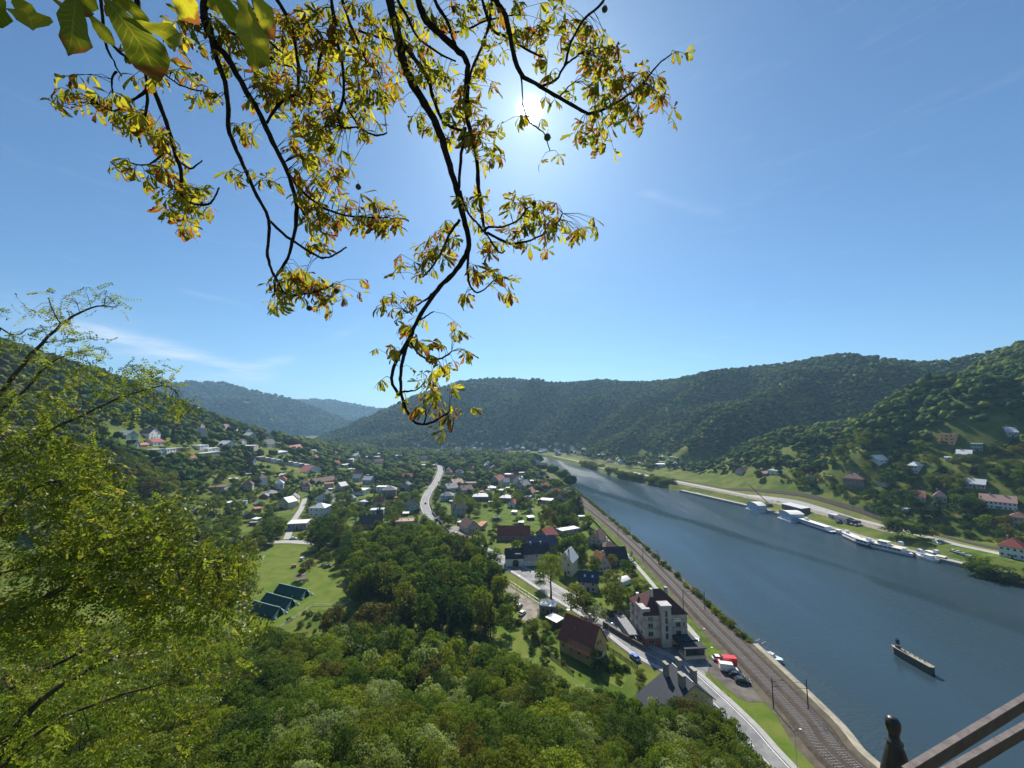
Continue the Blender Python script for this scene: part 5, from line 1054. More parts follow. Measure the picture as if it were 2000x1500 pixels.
# pier wall in the river
a = hit(1750, 1277, 0); b2 = hit(1822, 1318, 0); L_ = math.hypot(b2[0]-a[0], b2[1]-a[1]); r_ = thing('mooring_wall', 'narrow concrete mooring wall standing in the middle of the river', 'pier', (a[0], a[1], 0), heading(a, b2))
b = MB(); b.vprism([(-1.2, 0), (0, -.85), (L_, -.85), (L_+.3, 0), (L_, .85), (0, .85)], -2, 2.3); b.build('wall', M['stone'], r_)
b = MB(); b.vprism([(-1.4, 0), (0, -1.05), (L_, -1.05), (L_+.5, 0), (L_, 1.05), (0, 1.05)], 2.3, 2.6); b.build('coping', M['bank'], r_)
b = MB(); b.tube([(1.0, 0, 2.6), (1.0, 0, 6.2)], .12, 6); b.build('signal_mast', M['dark_metal'], r_); b = MB(); b.box(.6, 1.4, -.35, .35, 4.0, 5.6); b.build('signal_board', PAINT['dark'], r_); b = MB(); b.box(.4, 1.6, -.5, .5, 2.6, 3.4); b.build('signal_base', M['dark_metal'], r_)
for k in range(5): b = MB(); b.lathe([(.18, 0), (.14, .35), (.24, .45)], 8, (3+k*(L_-4)/5, .4, 2.6)); b.build('bollard', M['dark_metal'], r_)
# small work pontoon at the left bank
p = hit(1499, 1283, 0); r_ = thing('work_pontoon', 'small pale green work pontoon with frames at the left bank', 'pontoon', (p[0]+.6, p[1], 0), -1.05)
hull_mb(9.5, 3.4, .8).build('hull', M['hull_p'], r_)
for x_ in (-3.6, -1.6):
    b = MB(); b.tube([(x_, -1.3, .8), (x_, -1.3, 4.2), (x_, 1.3, 4.2), (x_, 1.3, .8)], .1, 5); b.tube([(x_, -1.3, 2.4), (x_, 1.3, 2.4)], .07, 4); b.build('frame', M['steel'], r_)
b = MB(); b.box(-.4, 1.8, -1, 1, .8, 1.7, .2, .1); b.build('winch_housing', M['steel'], r_)
# ------------------------------------------------------------------ poles and lamps
def mast(x, y, h_, label, arm=0, group=None, z=None, name='catenary_mast', top=None):
    p = hit(x, y, z if z is not None else ZG+.06)
    if top: h_ = max(3., H+0-p[2]-(0)) if 0 else h_
    r_ = thing(name, label, 'mast' if name != 'street_lamp' else 'street lamp', p, 0, group); m = MB(); m.tube([(0, 0, -.3), (0, 0, h_)], [.17, .11] if name != 'street_lamp' else [.09, .05], 6); m.build('pole', M['dark_metal'] if name != 'street_lamp' else M['steel'], r_)
    if arm:
        m = MB(); m.tube([(0, 0, h_*.86), (arm, 0, h_*.90)], .05, 4); m.tube([(0, 0, h_*.70), (arm, 0, h_*.72)], .05, 4); m.tube([(0, 0, h_*.98), (arm*.9, 0, h_*.90)], .03, 4); m.build('cantilever', M['dark_metal'], r_)
        for k in (.86, .7): m = MB(); m.lathe([(.05, 0), (.13, .08), (.05, .16), (.13, .24), (.05, .32)], 6, (.2*np.sign(arm), 0, h_*k-.1)); m.build('insulator', M['wood_trim'], r_)
    if name == 'street_lamp':
        m = MB(); m.tube([(0, 0, h_), (.9, -.5, h_+.2)], .04, 4); m.build('arm', M['steel'], r_); m = MB(); m.box(.7, 1.3, -.75, -.35, h_+.12, h_+.28); m.build('lamp_head', M['steel'], r_)
    return r_
words_m = ['nearest', 'second', 'third', 'fourth', 'fifth', 'sixth', 'seventh', 'eighth', 'ninth']
GMR = 'catenary masts on the river side of the railway'; GML = 'catenary masts on the land side of the railway'
for i_, (x, y) in enumerate([(1579, 1388), (1377, 1193), (1286, 1103), (1231, 1050), (1190, 1012), (1160, 985), (1121, 962)]): mast(x, y, 8.2, words_m[i_]+' railway mast from the bottom of the photo on the river side of the track', -3.4, GMR)
for i_, (x, y) in enumerate([(1511, 1384), (1335, 1190), (1256, 1098), (1207, 1048)]): mast(x, y, 8.2, words_m[i_]+' railway mast from the bottom of the photo on the land side of the track', 3.4, GML)
for i_, (x, y, h_) in enumerate([(1385, 1316, 8), (1557, 1500, 8.5), (1010, 1150, 6), (1190, 1250, 6), (1370, 1262, 6)]): mast(x, y, h_, 'street lamp '+['beside the railway yard entrance', 'on the grass verge at the bottom of the photo', 'behind the fence of the parking lay-by', 'at the road behind the ochre house', 'at the terrace of the apartment building'][i_], 0, None, name='street_lamp')
# overhead wires
for c in (-2.1, 2.1):
    path = offset(RWd, c); o = MB(); pts = [(p[0], p[1], 11.2) for p in path if p[1] < 700]; o.tube(pts, .03, 3, False); q = o.build('contact_wire', M['dark_metal']); tag(q, 'thin overhead wire above the %s railway track' % ('river side' if c < 0 else 'land side'), 'wire')
# ------------------------------------------------------------------ fences and walls
def wall_line(pts, h_, t, m, name, label, cat, world=False, z=None):
    w_ = [hit(*p, ZG) if not world else p for p in pts]; r_ = thing(name, label, cat, w_[0], 0); o_ = Vector(w_[0])
    for a, b in zip(w_[:-1], w_[1:]):
        a, b = Vector(a)-o_, Vector(b)-o_; d = b-a; d.z = 0; L_ = d.length
        if L_ < .1: continue
        k = MB(); k.box(0, L_, -t/2, t/2, -.2, h_); k.box(-.02, L_+.02, -t/2-.06, t/2+.06, h_+.001, h_+.12); q = k.build('wall_panel', m, r_); q.location = a; q.rotation_euler = (0, 0, math.atan2(d.y, d.x))
def fence(pts, h_, label, step=2.4, m='wood_dark', mesh=False, name='fence'):
    w_ = [hit(*p, ZG) for p in pts]; r_ = thing(name, label, 'fence', w_[0], 0); o_ = Vector(w_[0])
    pm = MB(); pm.box(-.05, .05, -.05, .05, -.1, h_+.1); pmesh = pm.mesh('post', M[m]); first = True
    for a, b in zip(w_[:-1], w_[1:]):
        a, b = Vector(a)-o_, Vector(b)-o_; d = b-a; d.z = 0; L_ = d.length; n = max(1, int(round(L_/step))); rz = math.atan2(d.y, d.x)
        for k in range(n+1 if first else n): link('post', pmesh, r_, None, a+d*(k+(0 if first else 1))/n, rz)
        first = False
        for zz in (.25, h_-.15):
            k = MB(); k.box(0, L_, -.03, .03, zz, zz+.09); q = k.build('rail', M[m], r_); q.location = a; q.rotation_euler = (0, 0, rz)
        sl_ = MB(); n2 = int(L_/(.28 if not mesh else .5))
        for k in range(n2): xx = L_*(k+.5)/n2; sl_.box(xx-(.07 if not mesh else .012), xx+(.07 if not mesh else .012), -.05, -.032, .12, h_)
        if n2: q = sl_.build('pickets', M[m], r_); q['kind'] = 'stuff'; q.location = a; q.rotation_euler = (0, 0, rz)
fence([(996, 1142), (1053, 1180)], 2.0, 'tall thin metal fence between main road and parking lay-by', 3, 'steel', True)
fence([(1186, 1268), (1212, 1284), (1246, 1308)], 1.2, 'dark wooden picket fence between ochre house garden and main road')
fence([(1040, 1248), (1078, 1285), (1120, 1318)], 1.4, 'dark wooden fence along the lawn left of the ochre house')
wall_line([(1174, 1197), (1192, 1206), (1238, 1206)], 2.6, .4, M['stone'], 'stone_wall', 'dark stone garden wall left of the apartment building', 'wall')
wall_line([(1178, 1222), (1215, 1245), (1262, 1272)], 1.5, .4, M['stone'], 'stone_wall', 'low dark stone wall along the far side of the main road', 'wall')
wall_line([(1150, 1010), (1168, 1028), (1206, 1070), (1216, 1076)], 1.6, .35, M['stone'], 'stone_wall', 'long stone wall along the lane beside the railway grass', 'wall')
wall_line([(842, 985), (845, 1003), (858, 1020), (878, 1042)], 1.4, .4, M['stone'], 'retaining_wall', 'dark retaining wall along the right edge of the curving road', 'wall')
fence([(545, 1228), (580, 1205), (610, 1184), (672, 1182), (690, 1175)], 1.0, 'low pale rail fence along the lower edge of the sports field', 4, 'frame', True)
# ------------------------------------------------------------------ railing of the lookout, lower right
rl = thing('lookout_railing', 'black iron railing with rounded finial at the lower right corner', 'railing', (.70, .66, H-1.72), 0); o_ = Vector(rl.location)
PT = at(1757, 1500, .80)
fx, fy = PT.x, PT.y; ztop = at(1743, 1406, .80).z
b = MB(); zt = ztop-o_.z
prof = [(.033, 0), (.033, zt-.150), (.029, zt-.143), (.0335, zt-.137), (.0335, zt-.122), (.0315, zt-.110), (.0275, zt-.096), (.0235, zt-.082), (.0195, zt-.067), (.0158, zt-.057), (.0150, zt-.053), (.0165, zt-.051), (.0165, zt-.048), (.0125, zt-.046), (.0108, zt-.040), (.0108, zt-.034), (.0124, zt-.029), (.0146, zt-.022), (.0153, zt-.016), (.0146, zt-.009), (.0112, zt-.003), (.0065, zt-.0005), (.001, zt)]
b.lathe([(r_*.84, z_) for r_, z_ in prof], 28); q = b.build('finial_post', M['black_iron'], rl, True); q.location = (at(1752, 1440, .80).x-o_.x, fy-o_.y, 0)
p0 = Vector((at(1752, 1440, .80).x, fy, 0))
prof = None
for nm, (xa, ya), (xb, yb), dz in (('handrail', (1795, 1488), (2000, 1363), .60), ('lower_rail', (1835, 1512), (2000, 1417), .665)):
    A_ = hit(xa, ya, H-dz); B_ = hit(xb, yb, H-dz); A_, B_ = Vector(A_), Vector(B_); d = (B_-A_).normalized(); A2 = Vector((p0.x, p0.y, A_.z)); 
    A2 = A_-d*(.16 if nm == 'lower_rail' else .045); B2 = B_+d*1.2; Lr = (B2-A2).length
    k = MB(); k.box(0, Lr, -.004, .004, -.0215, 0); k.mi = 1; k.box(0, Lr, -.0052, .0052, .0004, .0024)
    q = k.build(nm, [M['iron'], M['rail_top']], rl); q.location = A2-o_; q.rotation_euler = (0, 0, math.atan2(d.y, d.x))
# ------------------------------------------------------------------ chestnut branches overhead
def leaf_mat(name, g1, g2, br, trans=.6, tboost=2.6):
    m = bpy.data.materials.new(name); m.use_nodes = True; t = m.node_tree; n = t.nodes; l = t.links
    for q in list(n): n.remove(q)
    o = n.new('ShaderNodeOutputMaterial'); df = n.new('ShaderNodeBsdfDiffuse'); tr = n.new('ShaderNodeBsdfTranslucent'); gl = n.new('ShaderNodeBsdfGlossy'); gl.inputs['Roughness'].default_value = .4; gl.inputs[0].default_value = (.5, .5, .45, 1)
    at_ = n.new('ShaderNodeAttribute'); at_.attribute_name = 'Col'; sp = n.new('ShaderNodeSeparateColor'); l.new(at_.outputs['Color'], sp.inputs[0])
    uv = n.new('ShaderNodeUVMap'); su = n.new('ShaderNodeSeparateXYZ'); l.new(uv.outputs[0], su.inputs[0])
    def M_(op, a, b=None, c=None, cl=False):
        q = n.new('ShaderNodeMath'); q.operation = op; q.use_clamp = cl
        for i, v in enumerate((a, b, c)):
            if v is None: continue
            if isinstance(v, (int, float)): q.inputs[i].default_value = v
            else: l.new(v, q.inputs[i])
        return q.outputs[0]
    mx = n.new('ShaderNodeMixRGB'); l.new(sp.outputs[1], mx.inputs[0]); mx.inputs[1].default_value = (*g1, 1); mx.inputs[2].default_value = (*g2, 1)
    # side veins
    au = M_('ABSOLUTE', su.outputs[0]); fr = M_('FRACT', M_('SUBTRACT', M_('MULTIPLY', su.outputs[1], 11.0), M_('MULTIPLY', au, 2.2)))
    vein = M_('LESS_THAN', M_('ABSOLUTE', M_('SUBTRACT', fr, .5)), .07); mid = M_('LESS_THAN', au, .06); vv = M_('MAXIMUM', vein, mid)
    vx = n.new('ShaderNodeMixRGB'); l.new(M_('MULTIPLY', vv, .35), vx.inputs[0]); l.new(mx.outputs[0], vx.inputs[1]); vx.inputs[2].default_value = (g2[0]*1.5, g2[1]*1.3, g2[2]*1.5, 1)
    nz = n.new('ShaderNodeTexNoise'); nz.inputs['Scale'].default_value = 38; nz.inputs['Detail'].default_value = 3; tc_ = n.new('ShaderNodeTexCoord'); l.new(tc_.outputs['Object'], nz.inputs[0])
    bf = M_('MULTIPLY', M_('SUBTRACT', M_('ADD', sp.outputs[0], M_('MULTIPLY', nz.outputs[0], .9)), .90), 5.0, None, True)
    bx = n.new('ShaderNodeMixRGB'); l.new(bf, bx.inputs[0]); l.new(vx.outputs[0], bx.inputs[1]); bx.inputs[2].default_value = (*br, 1)
    l.new(bx.outputs[0], df.inputs[0])
    tm = n.new('ShaderNodeMixRGB'); tm.blend_type = 'MULTIPLY'; tm.inputs[0].default_value = 1; l.new(bx.outputs[0], tm.inputs[1]); tm.inputs[2].default_value = (tboost, tboost*.95, tboost*.45, 1); l.new(tm.outputs[0], tr.inputs[0])
    s1 = n.new('ShaderNodeMixShader'); s1.inputs[0].default_value = trans; l.new(df.outputs[0], s1.inputs[1]); l.new(tr.outputs[0], s1.inputs[2])
    s2 = n.new('ShaderNodeMixShader'); s2.inputs[0].default_value = .025; l.new(s1.outputs[0], s2.inputs[1]); l.new(gl.outputs[0], s2.inputs[2]); l.new(s2.outputs[0], o.inputs[0]); return m
M['chestnut'] = leaf_mat('chestnut_leaf', (.070, .090, .010), (.20, .19, .018), (.12, .045, .016), .6, 2.6)
WPROF = [(0, .015), (.12, .04), (.28, .085), (.45, .135), (.60, .175), (.74, .19), (.86, .13), (.95, .05), (1.0, .004)]
def leaflet(Ln, brown, tint, seed):
    """one leaflet along +x, returns V, F(tri), C, UV"""
    r = np.random.default_rng(seed); V = []; C = []; UV = []; curl = r.uniform(-.3, 1.5); side = r.normal(0, .25); fold = r.uniform(.1, .9); tipc = r.uniform(0, 1.6)*(1 if brown > .3 else .6)
    x = 0; z = 0; y = 0; a = r.uniform(-.2, .2); yaw = 0; pt = 0
    for t, w in WPROF:
        ds = t-pt; pt = t; a -= ds*curl*(1.4 if t > .5 else .5)+(ds*tipc*2 if t > .75 else 0); yaw += ds*side; x += ds*math.cos(a); z += ds*math.sin(a); y += ds*math.sin(yaw)
        for s in (-1, 0, 1):
            ww = w*(1+r.uniform(-.36, .14))*s*.92; V.append((x*Ln, (y+ww*math.cos(fold))*Ln, (z+abs(ww)*math.sin(fold)*.6+r.normal(0, .008))*Ln))
            b = brown+(.24 if s else 0)+(.40 if t > .82 else 0)+r.uniform(-.18, .18); C.append((np.clip(b, 0, 1), tint, t)); UV.append((s, t))
    F = []
    for k in range(len(WPROF)-1):
        for s in (0, 1): a_ = k*3+s; F += [(a_, a_+3, a_+4), (a_, a_+4, a_+1)]
    return np.array(V), np.array(F), np.array(C), np.array(UV)
def palmate(seed, size=.13, brown=None):
    r = np.random.default_rng(seed); n = int(r.choice([5, 5, 6, 7])); Vs = []; Fs = []; Cs = []; Us = []; off = 0; br0 = r.choice([-.08, .04, .12, .22, .42]) if brown is None else brown; tint = r.random()
    for k in range(n):
        if r.random() < .10: continue
        f = (k-(n-1)/2)/((n-1)/2); L_ = size*(1-.38*abs(f)**1.5)*r.uniform(.85, 1.12)
        V, F, C, U = leaflet(L_, np.clip(br0+r.normal(0, .13), -.2, .7), np.clip(tint+r.normal(0, .2), 0, 1), int(r.integers(1e9)))
        ang_ = f*R(118)+r.normal(0, .12); droop = r.uniform(.25, 1.0)
        c, s = math.cos(droop), math.sin(droop); V = np.stack([V[:, 0]*c+V[:, 2]*s, V[:, 1], -V[:, 0]*s+V[:, 2]*c], -1)
        c, s = math.cos(ang_), math.sin(ang_); V = np.stack([V[:, 0]*c-V[:, 1]*s, V[:, 0]*s+V[:, 1]*c, V[:, 2]], -1)
        Vs.append(V); Fs.append(F+off); Cs.append(C); Us.append(U); off += len(V)
    return np.vstack(Vs), np.vstack(Fs), np.vstack(Cs), np.vstack(Us)
NV = 40; PAL = [palmate(100+k) for k in range(NV)]; PALM = [None]*NV
BR = [  # (photo polyline, start radius px, end radius px, depth start, depth end)
 ([(762, -60), (762, 0), (779, 75), (787, 116), (807, 165), (837, 214), (856, 251), (871, 296), (886, 349), (897, 390), (909, 439), (916, 478), (907, 504), (885, 534), (859, 560), (840, 586), (816, 624), (799, 661), (784, 687), (769, 717), (765, 744), (776, 766), (786, 772)], 10, 3.2, 2.5, 2.75),
 ([(799, 661), (790, 690), (784, 717), (782, 747), (787, 781), (799, 811), (817, 828), (847, 824), (866, 812), (877, 806)], 4.5, 2.2, 2.65, 2.7),
 ([(779, 75), (789, 88), (811, 116), (834, 150), (845, 187), (860, 229), (879, 247), (905, 255)], 6.5, 3, 2.5, 2.6),
 ([(815, -60), (817, 0), (834, 41), (860, 67), (890, 94), (912, 120), (911, 161), (912, 225), (924, 270), (931, 307), (935, 367), (942, 420), (946, 446), (950, 457)], 8.5, 3.5, 2.6, 2.8),
 ([(948, 450), (955, 443), (980, 443), (1010, 431), (1032, 405)], 3.2, 1.8, 2.8, 2.85), ([(950, 454), (987, 472), (1010, 476), (1047, 465), (1081, 443), (1100, 416)], 3.4, 1.6, 2.8, 2.9),
 ([(962, -50), (961, 0), (955, 49), (935, 105), (920, 139), (914, 200)], 4, 2.6, 2.7, 2.65), ([(909, 250), (901, 300), (897, 360), (895, 385)], 4, 3.4, 2.62, 2.55), ([(840, -50), (849, 0), (875, 45), (890, 90)], 4.5, 3.5, 2.7, 2.6),
 ([(955, -60), (969, 0), (987, 30), (999, 86), (1016, 142), (1055, 169), (1092, 191), (1137, 217), (1156, 221), (1194, 206), (1235, 180), (1257, 161), (1284, 127), (1310, 107)], 6.5, 1.6, 2.5, 2.7),
 ([(1059, 168), (1085, 157), (1104, 127), (1119, 116), (1135, 105)], 3, 2, 2.55, 2.6), ([(1104, 127), (1115, 82), (1141, 37), (1175, 8), (1185, -20)], 3, 2.6, 2.6, 2.7), ([(935, -40), (942, 0), (961, 56), (987, 71), (1025, 94), (1059, 112)], 4.2, 2, 2.75, 2.8),
 ([(1016, 142), (1020, 170), (1021, 205)], 2.4, 1.4, 2.55, 2.5), ([(1040, 244), (1055, 254), (1064, 262), (1074, 295)], 1.8, 1.1, 2.5, 2.5), ([(1021, 205), (1030, 232), (1040, 244)], 1.6, 1.6, 2.5, 2.5),
 ([(390, -60), (399, 0), (399, 35), (417, 80), (445, 115), (480, 175), (508, 224), (532, 277), (560, 333), (578, 392), (578, 437), (571, 472), (562, 504), (540, 541), (536, 571)], 9, 2.6, 2.3, 2.7),
 ([(399, 30), (410, 49), (417, 98), (438, 158), (445, 210), (448, 259), (469, 308), (494, 367), (525, 430), (522, 490), (529, 525), (540, 545), (559, 575), (592, 575), (634, 564), (652, 554)], 6, 2, 2.3, 2.75),
 ([(525, 430), (560, 462), (595, 486), (630, 504), (654, 497), (676, 483)], 3.6, 1.8, 2.6, 2.6), ([(560, 333), (588, 371), (612, 392), (647, 413), (700, 424), (750, 425)], 3.6, 1.8, 2.6, 2.7), ([(578, 392), (602, 430), (630, 455), (660, 462)], 2.8, 1.4, 2.6, 2.7),
 ([(262, -40), (270, 20), (280, 87), (290, 129), (304, 182), (325, 238), (339, 290), (353, 332), (353, 374), (360, 388), (380, 398), (406, 399), (420, 385), (427, 367)], 6.2, 1.8, 2.2, 2.6),
 ([(304, 150), (280, 182), (252, 199), (224, 217), (195, 205)], 3.8, 1.6, 2.3, 2.4), ([(283, 129), (287, 196), (280, 238), (269, 259), (276, 287)], 3.4, 1.8, 2.3, 2.4), ([(329, 280), (315, 304), (283, 322), (255, 318)], 2.8, 1.4, 2.45, 2.5), ([(343, 308), (371, 329), (395, 313)], 2.6, 1.5, 2.5, 2.5), ([(205, 70), (245, 112), (290, 130), (315, 140), (350, 165), (392, 178)], 3.4, 1.6, 2.2, 2.4),
 ([(195, -20), (206, 80), (222, 120), (238, 150)], 3.6, 1.2, 2.0, 2.1), ([(227, 140), (218, 155), (220, 182)], 2.4, 1.6, 2.1, 2.2),
 ([(530, -40), (542, 0), (567, 45), (581, 115), (581, 175), (560, 192), (539, 210), (521, 241)], 4.8, 3, 2.6, 2.5), ([(640, -40), (647, 0), (653, 63), (626, 108), (619, 154), (605, 200)], 5, 2.2, 2.5, 2.6), ([(653, 63), (668, 122), (672, 182), (661, 227), (668, 248), (700, 248)], 4, 2, 2.5, 2.6), ([(672, 195), (699, 244), (725, 262), (748, 263), (755, 259)], 3, 1.6, 2.6, 2.6),
 ([(660, -40), (676, 26), (699, 79), (717, 120), (740, 142)], 4, 2, 2.6, 2.7), ([(765, -30), (777, 0), (800, 41), (815, 71), (852, 101), (890, 120)], 4, 2, 2.7, 2.8), ([(898, 429), (877, 459), (862, 492), (844, 522), (825, 541)], 3.6, 2, 2.6, 2.7), ([(915, 490), (913, 530), (919, 560), (937, 571), (967, 545)], 3.4, 1.6, 2.6, 2.7),
 ([(848, 570), (836, 582), (814, 597), (795, 612)], 3, 1.6, 2.7, 2.75), ([(802, 669), (821, 695), (847, 702), (868, 697), (881, 687)], 3, 1.8, 2.7, 2.75), ([(780, 766), (795, 764), (812, 762), (829, 747)], 2.6, 1.5, 2.7, 2.75), ([(820, 625), (832, 618), (847, 608)], 2.2, 1.4, 2.7, 2.7), ([(898, 372), (915, 417), (945, 451), (975, 492), (986, 489)], 3.2, 1.6, 2.6, 2.7), ([(828, 827), (832, 812), (830, 800)], 2, 1.4, 2.7, 2.7),
 ([(870, 810), (885, 818), (882, 845)], 1.4, .8, 2.7, 2.7), ([(445, 60), (500, 90), (540, 120), (600, 140)], 3.4, 1.6, 2.5, 2.8), ([(490, -20), (510, 60), (560, 110)], 3.6, 1.8, 2.7, 2.9), ([(700, 60), (740, 72), (790, 84)], 2.8, 1.6, 2.7, 2.8), ([(850, 60), (900, 62), (950, 40), (1000, 30)], 3, 1.6, 2.8, 2.9), ([(1092, 191), (1105, 175), (1122, 160)], 2, 1.2, 2.6, 2.6),
]
chest = thing('chestnut_tree', 'overhanging horse chestnut branches with yellowing leaves hanging into the sky', 'tree', (-2.6, -2.2, H-1.72))
co = Vector(chest.location); ANCH = []
def wob(pts, amp, sub=3):
    out = spline(pts, sub); return [(p[0]+random.gauss(0, amp), p[1]+random.gauss(0, amp)) for p in out]
LIMB = [(-2.6, -2.2, H-1.8), (-2.5, -1.9, H+.6), (-2.3, -1.2, H+2.4), (-1.9, .2, H+3.4), (-1.3, 1.4, H+3.7), (-.5, 1.9, H+3.8), (.5, 2.1, H+3.8)]
mb = MB(); sp_ = spline(LIMB, 6); mb.tube([Vector(p)-co for p in sp_], [.22-.19*i/len(sp_) for i in range(len(sp_))], 12); mb.build('trunk', M['bark'], chest, True)
for bi, (px, r0, r1, d0, d1) in enumerate(BR):
    w = wob(px, .55, 4); n = len(w); P3 = [at(p[0], p[1], d0+(d1-d0)*i/(n-1)) for i, p in enumerate(w)]; dm = (d0+d1)/2
    rad = [max(.6, (r0+(r1-r0)*i/(n-1))*(1+random.gauss(0, .07)))*.82*dm/FPX for i in range(n)]
    if px[0][1] < 0:                                       # carry on up to the limb
        q = min(sp_, key=lambda s: (Vector(s)-P3[0]).length+(0 if s[2] > H+2.6 else 5)); P3 = [Vector(q), Vector(q).lerp(P3[0], .5)+Vector((0, 0, .08))]+P3; rad = [rad[0]*1.5, rad[0]*1.25]+rad
    mb = MB(); mb.tube([p-co for p in P3], rad, 7); mb.build('branch', M['bark'], chest, True)
    for i in range(n): ANCH.append((w[i][0], w[i][1], d0+(d1-d0)*i/(n-1)))
ANCH = np.array(ANCH)
MASS = [(150, 165, 52, 24, 9), (130, 195, 30, 14, 3), (205, 200, 50, 26, 13), (250, 225, 36, 22, 8), (320, 145, 70, 18, 15), (240, 95, 20, 12, 3), (275, 240, 45, 28, 14), (320, 262, 22, 16, 4), (325, 312, 40, 32, 14), (300, 335, 40, 20, 8), (235, 318, 22, 12, 4), (365, 396, 50, 34, 26), (365, 432, 18, 18, 5), (350, 365, 40, 14, 7),
 (415, 185, 40, 16, 8), (385, 60, 60, 40, 18), (460, 40, 60, 45, 26), (540, 60, 70, 55, 34), (610, 50, 60, 50, 30), (470, 105, 50, 35, 16), (560, 140, 70, 55, 44), (600, 200, 60, 45, 30), (520, 170, 40, 40, 14), (655, 110, 50, 60, 26), (480, 250, 22, 30, 7), (470, 335, 28, 16, 5), (525, 350, 26, 14, 4), (600, 270, 40, 45, 22), (640, 240, 36, 30, 12), (640, 320, 46, 50, 26), (600, 340, 30, 50, 12), (620, 395, 50, 34, 24), (625, 440, 36, 26, 12), (625, 482, 34, 14, 6), (690, 425, 44, 24, 14), (745, 425, 38, 24, 20), (705, 390, 36, 14, 5),
 (570, 548, 54, 32, 36), (535, 600, 26, 18, 6), (620, 560, 50, 24, 14), (640, 600, 24, 18, 5), (690, 558, 20, 18, 2), (655, 578, 20, 14, 3), (700, 40, 60, 45, 32), (740, 110, 55, 45, 30), (720, 170, 45, 34, 16), (690, 215, 45, 34, 16), (725, 255, 26, 14, 4), (760, 180, 30, 30, 6),
 (800, 30, 50, 40, 16), (810, 110, 40, 34, 14), (870, 30, 50, 36, 16), (850, 145, 44, 34, 14), (930, 20, 60, 34, 14), (880, 195, 40, 36, 14), (820, 228, 20, 14, 3), (865, 255, 36, 20, 8), (935, 170, 34, 44, 12), (930, 245, 50, 24, 20), (955, 300, 30, 20, 8), (915, 270, 20, 24, 4), (960, 100, 34, 40, 9), (1000, 35, 54, 34, 14), (1055, 60, 45, 40, 14), (1120, 60, 45, 40, 14), (1070, 12, 40, 18, 5), (1155, 90, 40, 44, 18), (1190, 130, 36, 44, 18), (1150, 160, 50, 36, 16), (1080, 120, 34, 28, 7), (1230, 175, 40, 30, 18), (1200, 215, 50, 28, 18), (1150, 255, 50, 20, 9), (1180, 285, 26, 14, 4), (1285, 175, 30, 28, 9), (1310, 222, 14, 18, 2), (1260, 240, 20, 14, 2), (1265, 140, 26, 18, 4),
 (1335, 105, 24, 12, 2), (1035, 228, 26, 18, 3), (1078, 315, 22, 20, 2), (1070, 190, 26, 12, 2), (915, 388, 30, 16, 8), (1000, 400, 34, 22, 10), (1058, 415, 44, 26, 18), (1040, 455, 60, 26, 18), (1100, 440, 40, 28, 14), (1150, 435, 24, 14, 3), (965, 475, 34, 20, 8), (1075, 478, 14, 18, 2), (940, 420, 24, 20, 4), (850, 470, 46, 20, 12), (870, 455, 20, 26, 5), (815, 500, 34, 22, 8), (850, 510, 30, 18, 6), (800, 525, 36, 18, 6),
 (960, 543, 40, 18, 14), (985, 566, 20, 18, 3), (895, 572, 22, 10, 3), (925, 525, 16, 14, 3), (775, 588, 32, 20, 9), (810, 590, 24, 16, 6), (790, 628, 24, 16, 5), (828, 622, 14, 14, 2), (750, 680, 28, 12, 5), (800, 668, 26, 12, 5), (840, 682, 30, 12, 6), (888, 640, 22, 20, 3), (860, 705, 30, 16, 5), (915, 692, 22, 10, 3), (748, 748, 16, 14, 2), (830, 730, 38, 18, 7), (858, 765, 36, 18, 9), (900, 795, 24, 9, 3), (835, 795, 30, 16, 7), (880, 815, 18, 10, 2), (880, 846, 20, 14, 2), (800, 780, 16, 20, 3)]
leaves = []
def dirv(tx, ty, depth_var=.5):
    v = ray(1000+tx, 750+ty)-ray(1000, 750); v = Vector(v); v.normalize(); return v
def add_leaf(x, y, d, size, px_anchor=None, seed=None):
    """leaf hub position in space, oriented so that it hangs outwards from its twig"""
    pos = at(x, y, d); r = random
    out_ = (pos-at(*px_anchor)) if px_anchor is not None else Vector((r.gauss(0, 1), r.gauss(0, 1), -.5))
    if out_.length < 1e-4: out_ = Vector((0, 0, -1))
    out_.normalize(); xax = (out_+Vector((r.gauss(0, .5), r.gauss(0, .6), r.gauss(-.25, .4)))).normalized()
    up = Vector((r.gauss(0, .45), r.gauss(-.25, .45), 1)).normalized(); yax = up.cross(xax)
    if yax.length < .05: yax = Vector((0, 1, 0)).cross(xax)
    yax.normalize(); zax = xax.cross(yax); m = Matrix((xax, yax, zax)).transposed().to_4x4(); m.translation = pos
    leaves.append((m, size, r.randrange(NV), d))
pet = MB()
for cx, cy, rx, ry, n in MASS:
    n = int(round(n*1.2))
    for _ in range(n):
        a = random.uniform(0, 2*math.pi); q = math.sqrt(random.random()); x, y = cx+rx*q*math.cos(a), cy+ry*q*math.sin(a)
        dd = np.hypot(ANCH[:, 0]-x, ANCH[:, 1]-y); k = int(np.argmin(dd+rng.random(len(dd))*6)); an = tuple(ANCH[k]); dist = dd[k]
        d = an[2]+random.uniform(-.12, .22)+min(dist, 60)*.002*random.choice((-1, 1)); s_ = random.uniform(.076, .124)
        add_leaf(x, y, d, s_/.13, an)
        A_, B_ = at(*an), at(x, y, d); mid_ = A_.lerp(B_, .5)+Vector((0, 0, .02)); pet.tube([A_-co, mid_-co, B_-co], [.0022, .0016, .0013], 3, False)
q = pet.build('petioles', M['bark'], chest); q['kind'] = 'stuff'
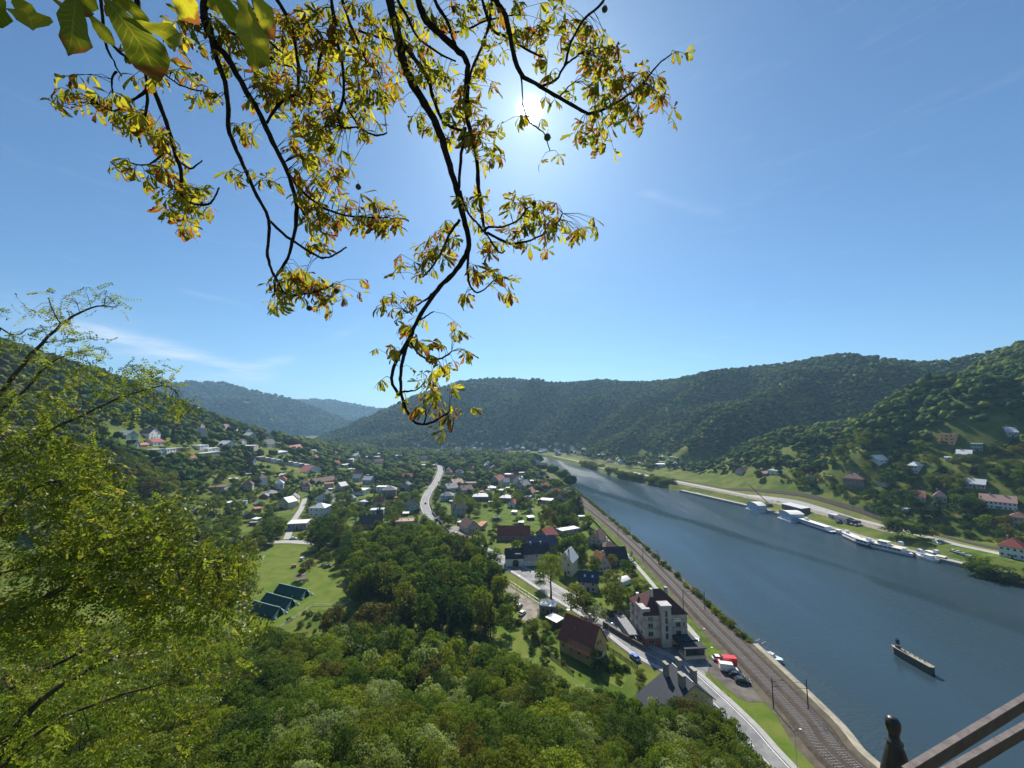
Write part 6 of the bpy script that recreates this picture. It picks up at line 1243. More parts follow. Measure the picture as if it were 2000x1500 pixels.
# the big close leaves at the top left
for k, (x0, y0, x1, y1, d, b_) in enumerate([(22, -12, 124, 106, .92, -.1), (-4, -30, 14, 66, .9, .1), (150, -30, 146, 96, .95, .1), (120, -40, 128, 30, 1.0, .3), (168, 20, 218, 82, 1.0, -.15), (200, -10, 292, 74, .98, .12), (262, 40, 362, 72, 1.02, 0), (215, -30, 300, 40, 1.05, -.1), (395, -50, 476, 68, 1.0, .12), (455, -40, 522, 86, 1.02, -.05), (480, -30, 552, 50, 1.05, .25), (250, -20, 240, 50, 1.05, .2), (90, -30, 60, 12, 1.05, .2), (320, -40, 380, 30, 1.1, .25), (180, -40, 176, 40, 1.04, 0), (410, -40, 440, 30, 1.1, .1)]):
    pos = at(x0, y0, d); tip = at(x1, y1, d+random.uniform(-.04, .06)); Lf = (tip-pos).length; xax = (tip-pos).normalized(); view = pos-Vector((0, 0, H)); zax = -view.normalized()+Vector((random.gauss(0, .25), random.gauss(0, .2), .35)); zax = (zax-xax*zax.dot(xax)).normalized(); yax = zax.cross(xax)
    V, F, C, U = leaflet(Lf*1.04, b_, random.random(), 900+k); V[:, 1] *= 1.55; me = np_mesh('leaf', V, F, M['chestnut'], {'Col': C}, U, True); rot = Matrix((xax, yax, zax)).transposed().to_4x4(); rot.translation = pos-co
    o = link('leaf', me, chest); o.matrix_local = rot
# stray leaf entering at the right edge and the top-left edge
leaves.sort(key=lambda l: -(l[1]/l[3]))
for k, (m, s_, v, d) in enumerate(leaves[:280]):
    if PALM[v] is None: V, F, C, U = PAL[v]; PALM[v] = np_mesh('leaf', V, F, M['chestnut'], {'Col': C}, U, True)
    o = link('leaf', PALM[v], chest); mm = m.copy(); mm.translation -= co; o.matrix_local = mm@Matrix.Scale(s_, 4)
def merge(items, src, name, material, parent, offs):
    Vs, Fs, Cs, Us = [], [], [], []; off = 0
    for m, s_, v, d in items:
        V, F, C, U = src[v]; A = np.array(m)[:3, :3]*s_; T = np.array(m)[:3, 3]-np.array(offs); Vs.append(V@A.T+T); Fs.append(F+off); Cs.append(C); Us.append(U); off += len(V)
    o = link(name, np_mesh(name, np.vstack(Vs), np.vstack(Fs), material, {'Col': np.vstack(Cs)}, np.vstack(Us), True), parent); o['kind'] = 'stuff'; return o
merge(leaves[280:], PAL, 'leaves', M['chestnut'], chest, co)
# spiny chestnut fruits
M['fruit'] = mat('chestnut_husk', (.16, .18, .04), .7, scale=60, col2=(.09, .10, .02), bump=.8)
for x, y, d in ((1181, 18, 2.68), (1069, 268, 2.5), (1043, 398, 2.84), (604, 602, 2.75), (657, 568, 2.76), (700, 365, 2.7), (887, 18, 2.7)):
    mb = MB(); rr = .021*random.uniform(.85, 1.15); mb.lathe([(rr*math.sin(t), -rr*math.cos(t)) for t in np.linspace(.1, math.pi-.1, 9)], 12)
    for k in range(46):
        z_ = random.uniform(-1, 1); a = random.uniform(0, 6.28); s_ = math.sqrt(1-z_*z_); n_v = Vector((s_*math.cos(a), s_*math.sin(a), z_)); mb.tube([n_v*rr*.95, n_v*rr*1.22], [.0016, .0003], 3, False)
    mb.tube([(0, 0, rr), (random.uniform(-.01, .01), 0, rr+.035)], .0015, 3, False); o = mb.build('chestnut_fruit', M['fruit'], chest, True); o.location = at(x, y, d)-co
# ------------------------------------------------------------------ black locust trees on the left
M['locust'] = leaf_mat('locust_leaflet', (.050, .080, .012), (.130, .155, .024), (.17, .13, .03), .5, 2.7)
def pinnate(seed, Ln=.24):
    r = np.random.default_rng(seed); V = []; F = []; C = []; U = []; n = int(r.integers(6, 10)); bend = r.uniform(-.9, .5); tint = r.random(); br = r.choice([0, 0, 0, .1, .45])
    def quad(p, d, up, L_, W_, t_):
        i = len(V); s = np.cross(d, up); s /= np.linalg.norm(s)
        V.extend([p, p+d*L_*.5+s*W_, p+d*L_, p+d*L_*.5-s*W_]); F.extend([(i, i+1, i+2), (i, i+2, i+3)]); c = (br+r.uniform(-.1, .15), np.clip(t_+r.normal(0, .18), 0, 1), .5); C.extend([c]*4); U.extend([(.5, .5)]*4)
    for k in range(n):
        t = (k+.8)/n; a = bend*t; x = Ln*t*math.cos(a*.6); z = Ln*t*math.sin(a); p = np.array([x, 0, z]); d0 = np.array([math.cos(a), 0, math.sin(a)])
        for s in (-1, 1):
            d = d0*.35+np.array([0, s, r.normal(-.25, .3)]); d /= np.linalg.norm(d); quad(p, d, np.array([r.normal(0, .35), r.normal(0, .3), 1]), .050*r.uniform(.8, 1.15), .0135, tint)
    quad(np.array([Ln*math.cos(bend*.6), 0, Ln*math.sin(bend)]), np.array([1, 0, bend*.5]), np.array([0, 0, 1.]), .04, .010, tint)
    i = len(V); V.extend([np.array([0, -.0015, 0]), np.array([0, .0015, 0]), np.array([Ln*math.cos(bend*.6), .001, Ln*math.sin(bend)]), np.array([Ln*math.cos(bend*.6), -.001, Ln*math.sin(bend)])]); F.extend([(i, i+1, i+2), (i, i+2, i+3)]); C.extend([(0, .3, .5)]*4); U.extend([(.5, .5)]*4)
    return np.array(V), np.array(F), np.array(C), np.array(U)
NP_ = 24; PIN = [pinnate(500+k) for k in range(NP_)]; PINM = [None]*NP_
def locust(label, base, BRs, MASSs, group, seed, nobj, lsz=1.0, dens=.85):
    random.seed(seed); tr = thing('locust_tree', label, 'tree', base, 0, group); o_ = Vector(base); anch = []
    for px, r0, r1, d0, d1 in BRs:
        w = wob(px, 1.0, 3); n = len(w); P3 = [at(p[0], p[1], d0+(d1-d0)*i/(n-1)) for i, p in enumerate(w)]; rad = [(r0+(r1-r0)*i/(n-1))*.8*(d0+(d1-d0)*i/(n-1))/FPX for i in range(n)]
        if px[0][0] <= 0 or px[0][1] >= 1500: 
            P3 = [Vector(base)+Vector((0, 0, .6)), (Vector(base)+P3[0])*.5+Vector((0, 0, .4))]+P3; rad = [rad[0]*2.0, rad[0]*1.5]+rad
        mb = MB(); mb.tube([p-o_ for p in P3], rad, 6); mb.build('branch', M['trunk'], tr, True)
        for i in range(n): anch.append((w[i][0], w[i][1], d0+(d1-d0)*i/(n-1)))
    an = np.array(anch); its = []; tw = MB()
    for cx, cy, rx, ry, n, dd0 in MASSs:
        for _ in range(int(n*dens)):
            a = random.uniform(0, 6.283); q = math.sqrt(random.random()); x, y = cx+rx*q*math.cos(a), cy+ry*q*math.sin(a)
            if x < -120 or (vnoise(x/38., y/30., seed) < .30 and random.random() < .75): continue
            d = dd0*random.uniform(.88, 1.14); pos = at(x, y, d); xax = Vector((random.gauss(.25, .7), random.gauss(0, .6), random.gauss(-.15, .45))).normalized(); up = Vector((random.gauss(0, .5), random.gauss(-.45, .55), .8)); yax = up.cross(xax).normalized(); zax = xax.cross(yax)
            m = Matrix((xax, yax, zax)).transposed().to_4x4(); m.translation = pos; its.append((m, lsz*random.uniform(1.0, 1.5), random.randrange(NP_), d))
            if random.random() < .25:
                dd = np.hypot(an[:, 0]-x, an[:, 1]-y); k = int(np.argmin(dd)); 
                if dd[k] < 140: A_ = at(*anch[k]); tw.tube([A_-o_, A_.lerp(pos, .5)+Vector((0, 0, .06))-o_, pos-o_], [.006, .004, .002], 3, False)
    if tw.v: q = tw.build('twigs', M['trunk'], tr); q['kind'] = 'stuff'
    its.sort(key=lambda l: -(l[1]/l[3]))
    for m, s_, v, d in its[:nobj]:
        if PINM[v] is None: V, F, C, U = PIN[v]; PINM[v] = np_mesh('leaf', V, F, M['locust'], {'Col': C}, U)
        o = link('leaf', PINM[v], tr); mm = m.copy(); mm.translation -= o_; o.matrix_local = mm@Matrix.Scale(s_, 4)
    merge(its[nobj:], PIN, 'leaves', M['locust'], tr, o_)
LB1 = [([(0, 769), (45, 712), (81, 670), (120, 634), (156, 610), (192, 598), (225, 600)], 4.5, 1.2, 7.0, 7.4), ([(70, 860), (108, 835), (156, 814), (210, 787), (258, 769), (315, 754), (340, 760)], 4, 1, 6.6, 7.2), ([(0, 800), (50, 760), (90, 715), (129, 694), (160, 685)], 3, 1, 7, 7.4), ([(0, 640), (30, 655), (60, 640)], 2, 1, 7, 7.2), ([(81, 670), (110, 665), (140, 660)], 1.8, .8, 7.2, 7.4), ([(120, 634), (100, 600), (95, 580)], 1.5, .8, 7.2, 7.3)]
MS1 = [(165, 575, 70, 14, 34, 7.3), (205, 597, 36, 16, 20, 7.3), (110, 605, 30, 24, 14, 7.3), (150, 640, 34, 22, 12, 7.3), (50, 620, 50, 24, 26, 7.2), (10, 640, 40, 40, 30, 7), (75, 660, 60, 26, 24, 7), (180, 690, 40, 34, 26, 7.1), (140, 690, 40, 26, 20, 7.1), (230, 740, 60, 30, 50, 7), (280, 720, 44, 22, 26, 7.1), (310, 755, 34, 24, 34, 7), (345, 790, 22, 16, 24, 7), (320, 790, 30, 16, 18, 7), (60, 740, 80, 50, 60, 6.8), (150, 760, 80, 50, 50, 6.8), (230, 790, 50, 26, 16, 6.8), (30, 800, 80, 50, 90, 6.6), (110, 825, 70, 40, 56, 6.6)]
locust('feathery locust tree whose thin branches reach into the sky at the left edge', (-12.5, 5.2, 66), LB1, MS1, 'acacia-like locust trees at the left edge', 11, 120, .82, .9)
LB2 = [([(0, 1215), (80, 1172), (140, 1140), (220, 1088), (272, 1068), (330, 1040), (400, 1020)], 8, 2, 5.4, 6.4), ([(0, 1010), (60, 960), (140, 930), (230, 900)], 5, 1.5, 6, 6.6), ([(0, 1120), (120, 1090), (220, 1060), (320, 1030), (430, 1045)], 3.5, 1.2, 6, 6.8), ([(-5, 900), (60, 870), (130, 880)], 3.5, 1.5, 6.4, 6.6), ([(0, 1180), (150, 1170), (300, 1120), (420, 1090), (480, 1085)], 4, 1.2, 5.8, 6.4)]
MS2 = [(50, 880, 110, 60, 230, 6.4), (130, 920, 90, 60, 230, 6.4), (60, 970, 120, 60, 260, 6.2), (160, 985, 90, 55, 250, 6.4), (275, 1020, 85, 45, 210, 6.6), (80, 1060, 140, 60, 330, 6), (230, 1060, 120, 60, 320, 6.2), (340, 1060, 80, 50, 200, 6.4), (355, 985, 40, 26, 50, 6.6), (100, 1150, 140, 70, 330, 5.8), (260, 1140, 120, 60, 300, 6), (400, 1110, 70, 50, 180, 6.3), (470, 1090, 40, 30, 60, 6.4), (440, 1170, 60, 60, 150, 6.3), (340, 1190, 90, 50, 200, 6), (150, 890, 45, 30, 60, 6.5), (455, 1215, 35, 25, 40, 6.3), (30, 1210, 110, 50, 200, 5.6)]
locust('dense sunlit locust tree filling the left side below the skyline', (-11.0, 3.8, 64), LB2, MS2, 'acacia-like locust trees at the left edge', 12, 140, 1.0, .62)
LB3 = [([(0, 1460), (48, 1400), (100, 1352), (152, 1320), (210, 1290), (260, 1275)], 9, 2.5, 6.5, 8), ([(20, 1345), (60, 1324), (160, 1272), (224, 1252), (300, 1230)], 5, 1.8, 7, 8), ([(0, 1500), (90, 1420), (200, 1370), (330, 1330)], 5, 1.5, 7, 8.2)]
MS3 = [(60, 1270, 120, 60, 260, 7.4), (200, 1250, 120, 60, 280, 7.6), (330, 1260, 90, 50, 200, 7.8), (30, 1350, 100, 60, 170, 7.2), (150, 1360, 120, 60, 190, 7.6), (300, 1350, 110, 60, 200, 8), (60, 1460, 120, 50, 150, 7), (250, 1450, 130, 50, 180, 8), (420, 1280, 60, 50, 90, 8)]
locust('shaded locust tree with thick dark boughs in the lower left corner', (-9.5, 4.8, 62), LB3, MS3, 'acacia-like locust trees at the left edge', 13, 40, 1.05, .5)
random.seed(21)
# ------------------------------------------------------------------ tree crowns
def crown_mesh(name, key, shape, nleaf, leaf, seed, hgt=1.0, clumps=26):
    """crown of unit size: radius about 1, height 'hgt'*2, centre at z=0; leaf-sized faces gathered in clumps"""
    r = np.random.default_rng(seed); cs = []; rs = []
    for k in range(clumps):
        while True:
            p = r.uniform(-1, 1, 3)
            if shape == 'cone': 
                t = (p[2]+1)/2
                if math.hypot(p[0], p[1]) < (1-t)*.95+.04: break
            elif shape == 'column':
                if math.hypot(p[0], p[1]) < .8*math.sqrt(max(0, 1-p[2]**4)): break
            else:
                l = np.linalg.norm(p)
                if .38 < l < (.86 if clumps < 50 else .97) and p[2] > -.8: break
        cs.append(p); rs.append((r.uniform(.22, .42) if clumps < 50 else r.uniform(.12, .30)) if shape != 'cone' else .12+.22*(1-(p[2]+1)/2))
    cs = np.array(cs); rs = np.array(rs); w = rs**2; idx = r.choice(clumps, nleaf, p=w/w.sum()); n = r.normal(0, 1, (nleaf, 3)); n /= np.linalg.norm(n, axis=1)[:, None]
    n[:, 2] = np.where(r.random(nleaf) < .55, np.abs(n[:, 2]), n[:, 2])
    pos = cs[idx]+n*(rs[idx]*r.uniform(.72, 1.06, nleaf)**1)[:, None]*np.array([1, 1, .8]); pos[:, 2] *= hgt
    nn = n*1.0+r.normal(0, .38 if clumps < 50 else .68, (nleaf, 3)); nn[:, 2] += .25; nn /= np.linalg.norm(nn, axis=1)[:, None]
    a = np.cross(nn, r.normal(0, 1, (nleaf, 3))); a /= np.linalg.norm(a, axis=1)[:, None]; b = np.cross(nn, a); L_ = leaf*r.uniform(.6, 1.35, nleaf)[:, None]
    V = np.stack([pos-a*L_, pos-b*L_*.55, pos+a*L_, pos+b*L_*.55+nn*L_*.25], 1).reshape(-1, 3); F = np.arange(nleaf*4).reshape(-1, 4)
    return np_mesh(name, V, F, LEAF[key][1])
def trunk_mesh(seed, key='broad', hi=True):
    random.seed(seed); mb = MB(); n = 6 if hi else 4      # unit tree: height 1, crown centre .62
    mb.tube([(0, 0, -.04), (.005, 0, .12), (.0, .008, .35), (.01, 0, .6), (0, 0, .86)], [.028, .02, .015, .010, .003], n)
    if key != 'cone':
        for k in range(9 if hi else 3):
            a = k*2.4+random.random(); z = random.uniform(.28, .6); l = random.uniform(.14, .26); mb.tube([(0, 0, z), (l*.5*math.cos(a), l*.5*math.sin(a), z+l*.45), (l*math.cos(a), l*math.sin(a), z+l*1.0)], [.009, .006, .0015], 4 if hi else 3)
    return mb.mesh('trunk', M['trunk'], True)
TRK = [trunk_mesh(s) for s in (1, 2, 3)]; TRKC = trunk_mesh(9, 'cone'); LOW = {}; MID = {}; HIC = {}
for i_, k_ in enumerate(LKEY):
    sh = 'cone' if k_ == 'fir' else 'round'
    LOW[k_] = [crown_mesh('crown', k_, sh, 150, .17, 10+i_*7+j, 1 if sh == 'round' else 1.6, 14) for j in range(2)]
    MID[k_] = [crown_mesh('crown', k_, sh, 1500, .080, 40+i_*7+j, 1.05 if sh == 'round' else 1.9, 30) for j in range(2)]
    HIC[k_] = [crown_mesh('crown', k_, sh, 7500, .037, 70+i_*7+j, 1.25 if sh == 'round' else 1.9, 74) for j in range(2)]
POPL = crown_mesh('crown', 'deep', 'column', 500, .09, 333, 3.2, 26)
# source collections (not linked to the scene) for the masses that nobody could count
def src_coll(nm, meshes):
    c = bpy.data.collections.new(nm)
    for i, m in enumerate(meshes):
        o = bpy.data.objects.new('%s_source_%02d' % (nm, i), m); c.objects.link(o)
    return c
def core_mesh(key, seed):   # far crown: lumpy closed canopy with loose leaf clumps standing off it
    import bmesh
    if key == 'fir': return crown_mesh('crown', key, 'cone', 260, .16, seed, 1.7, 14)
    r = np.random.default_rng(seed); b = bmesh.new(); bmesh.ops.create_icosphere(b, subdivisions=3, radius=1)
    lumps = r.normal(0, 1, (16, 3)); lumps[:, 2] = np.abs(lumps[:, 2])*.9-.1; lumps /= np.linalg.norm(lumps, axis=1)[:, None]; am = r.uniform(.12, .34, 16)
    for v in b.verts:
        n = np.array(v.co); q = np.exp(-((1-lumps@n)/.075))*am; k = .70+q.max()+.25*q.sum()*.4+r.normal(0, .035); v.co = Vector((n[0]*k, n[1]*k, n[2]*k*(.95 if n[2] > 0 else .7)))
    V = np.array([v.co[:] for v in b.verts]); F = [tuple(v.index for v in f.verts) for f in b.faces]; b.free()
    n_ = 200; idx = r.integers(0, len(V), n_); P_ = V[idx]*r.uniform(.98, 1.10, n_)[:, None]; nn = P_/np.linalg.norm(P_, axis=1)[:, None]+r.normal(0, .3, (n_, 3)); nn /= np.linalg.norm(nn, axis=1)[:, None]
    a = np.cross(nn, r.normal(0, 1, (n_, 3))); a /= np.linalg.norm(a, axis=1)[:, None]; c = np.cross(nn, a); L_ = r.uniform(.06, .13, n_)[:, None]
    Q = np.stack([P_-a*L_, P_-c*L_*.7, P_+a*L_], 1).reshape(-1, 3); F2 = np.arange(n_*3).reshape(-1, 3)+len(V)
    return np_mesh('crown', np.vstack([V, Q]), np.vstack([np.array(F), F2]), LEAF['far_'+key][1])
FARK = ['green', 'deep', 'olive', 'deep', 'lime', 'rust', 'fir', 'silver']
CF = src_coll('far_crowns', [core_mesh(k, 200+i) for i, k in enumerate(FARK)])
CM = src_coll('mid_crowns', [MID[k][0] for k in FARK])
CH = src_coll('near_crowns', [HIC[k][1] for k in FARK])
def scatter(name, label, cat, pts, scl, rot, idx, coll):
    me = bpy.data.meshes.new(name); me.from_pydata([tuple(p) for p in pts], [], [])
    for nm, ty, arr in (('scl', 'FLOAT_VECTOR', np.asarray(scl, np.float32)), ('rot', 'FLOAT_VECTOR', np.asarray(rot, np.float32))):
        a = me.attributes.new(nm, ty, 'POINT'); a.data.foreach_set('vector', arr.ravel())
    a = me.attributes.new('idx', 'INT', 'POINT'); a.data.foreach_set('value', np.asarray(idx, np.int32))
    o = link(name, me); tag(o, label, cat, None, 'stuff')
    g = bpy.data.node_groups.new(name+'_nodes', 'GeometryNodeTree'); g.interface.new_socket('Geometry', in_out='INPUT', socket_type='NodeSocketGeometry'); g.interface.new_socket('Geometry', in_out='OUTPUT', socket_type='NodeSocketGeometry')
    gi = g.nodes.new('NodeGroupInput'); go = g.nodes.new('NodeGroupOutput'); ip = g.nodes.new('GeometryNodeInstanceOnPoints'); ci = g.nodes.new('GeometryNodeCollectionInfo'); ci.inputs['Collection'].default_value = coll; ci.inputs['Separate Children'].default_value = True; ci.inputs['Reset Children'].default_value = True
    def na(nm, ty): q = g.nodes.new('GeometryNodeInputNamedAttribute'); q.data_type = ty; q.inputs['Name'].default_value = nm; return q.outputs['Attribute']
    g.links.new(gi.outputs[0], ip.inputs['Points']); g.links.new(ci.outputs[0], ip.inputs['Instance']); ip.inputs['Pick Instance'].default_value = True
    g.links.new(na('idx', 'INT'), ip.inputs['Instance Index']); g.links.new(na('rot', 'FLOAT_VECTOR'), ip.inputs['Rotation']); g.links.new(na('scl', 'FLOAT_VECTOR'), ip.inputs['Scale']); g.links.new(ip.outputs[0], go.inputs[0])
    md = o.modifiers.new('scatter', 'NODES'); md.node_group = g; return o
# ---- candidates
def jgrid(x0, x1, y0, y1, s):
    X, Y = np.meshgrid(np.arange(x0, x1, s), np.arange(y0, y1, s)); X = X.ravel()+rng.uniform(-.45, .45, X.size)*s; Y = Y.ravel()+rng.uniform(-.45, .45, Y.size)*s; return X, Y
HS_ = np.array(HOUSES)
def near_house(x, y, pad=0): return (np.hypot(HS_[:, 0]-x, HS_[:, 1]-y) < HS_[:, 2]*.72+pad).any()
RD = np.array([p[:2] for p in ROAD]); RWn = np.array([p[:2] for p in RW]); LN = np.array([p[:2] for p in LANE]+[p[:2] for p in LANE2])
def near_path(x, y, P_, r): return (np.hypot(P_[:, 0]-x, P_[:, 1]-y) < r).any()
TREES = []   # (x, y, z, height, radius, key, shape, zone)
def visible(x, y, z, h_):
    px, py, d = proj((x, y, z+h_)); px2, py2, _ = proj((x, y, z)); return d > 5 and -80 < px < 2080 and py < 1560 and py2 > 500
def try_tree(x, y, h_, r_, key, zone, thr=.12, force=False, z=None):
    if z is None: z = hz(x, y)
    if not visible(x, y, z, h_): return False
    px, pyt, d = proj((x, y, z+h_)); _, pyb, _ = proj((x, y, z+h_*.25)); w = 2*r_*FPX/d
    if not force:
        if blocked(px, pyt, pyb, w, d, thr): return False
        if near_house(x, y, r_*.35): return False
        if near_path(x, y, RD, 5.5+r_*.4) or near_path(x, y, RWn, 9+r_*.5) or near_path(x, y, LN, 3.0+r_*.3): return False
    TREES.append((x, y, z, h_, r_, key, zone, h_/d)); return True
def pick(ws): return random.choices(list(ws), list(ws.values()))[0]
# slope below the lookout
FOREST_TOP = [(-100, 1220), (500, 1215), (560, 1225), (620, 1235), (700, 1205), (800, 1225), (900, 1240), (960, 1255), (1010, 1275), (1060, 1295), (1120, 1330), (1180, 1345), (1240, 1352), (1330, 1350), (1380, 1375), (1430, 1430), (1480, 1480), (1510, 1530), (2100, 1600)]
fx_ = [p[0] for p in FOREST_TOP]; fy_ = [p[1] for p in FOREST_TOP]
X, Y = jgrid(-190, 66, 26, 165, 5.6)
for x, y, z in zip(X, Y, height(X, Y)):
    d_ = math.hypot(x, y); h_ = random.uniform(8.5, 13.5); r_ = h_*random.uniform(.22, .38)
    if y > yf(x)+26 or x > 52+.1*(y-60) or (x > 40 and y > 96): continue
    for _ in range(7):
        px, py, d = proj((x, y, z+h_)); 
        if py-r_*.0 > np.interp(px, fx_, fy_)+4: break
        h_ *= .85; r_ *= .9
    else: continue
    if h_ < 3: continue
    # nothing may stand up close before the lens
    u = .55+.45*vnoise(x/22, y/22, 31); key = pick({'green': 6, 'olive': 3.4, 'deep': 3.2, 'silver': 4.4*u if x > -45 else 1.4, 'lime': 2.0, 'rust': .5})
    if px < 420: key = pick({'lime': 4, 'green': 4, 'olive': 2})
    TREES.append((x, y, z, h_, r_, key, 'slope', h_/d if 60 < px < 1540 else .001))
for x, y, pt_, key in ((44, 101, 1312, 'rust'), (47.2, 102, 1322, 'rust'), (50.4, 101.5, 1340, 'deep'), (52.3, 99, 1358, 'green'), (46, 98, 1334, 'green'), (49, 99, 1346, 'olive'), (41, 103, 1326, 'deep'), (49, 96, 1368, 'olive'), (38, 100, 1338, 'green'), (33, 101, 1347, 'olive'), (36, 96, 1352, 'deep'), (42, 95, 1350, 'green'), (52.5, 95, 1385, 'deep'), (51, 90, 1410, 'green'), (54.5, 90, 1432, 'olive'), (55, 84, 1470, 'deep'), (48, 88, 1400, 'green')): z = hz(x, y); h_ = H-(pt_-826)/FPX*y-z; r_ = max(2.6, h_*.26); TREES.append((x, y, z, h_, r_, key, 'slope', h_/100))
X, Y = jgrid(-92, -6, 150, 262, 8.5)

for x, y in zip(X, Y):
    px, py, d = proj((x, y, ZG))
    if not inpoly(np.array([px]), np.array([py]), [(700, 1105), (740, 1075), (860, 1066), (905, 1066), (965, 1092), (985, 1120), (985, 1150), (1000, 1190), (960, 1200), (955, 1255), (700, 1235), (650, 1250), (560, 1255), (560, 1230), (640, 1210), (690, 1185)])[0]: continue
    h_ = random.uniform(12, 17); try_tree(x, y, h_, h_*random.uniform(.28, .36), pick({'green': 5, 'deep': 3, 'olive': 3, 'lime': .8, 'rust': .5}), 'belt', .22)
# hand-placed conspicuous trees (photo position of the foot)
for x, y, h_, r_, key, lab in [(600, 1128, 9, 4.0, 'rust', None), (625, 1075, 13, 6, 'deep', None), (670, 1080, 12, 5, 'deep', None), (675, 1112, 11, 4.4, 'deep', None), (730, 1250, 13, 6.5, 'rust', None), (650, 1240, 10, 4.6, 'rust', None), (525, 1063, 14, 7.5, 'deep', None), (635, 1062, 17, 6.5, 'deep', None), (660, 1062, 14, 4, 'rust', None), (694, 1045, 15, 3.0, 'fir', None), (740, 1010, 18, 3.4, 'fir', None), (690, 1050, 10, 3, 'fir', None),
    (1076, 1168, 21, 5.6, 'lime', None), (1055, 1150, 9, 3.4, 'green', None), (1108, 1098, 16, 6.4, 'deep', None), (1132, 1094, 15, 5.6, 'green', None), (1132, 1204, 12.5, 6.0, 'olive', None), (1150, 1207, 8, 4, 'green', None), (1200, 1194, 11.5, 4.8, 'olive', None), (1253, 1165, 8, 4.2, 'olive', None), (1235, 1118, 12, 3.6, 'fir', None), (1222, 1125, 8, 3, 'green', None), (1165, 1220, 7, 4, 'silver', None),
    (1000, 1205, 9, 4, 'green', None), (990, 1235, 10, 3.4, 'green', None), (1040, 1245, 7, 2.2, 'olive', None), (1078, 1262, 3, 1.6, 'deep', None), (958, 1245, 14, 3.0, 'fir', None), (1165, 1310, 6, 2.6, 'deep', None), (1195, 1300, 3.5, 1.6, 'green', None), (1205, 1310, 3, 1.5, 'deep', None),
    (972, 1010, 14, 6, 'green', None), (1012, 1022, 5, 4, 'deep', None), (968, 1045, 8, 3.6, 'green', None), (930, 1010, 6, 4, 'olive', None), (1085, 1010, 14, 5, 'deep', None), (1100, 1015, 13, 5, 'green', None), (1118, 1018, 14, 5, 'deep', None), (1074, 1035, 15, 6.2, 'rust', None), (1100, 1030, 15, 3, 'fir', None), (1030, 1000, 9, 5, 'deep', None), (1135, 1000, 16, 3.6, 'fir', None), (1125, 1000, 17, 5, 'deep', None), (1110, 985, 18, 6, 'deep', None), (1090, 975, 20, 7, 'green', None), (1150, 1030, 9, 4.5, 'green', None),
    (1115, 960, 20, 8, 'deep', None), (1100, 945, 20, 9, 'green', None), (1080, 935, 20, 10, 'deep', None), (1060, 925, 18, 10, 'deep', None), (485, 925, 22, 9, 'fir', None), (1742, 1046, 12, 7, 'green', None), (1766, 1052, 13, 8, 'deep', None), (1797, 1050, 10, 6, 'green', None), (1815, 1052, 8, 5, 'olive', None), (1730, 1020, 13, 6, 'deep', None), (1930, 1140, 11, 8, 'deep', None), (1925, 1125, 10, 4.5, 'lime', None), (1965, 1145, 10, 8, 'deep', None), (1990, 1150, 8, 6, 'olive', None), (1905, 1115, 8, 4, 'green', None), (1900, 1005, 15, 8, 'deep', None), (1785, 1005, 18, 6, 'deep', None), (1835, 1000, 14, 4, 'fir', None), (1740, 955, 18, 8, 'deep', None)]:
    p = hit(x, y); try_tree(p[0], p[1], h_, r_, key, 'placed', force=True, z=p[2])
for k in range(26): x = 655+k*4.6+random.uniform(-1, 1); p = hit(x, 872+random.uniform(-1, 1)); TREES.append((p[0], p[1], p[2], random.uniform(26, 32), 3.6, 'popl', 'row', .01))
# trees on the left bank beside the river upstream
for k in range(26):
    y = 420+k*17+random.uniform(-5, 5); x = lbx(y)-random.uniform(4, 9)-(0 if y > 560 else 22); 
    if y < 520: continue
    try_tree(x, y, random.uniform(12, 19), random.uniform(5, 8), pick({'deep': 4, 'green': 3}), 'bank', .5)
# bushes on both banks
BUSH = []
for k in range(520):
    y = 95+(k/520)**1.25*700; x = lbx(y)-random.uniform(1.5, 6.0); 
    if y < 148 and x > lbx(y)-20: continue
    if y < 148: continue
    BUSH.append((x, y, hz(x, y), random.uniform(.8, 2.0), pick({'green': 4, 'olive': 3, 'lime': 4})))
for k in range(260):
    y = random.uniform(500, 790); x = rbx(y)+random.uniform(0, 30)*random.random()
    if vnoise(y/16, 0, 3) < .38: continue
    BUSH.append((x, y, max(hz(x, y), ZG-1), random.uniform(1.2, 4.6), pick({'green': 4, 'olive': 4, 'lime': 3, 'deep': 2})))
for k in range(120):
    y = random.uniform(180, 215); x = rbx(y)+random.uniform(-2, 10); BUSH.append((x, y, max(hz(x, y), ZG-1), random.uniform(1.5, 3.5), pick({'green': 4, 'olive': 2, 'deep': 2})))
# valley floor and village gardens
X, Y = jgrid(-420, 84, 165, 1160, 7.6)
for x, y, z in zip(X, Y, height(X, Y)):
    if x > lbx(y)-9: continue
    if z > 60 or y < yf(x)+12: continue
    px, py, d = proj((x, y, z))
    if px > 905 and d < 340 and vnoise(x/14, y/14, 77) < .5: continue
    if vnoise(x/38, y/38, 44) < .17: continue
    big = vnoise(x/60, y/60, 12) > .6; h_ = random.uniform(9, 15) if big else random.uniform(4, 9.5)
    if y > 620: h_ = random.uniform(9, 17)
    try_tree(x, y, h_, h_*random.uniform(.36, .5), pick({'green': 5, 'deep': 3, 'olive': 3, 'fir': 1.1, 'rust': .6, 'lime': 2}), 'valley', .2, z=z)
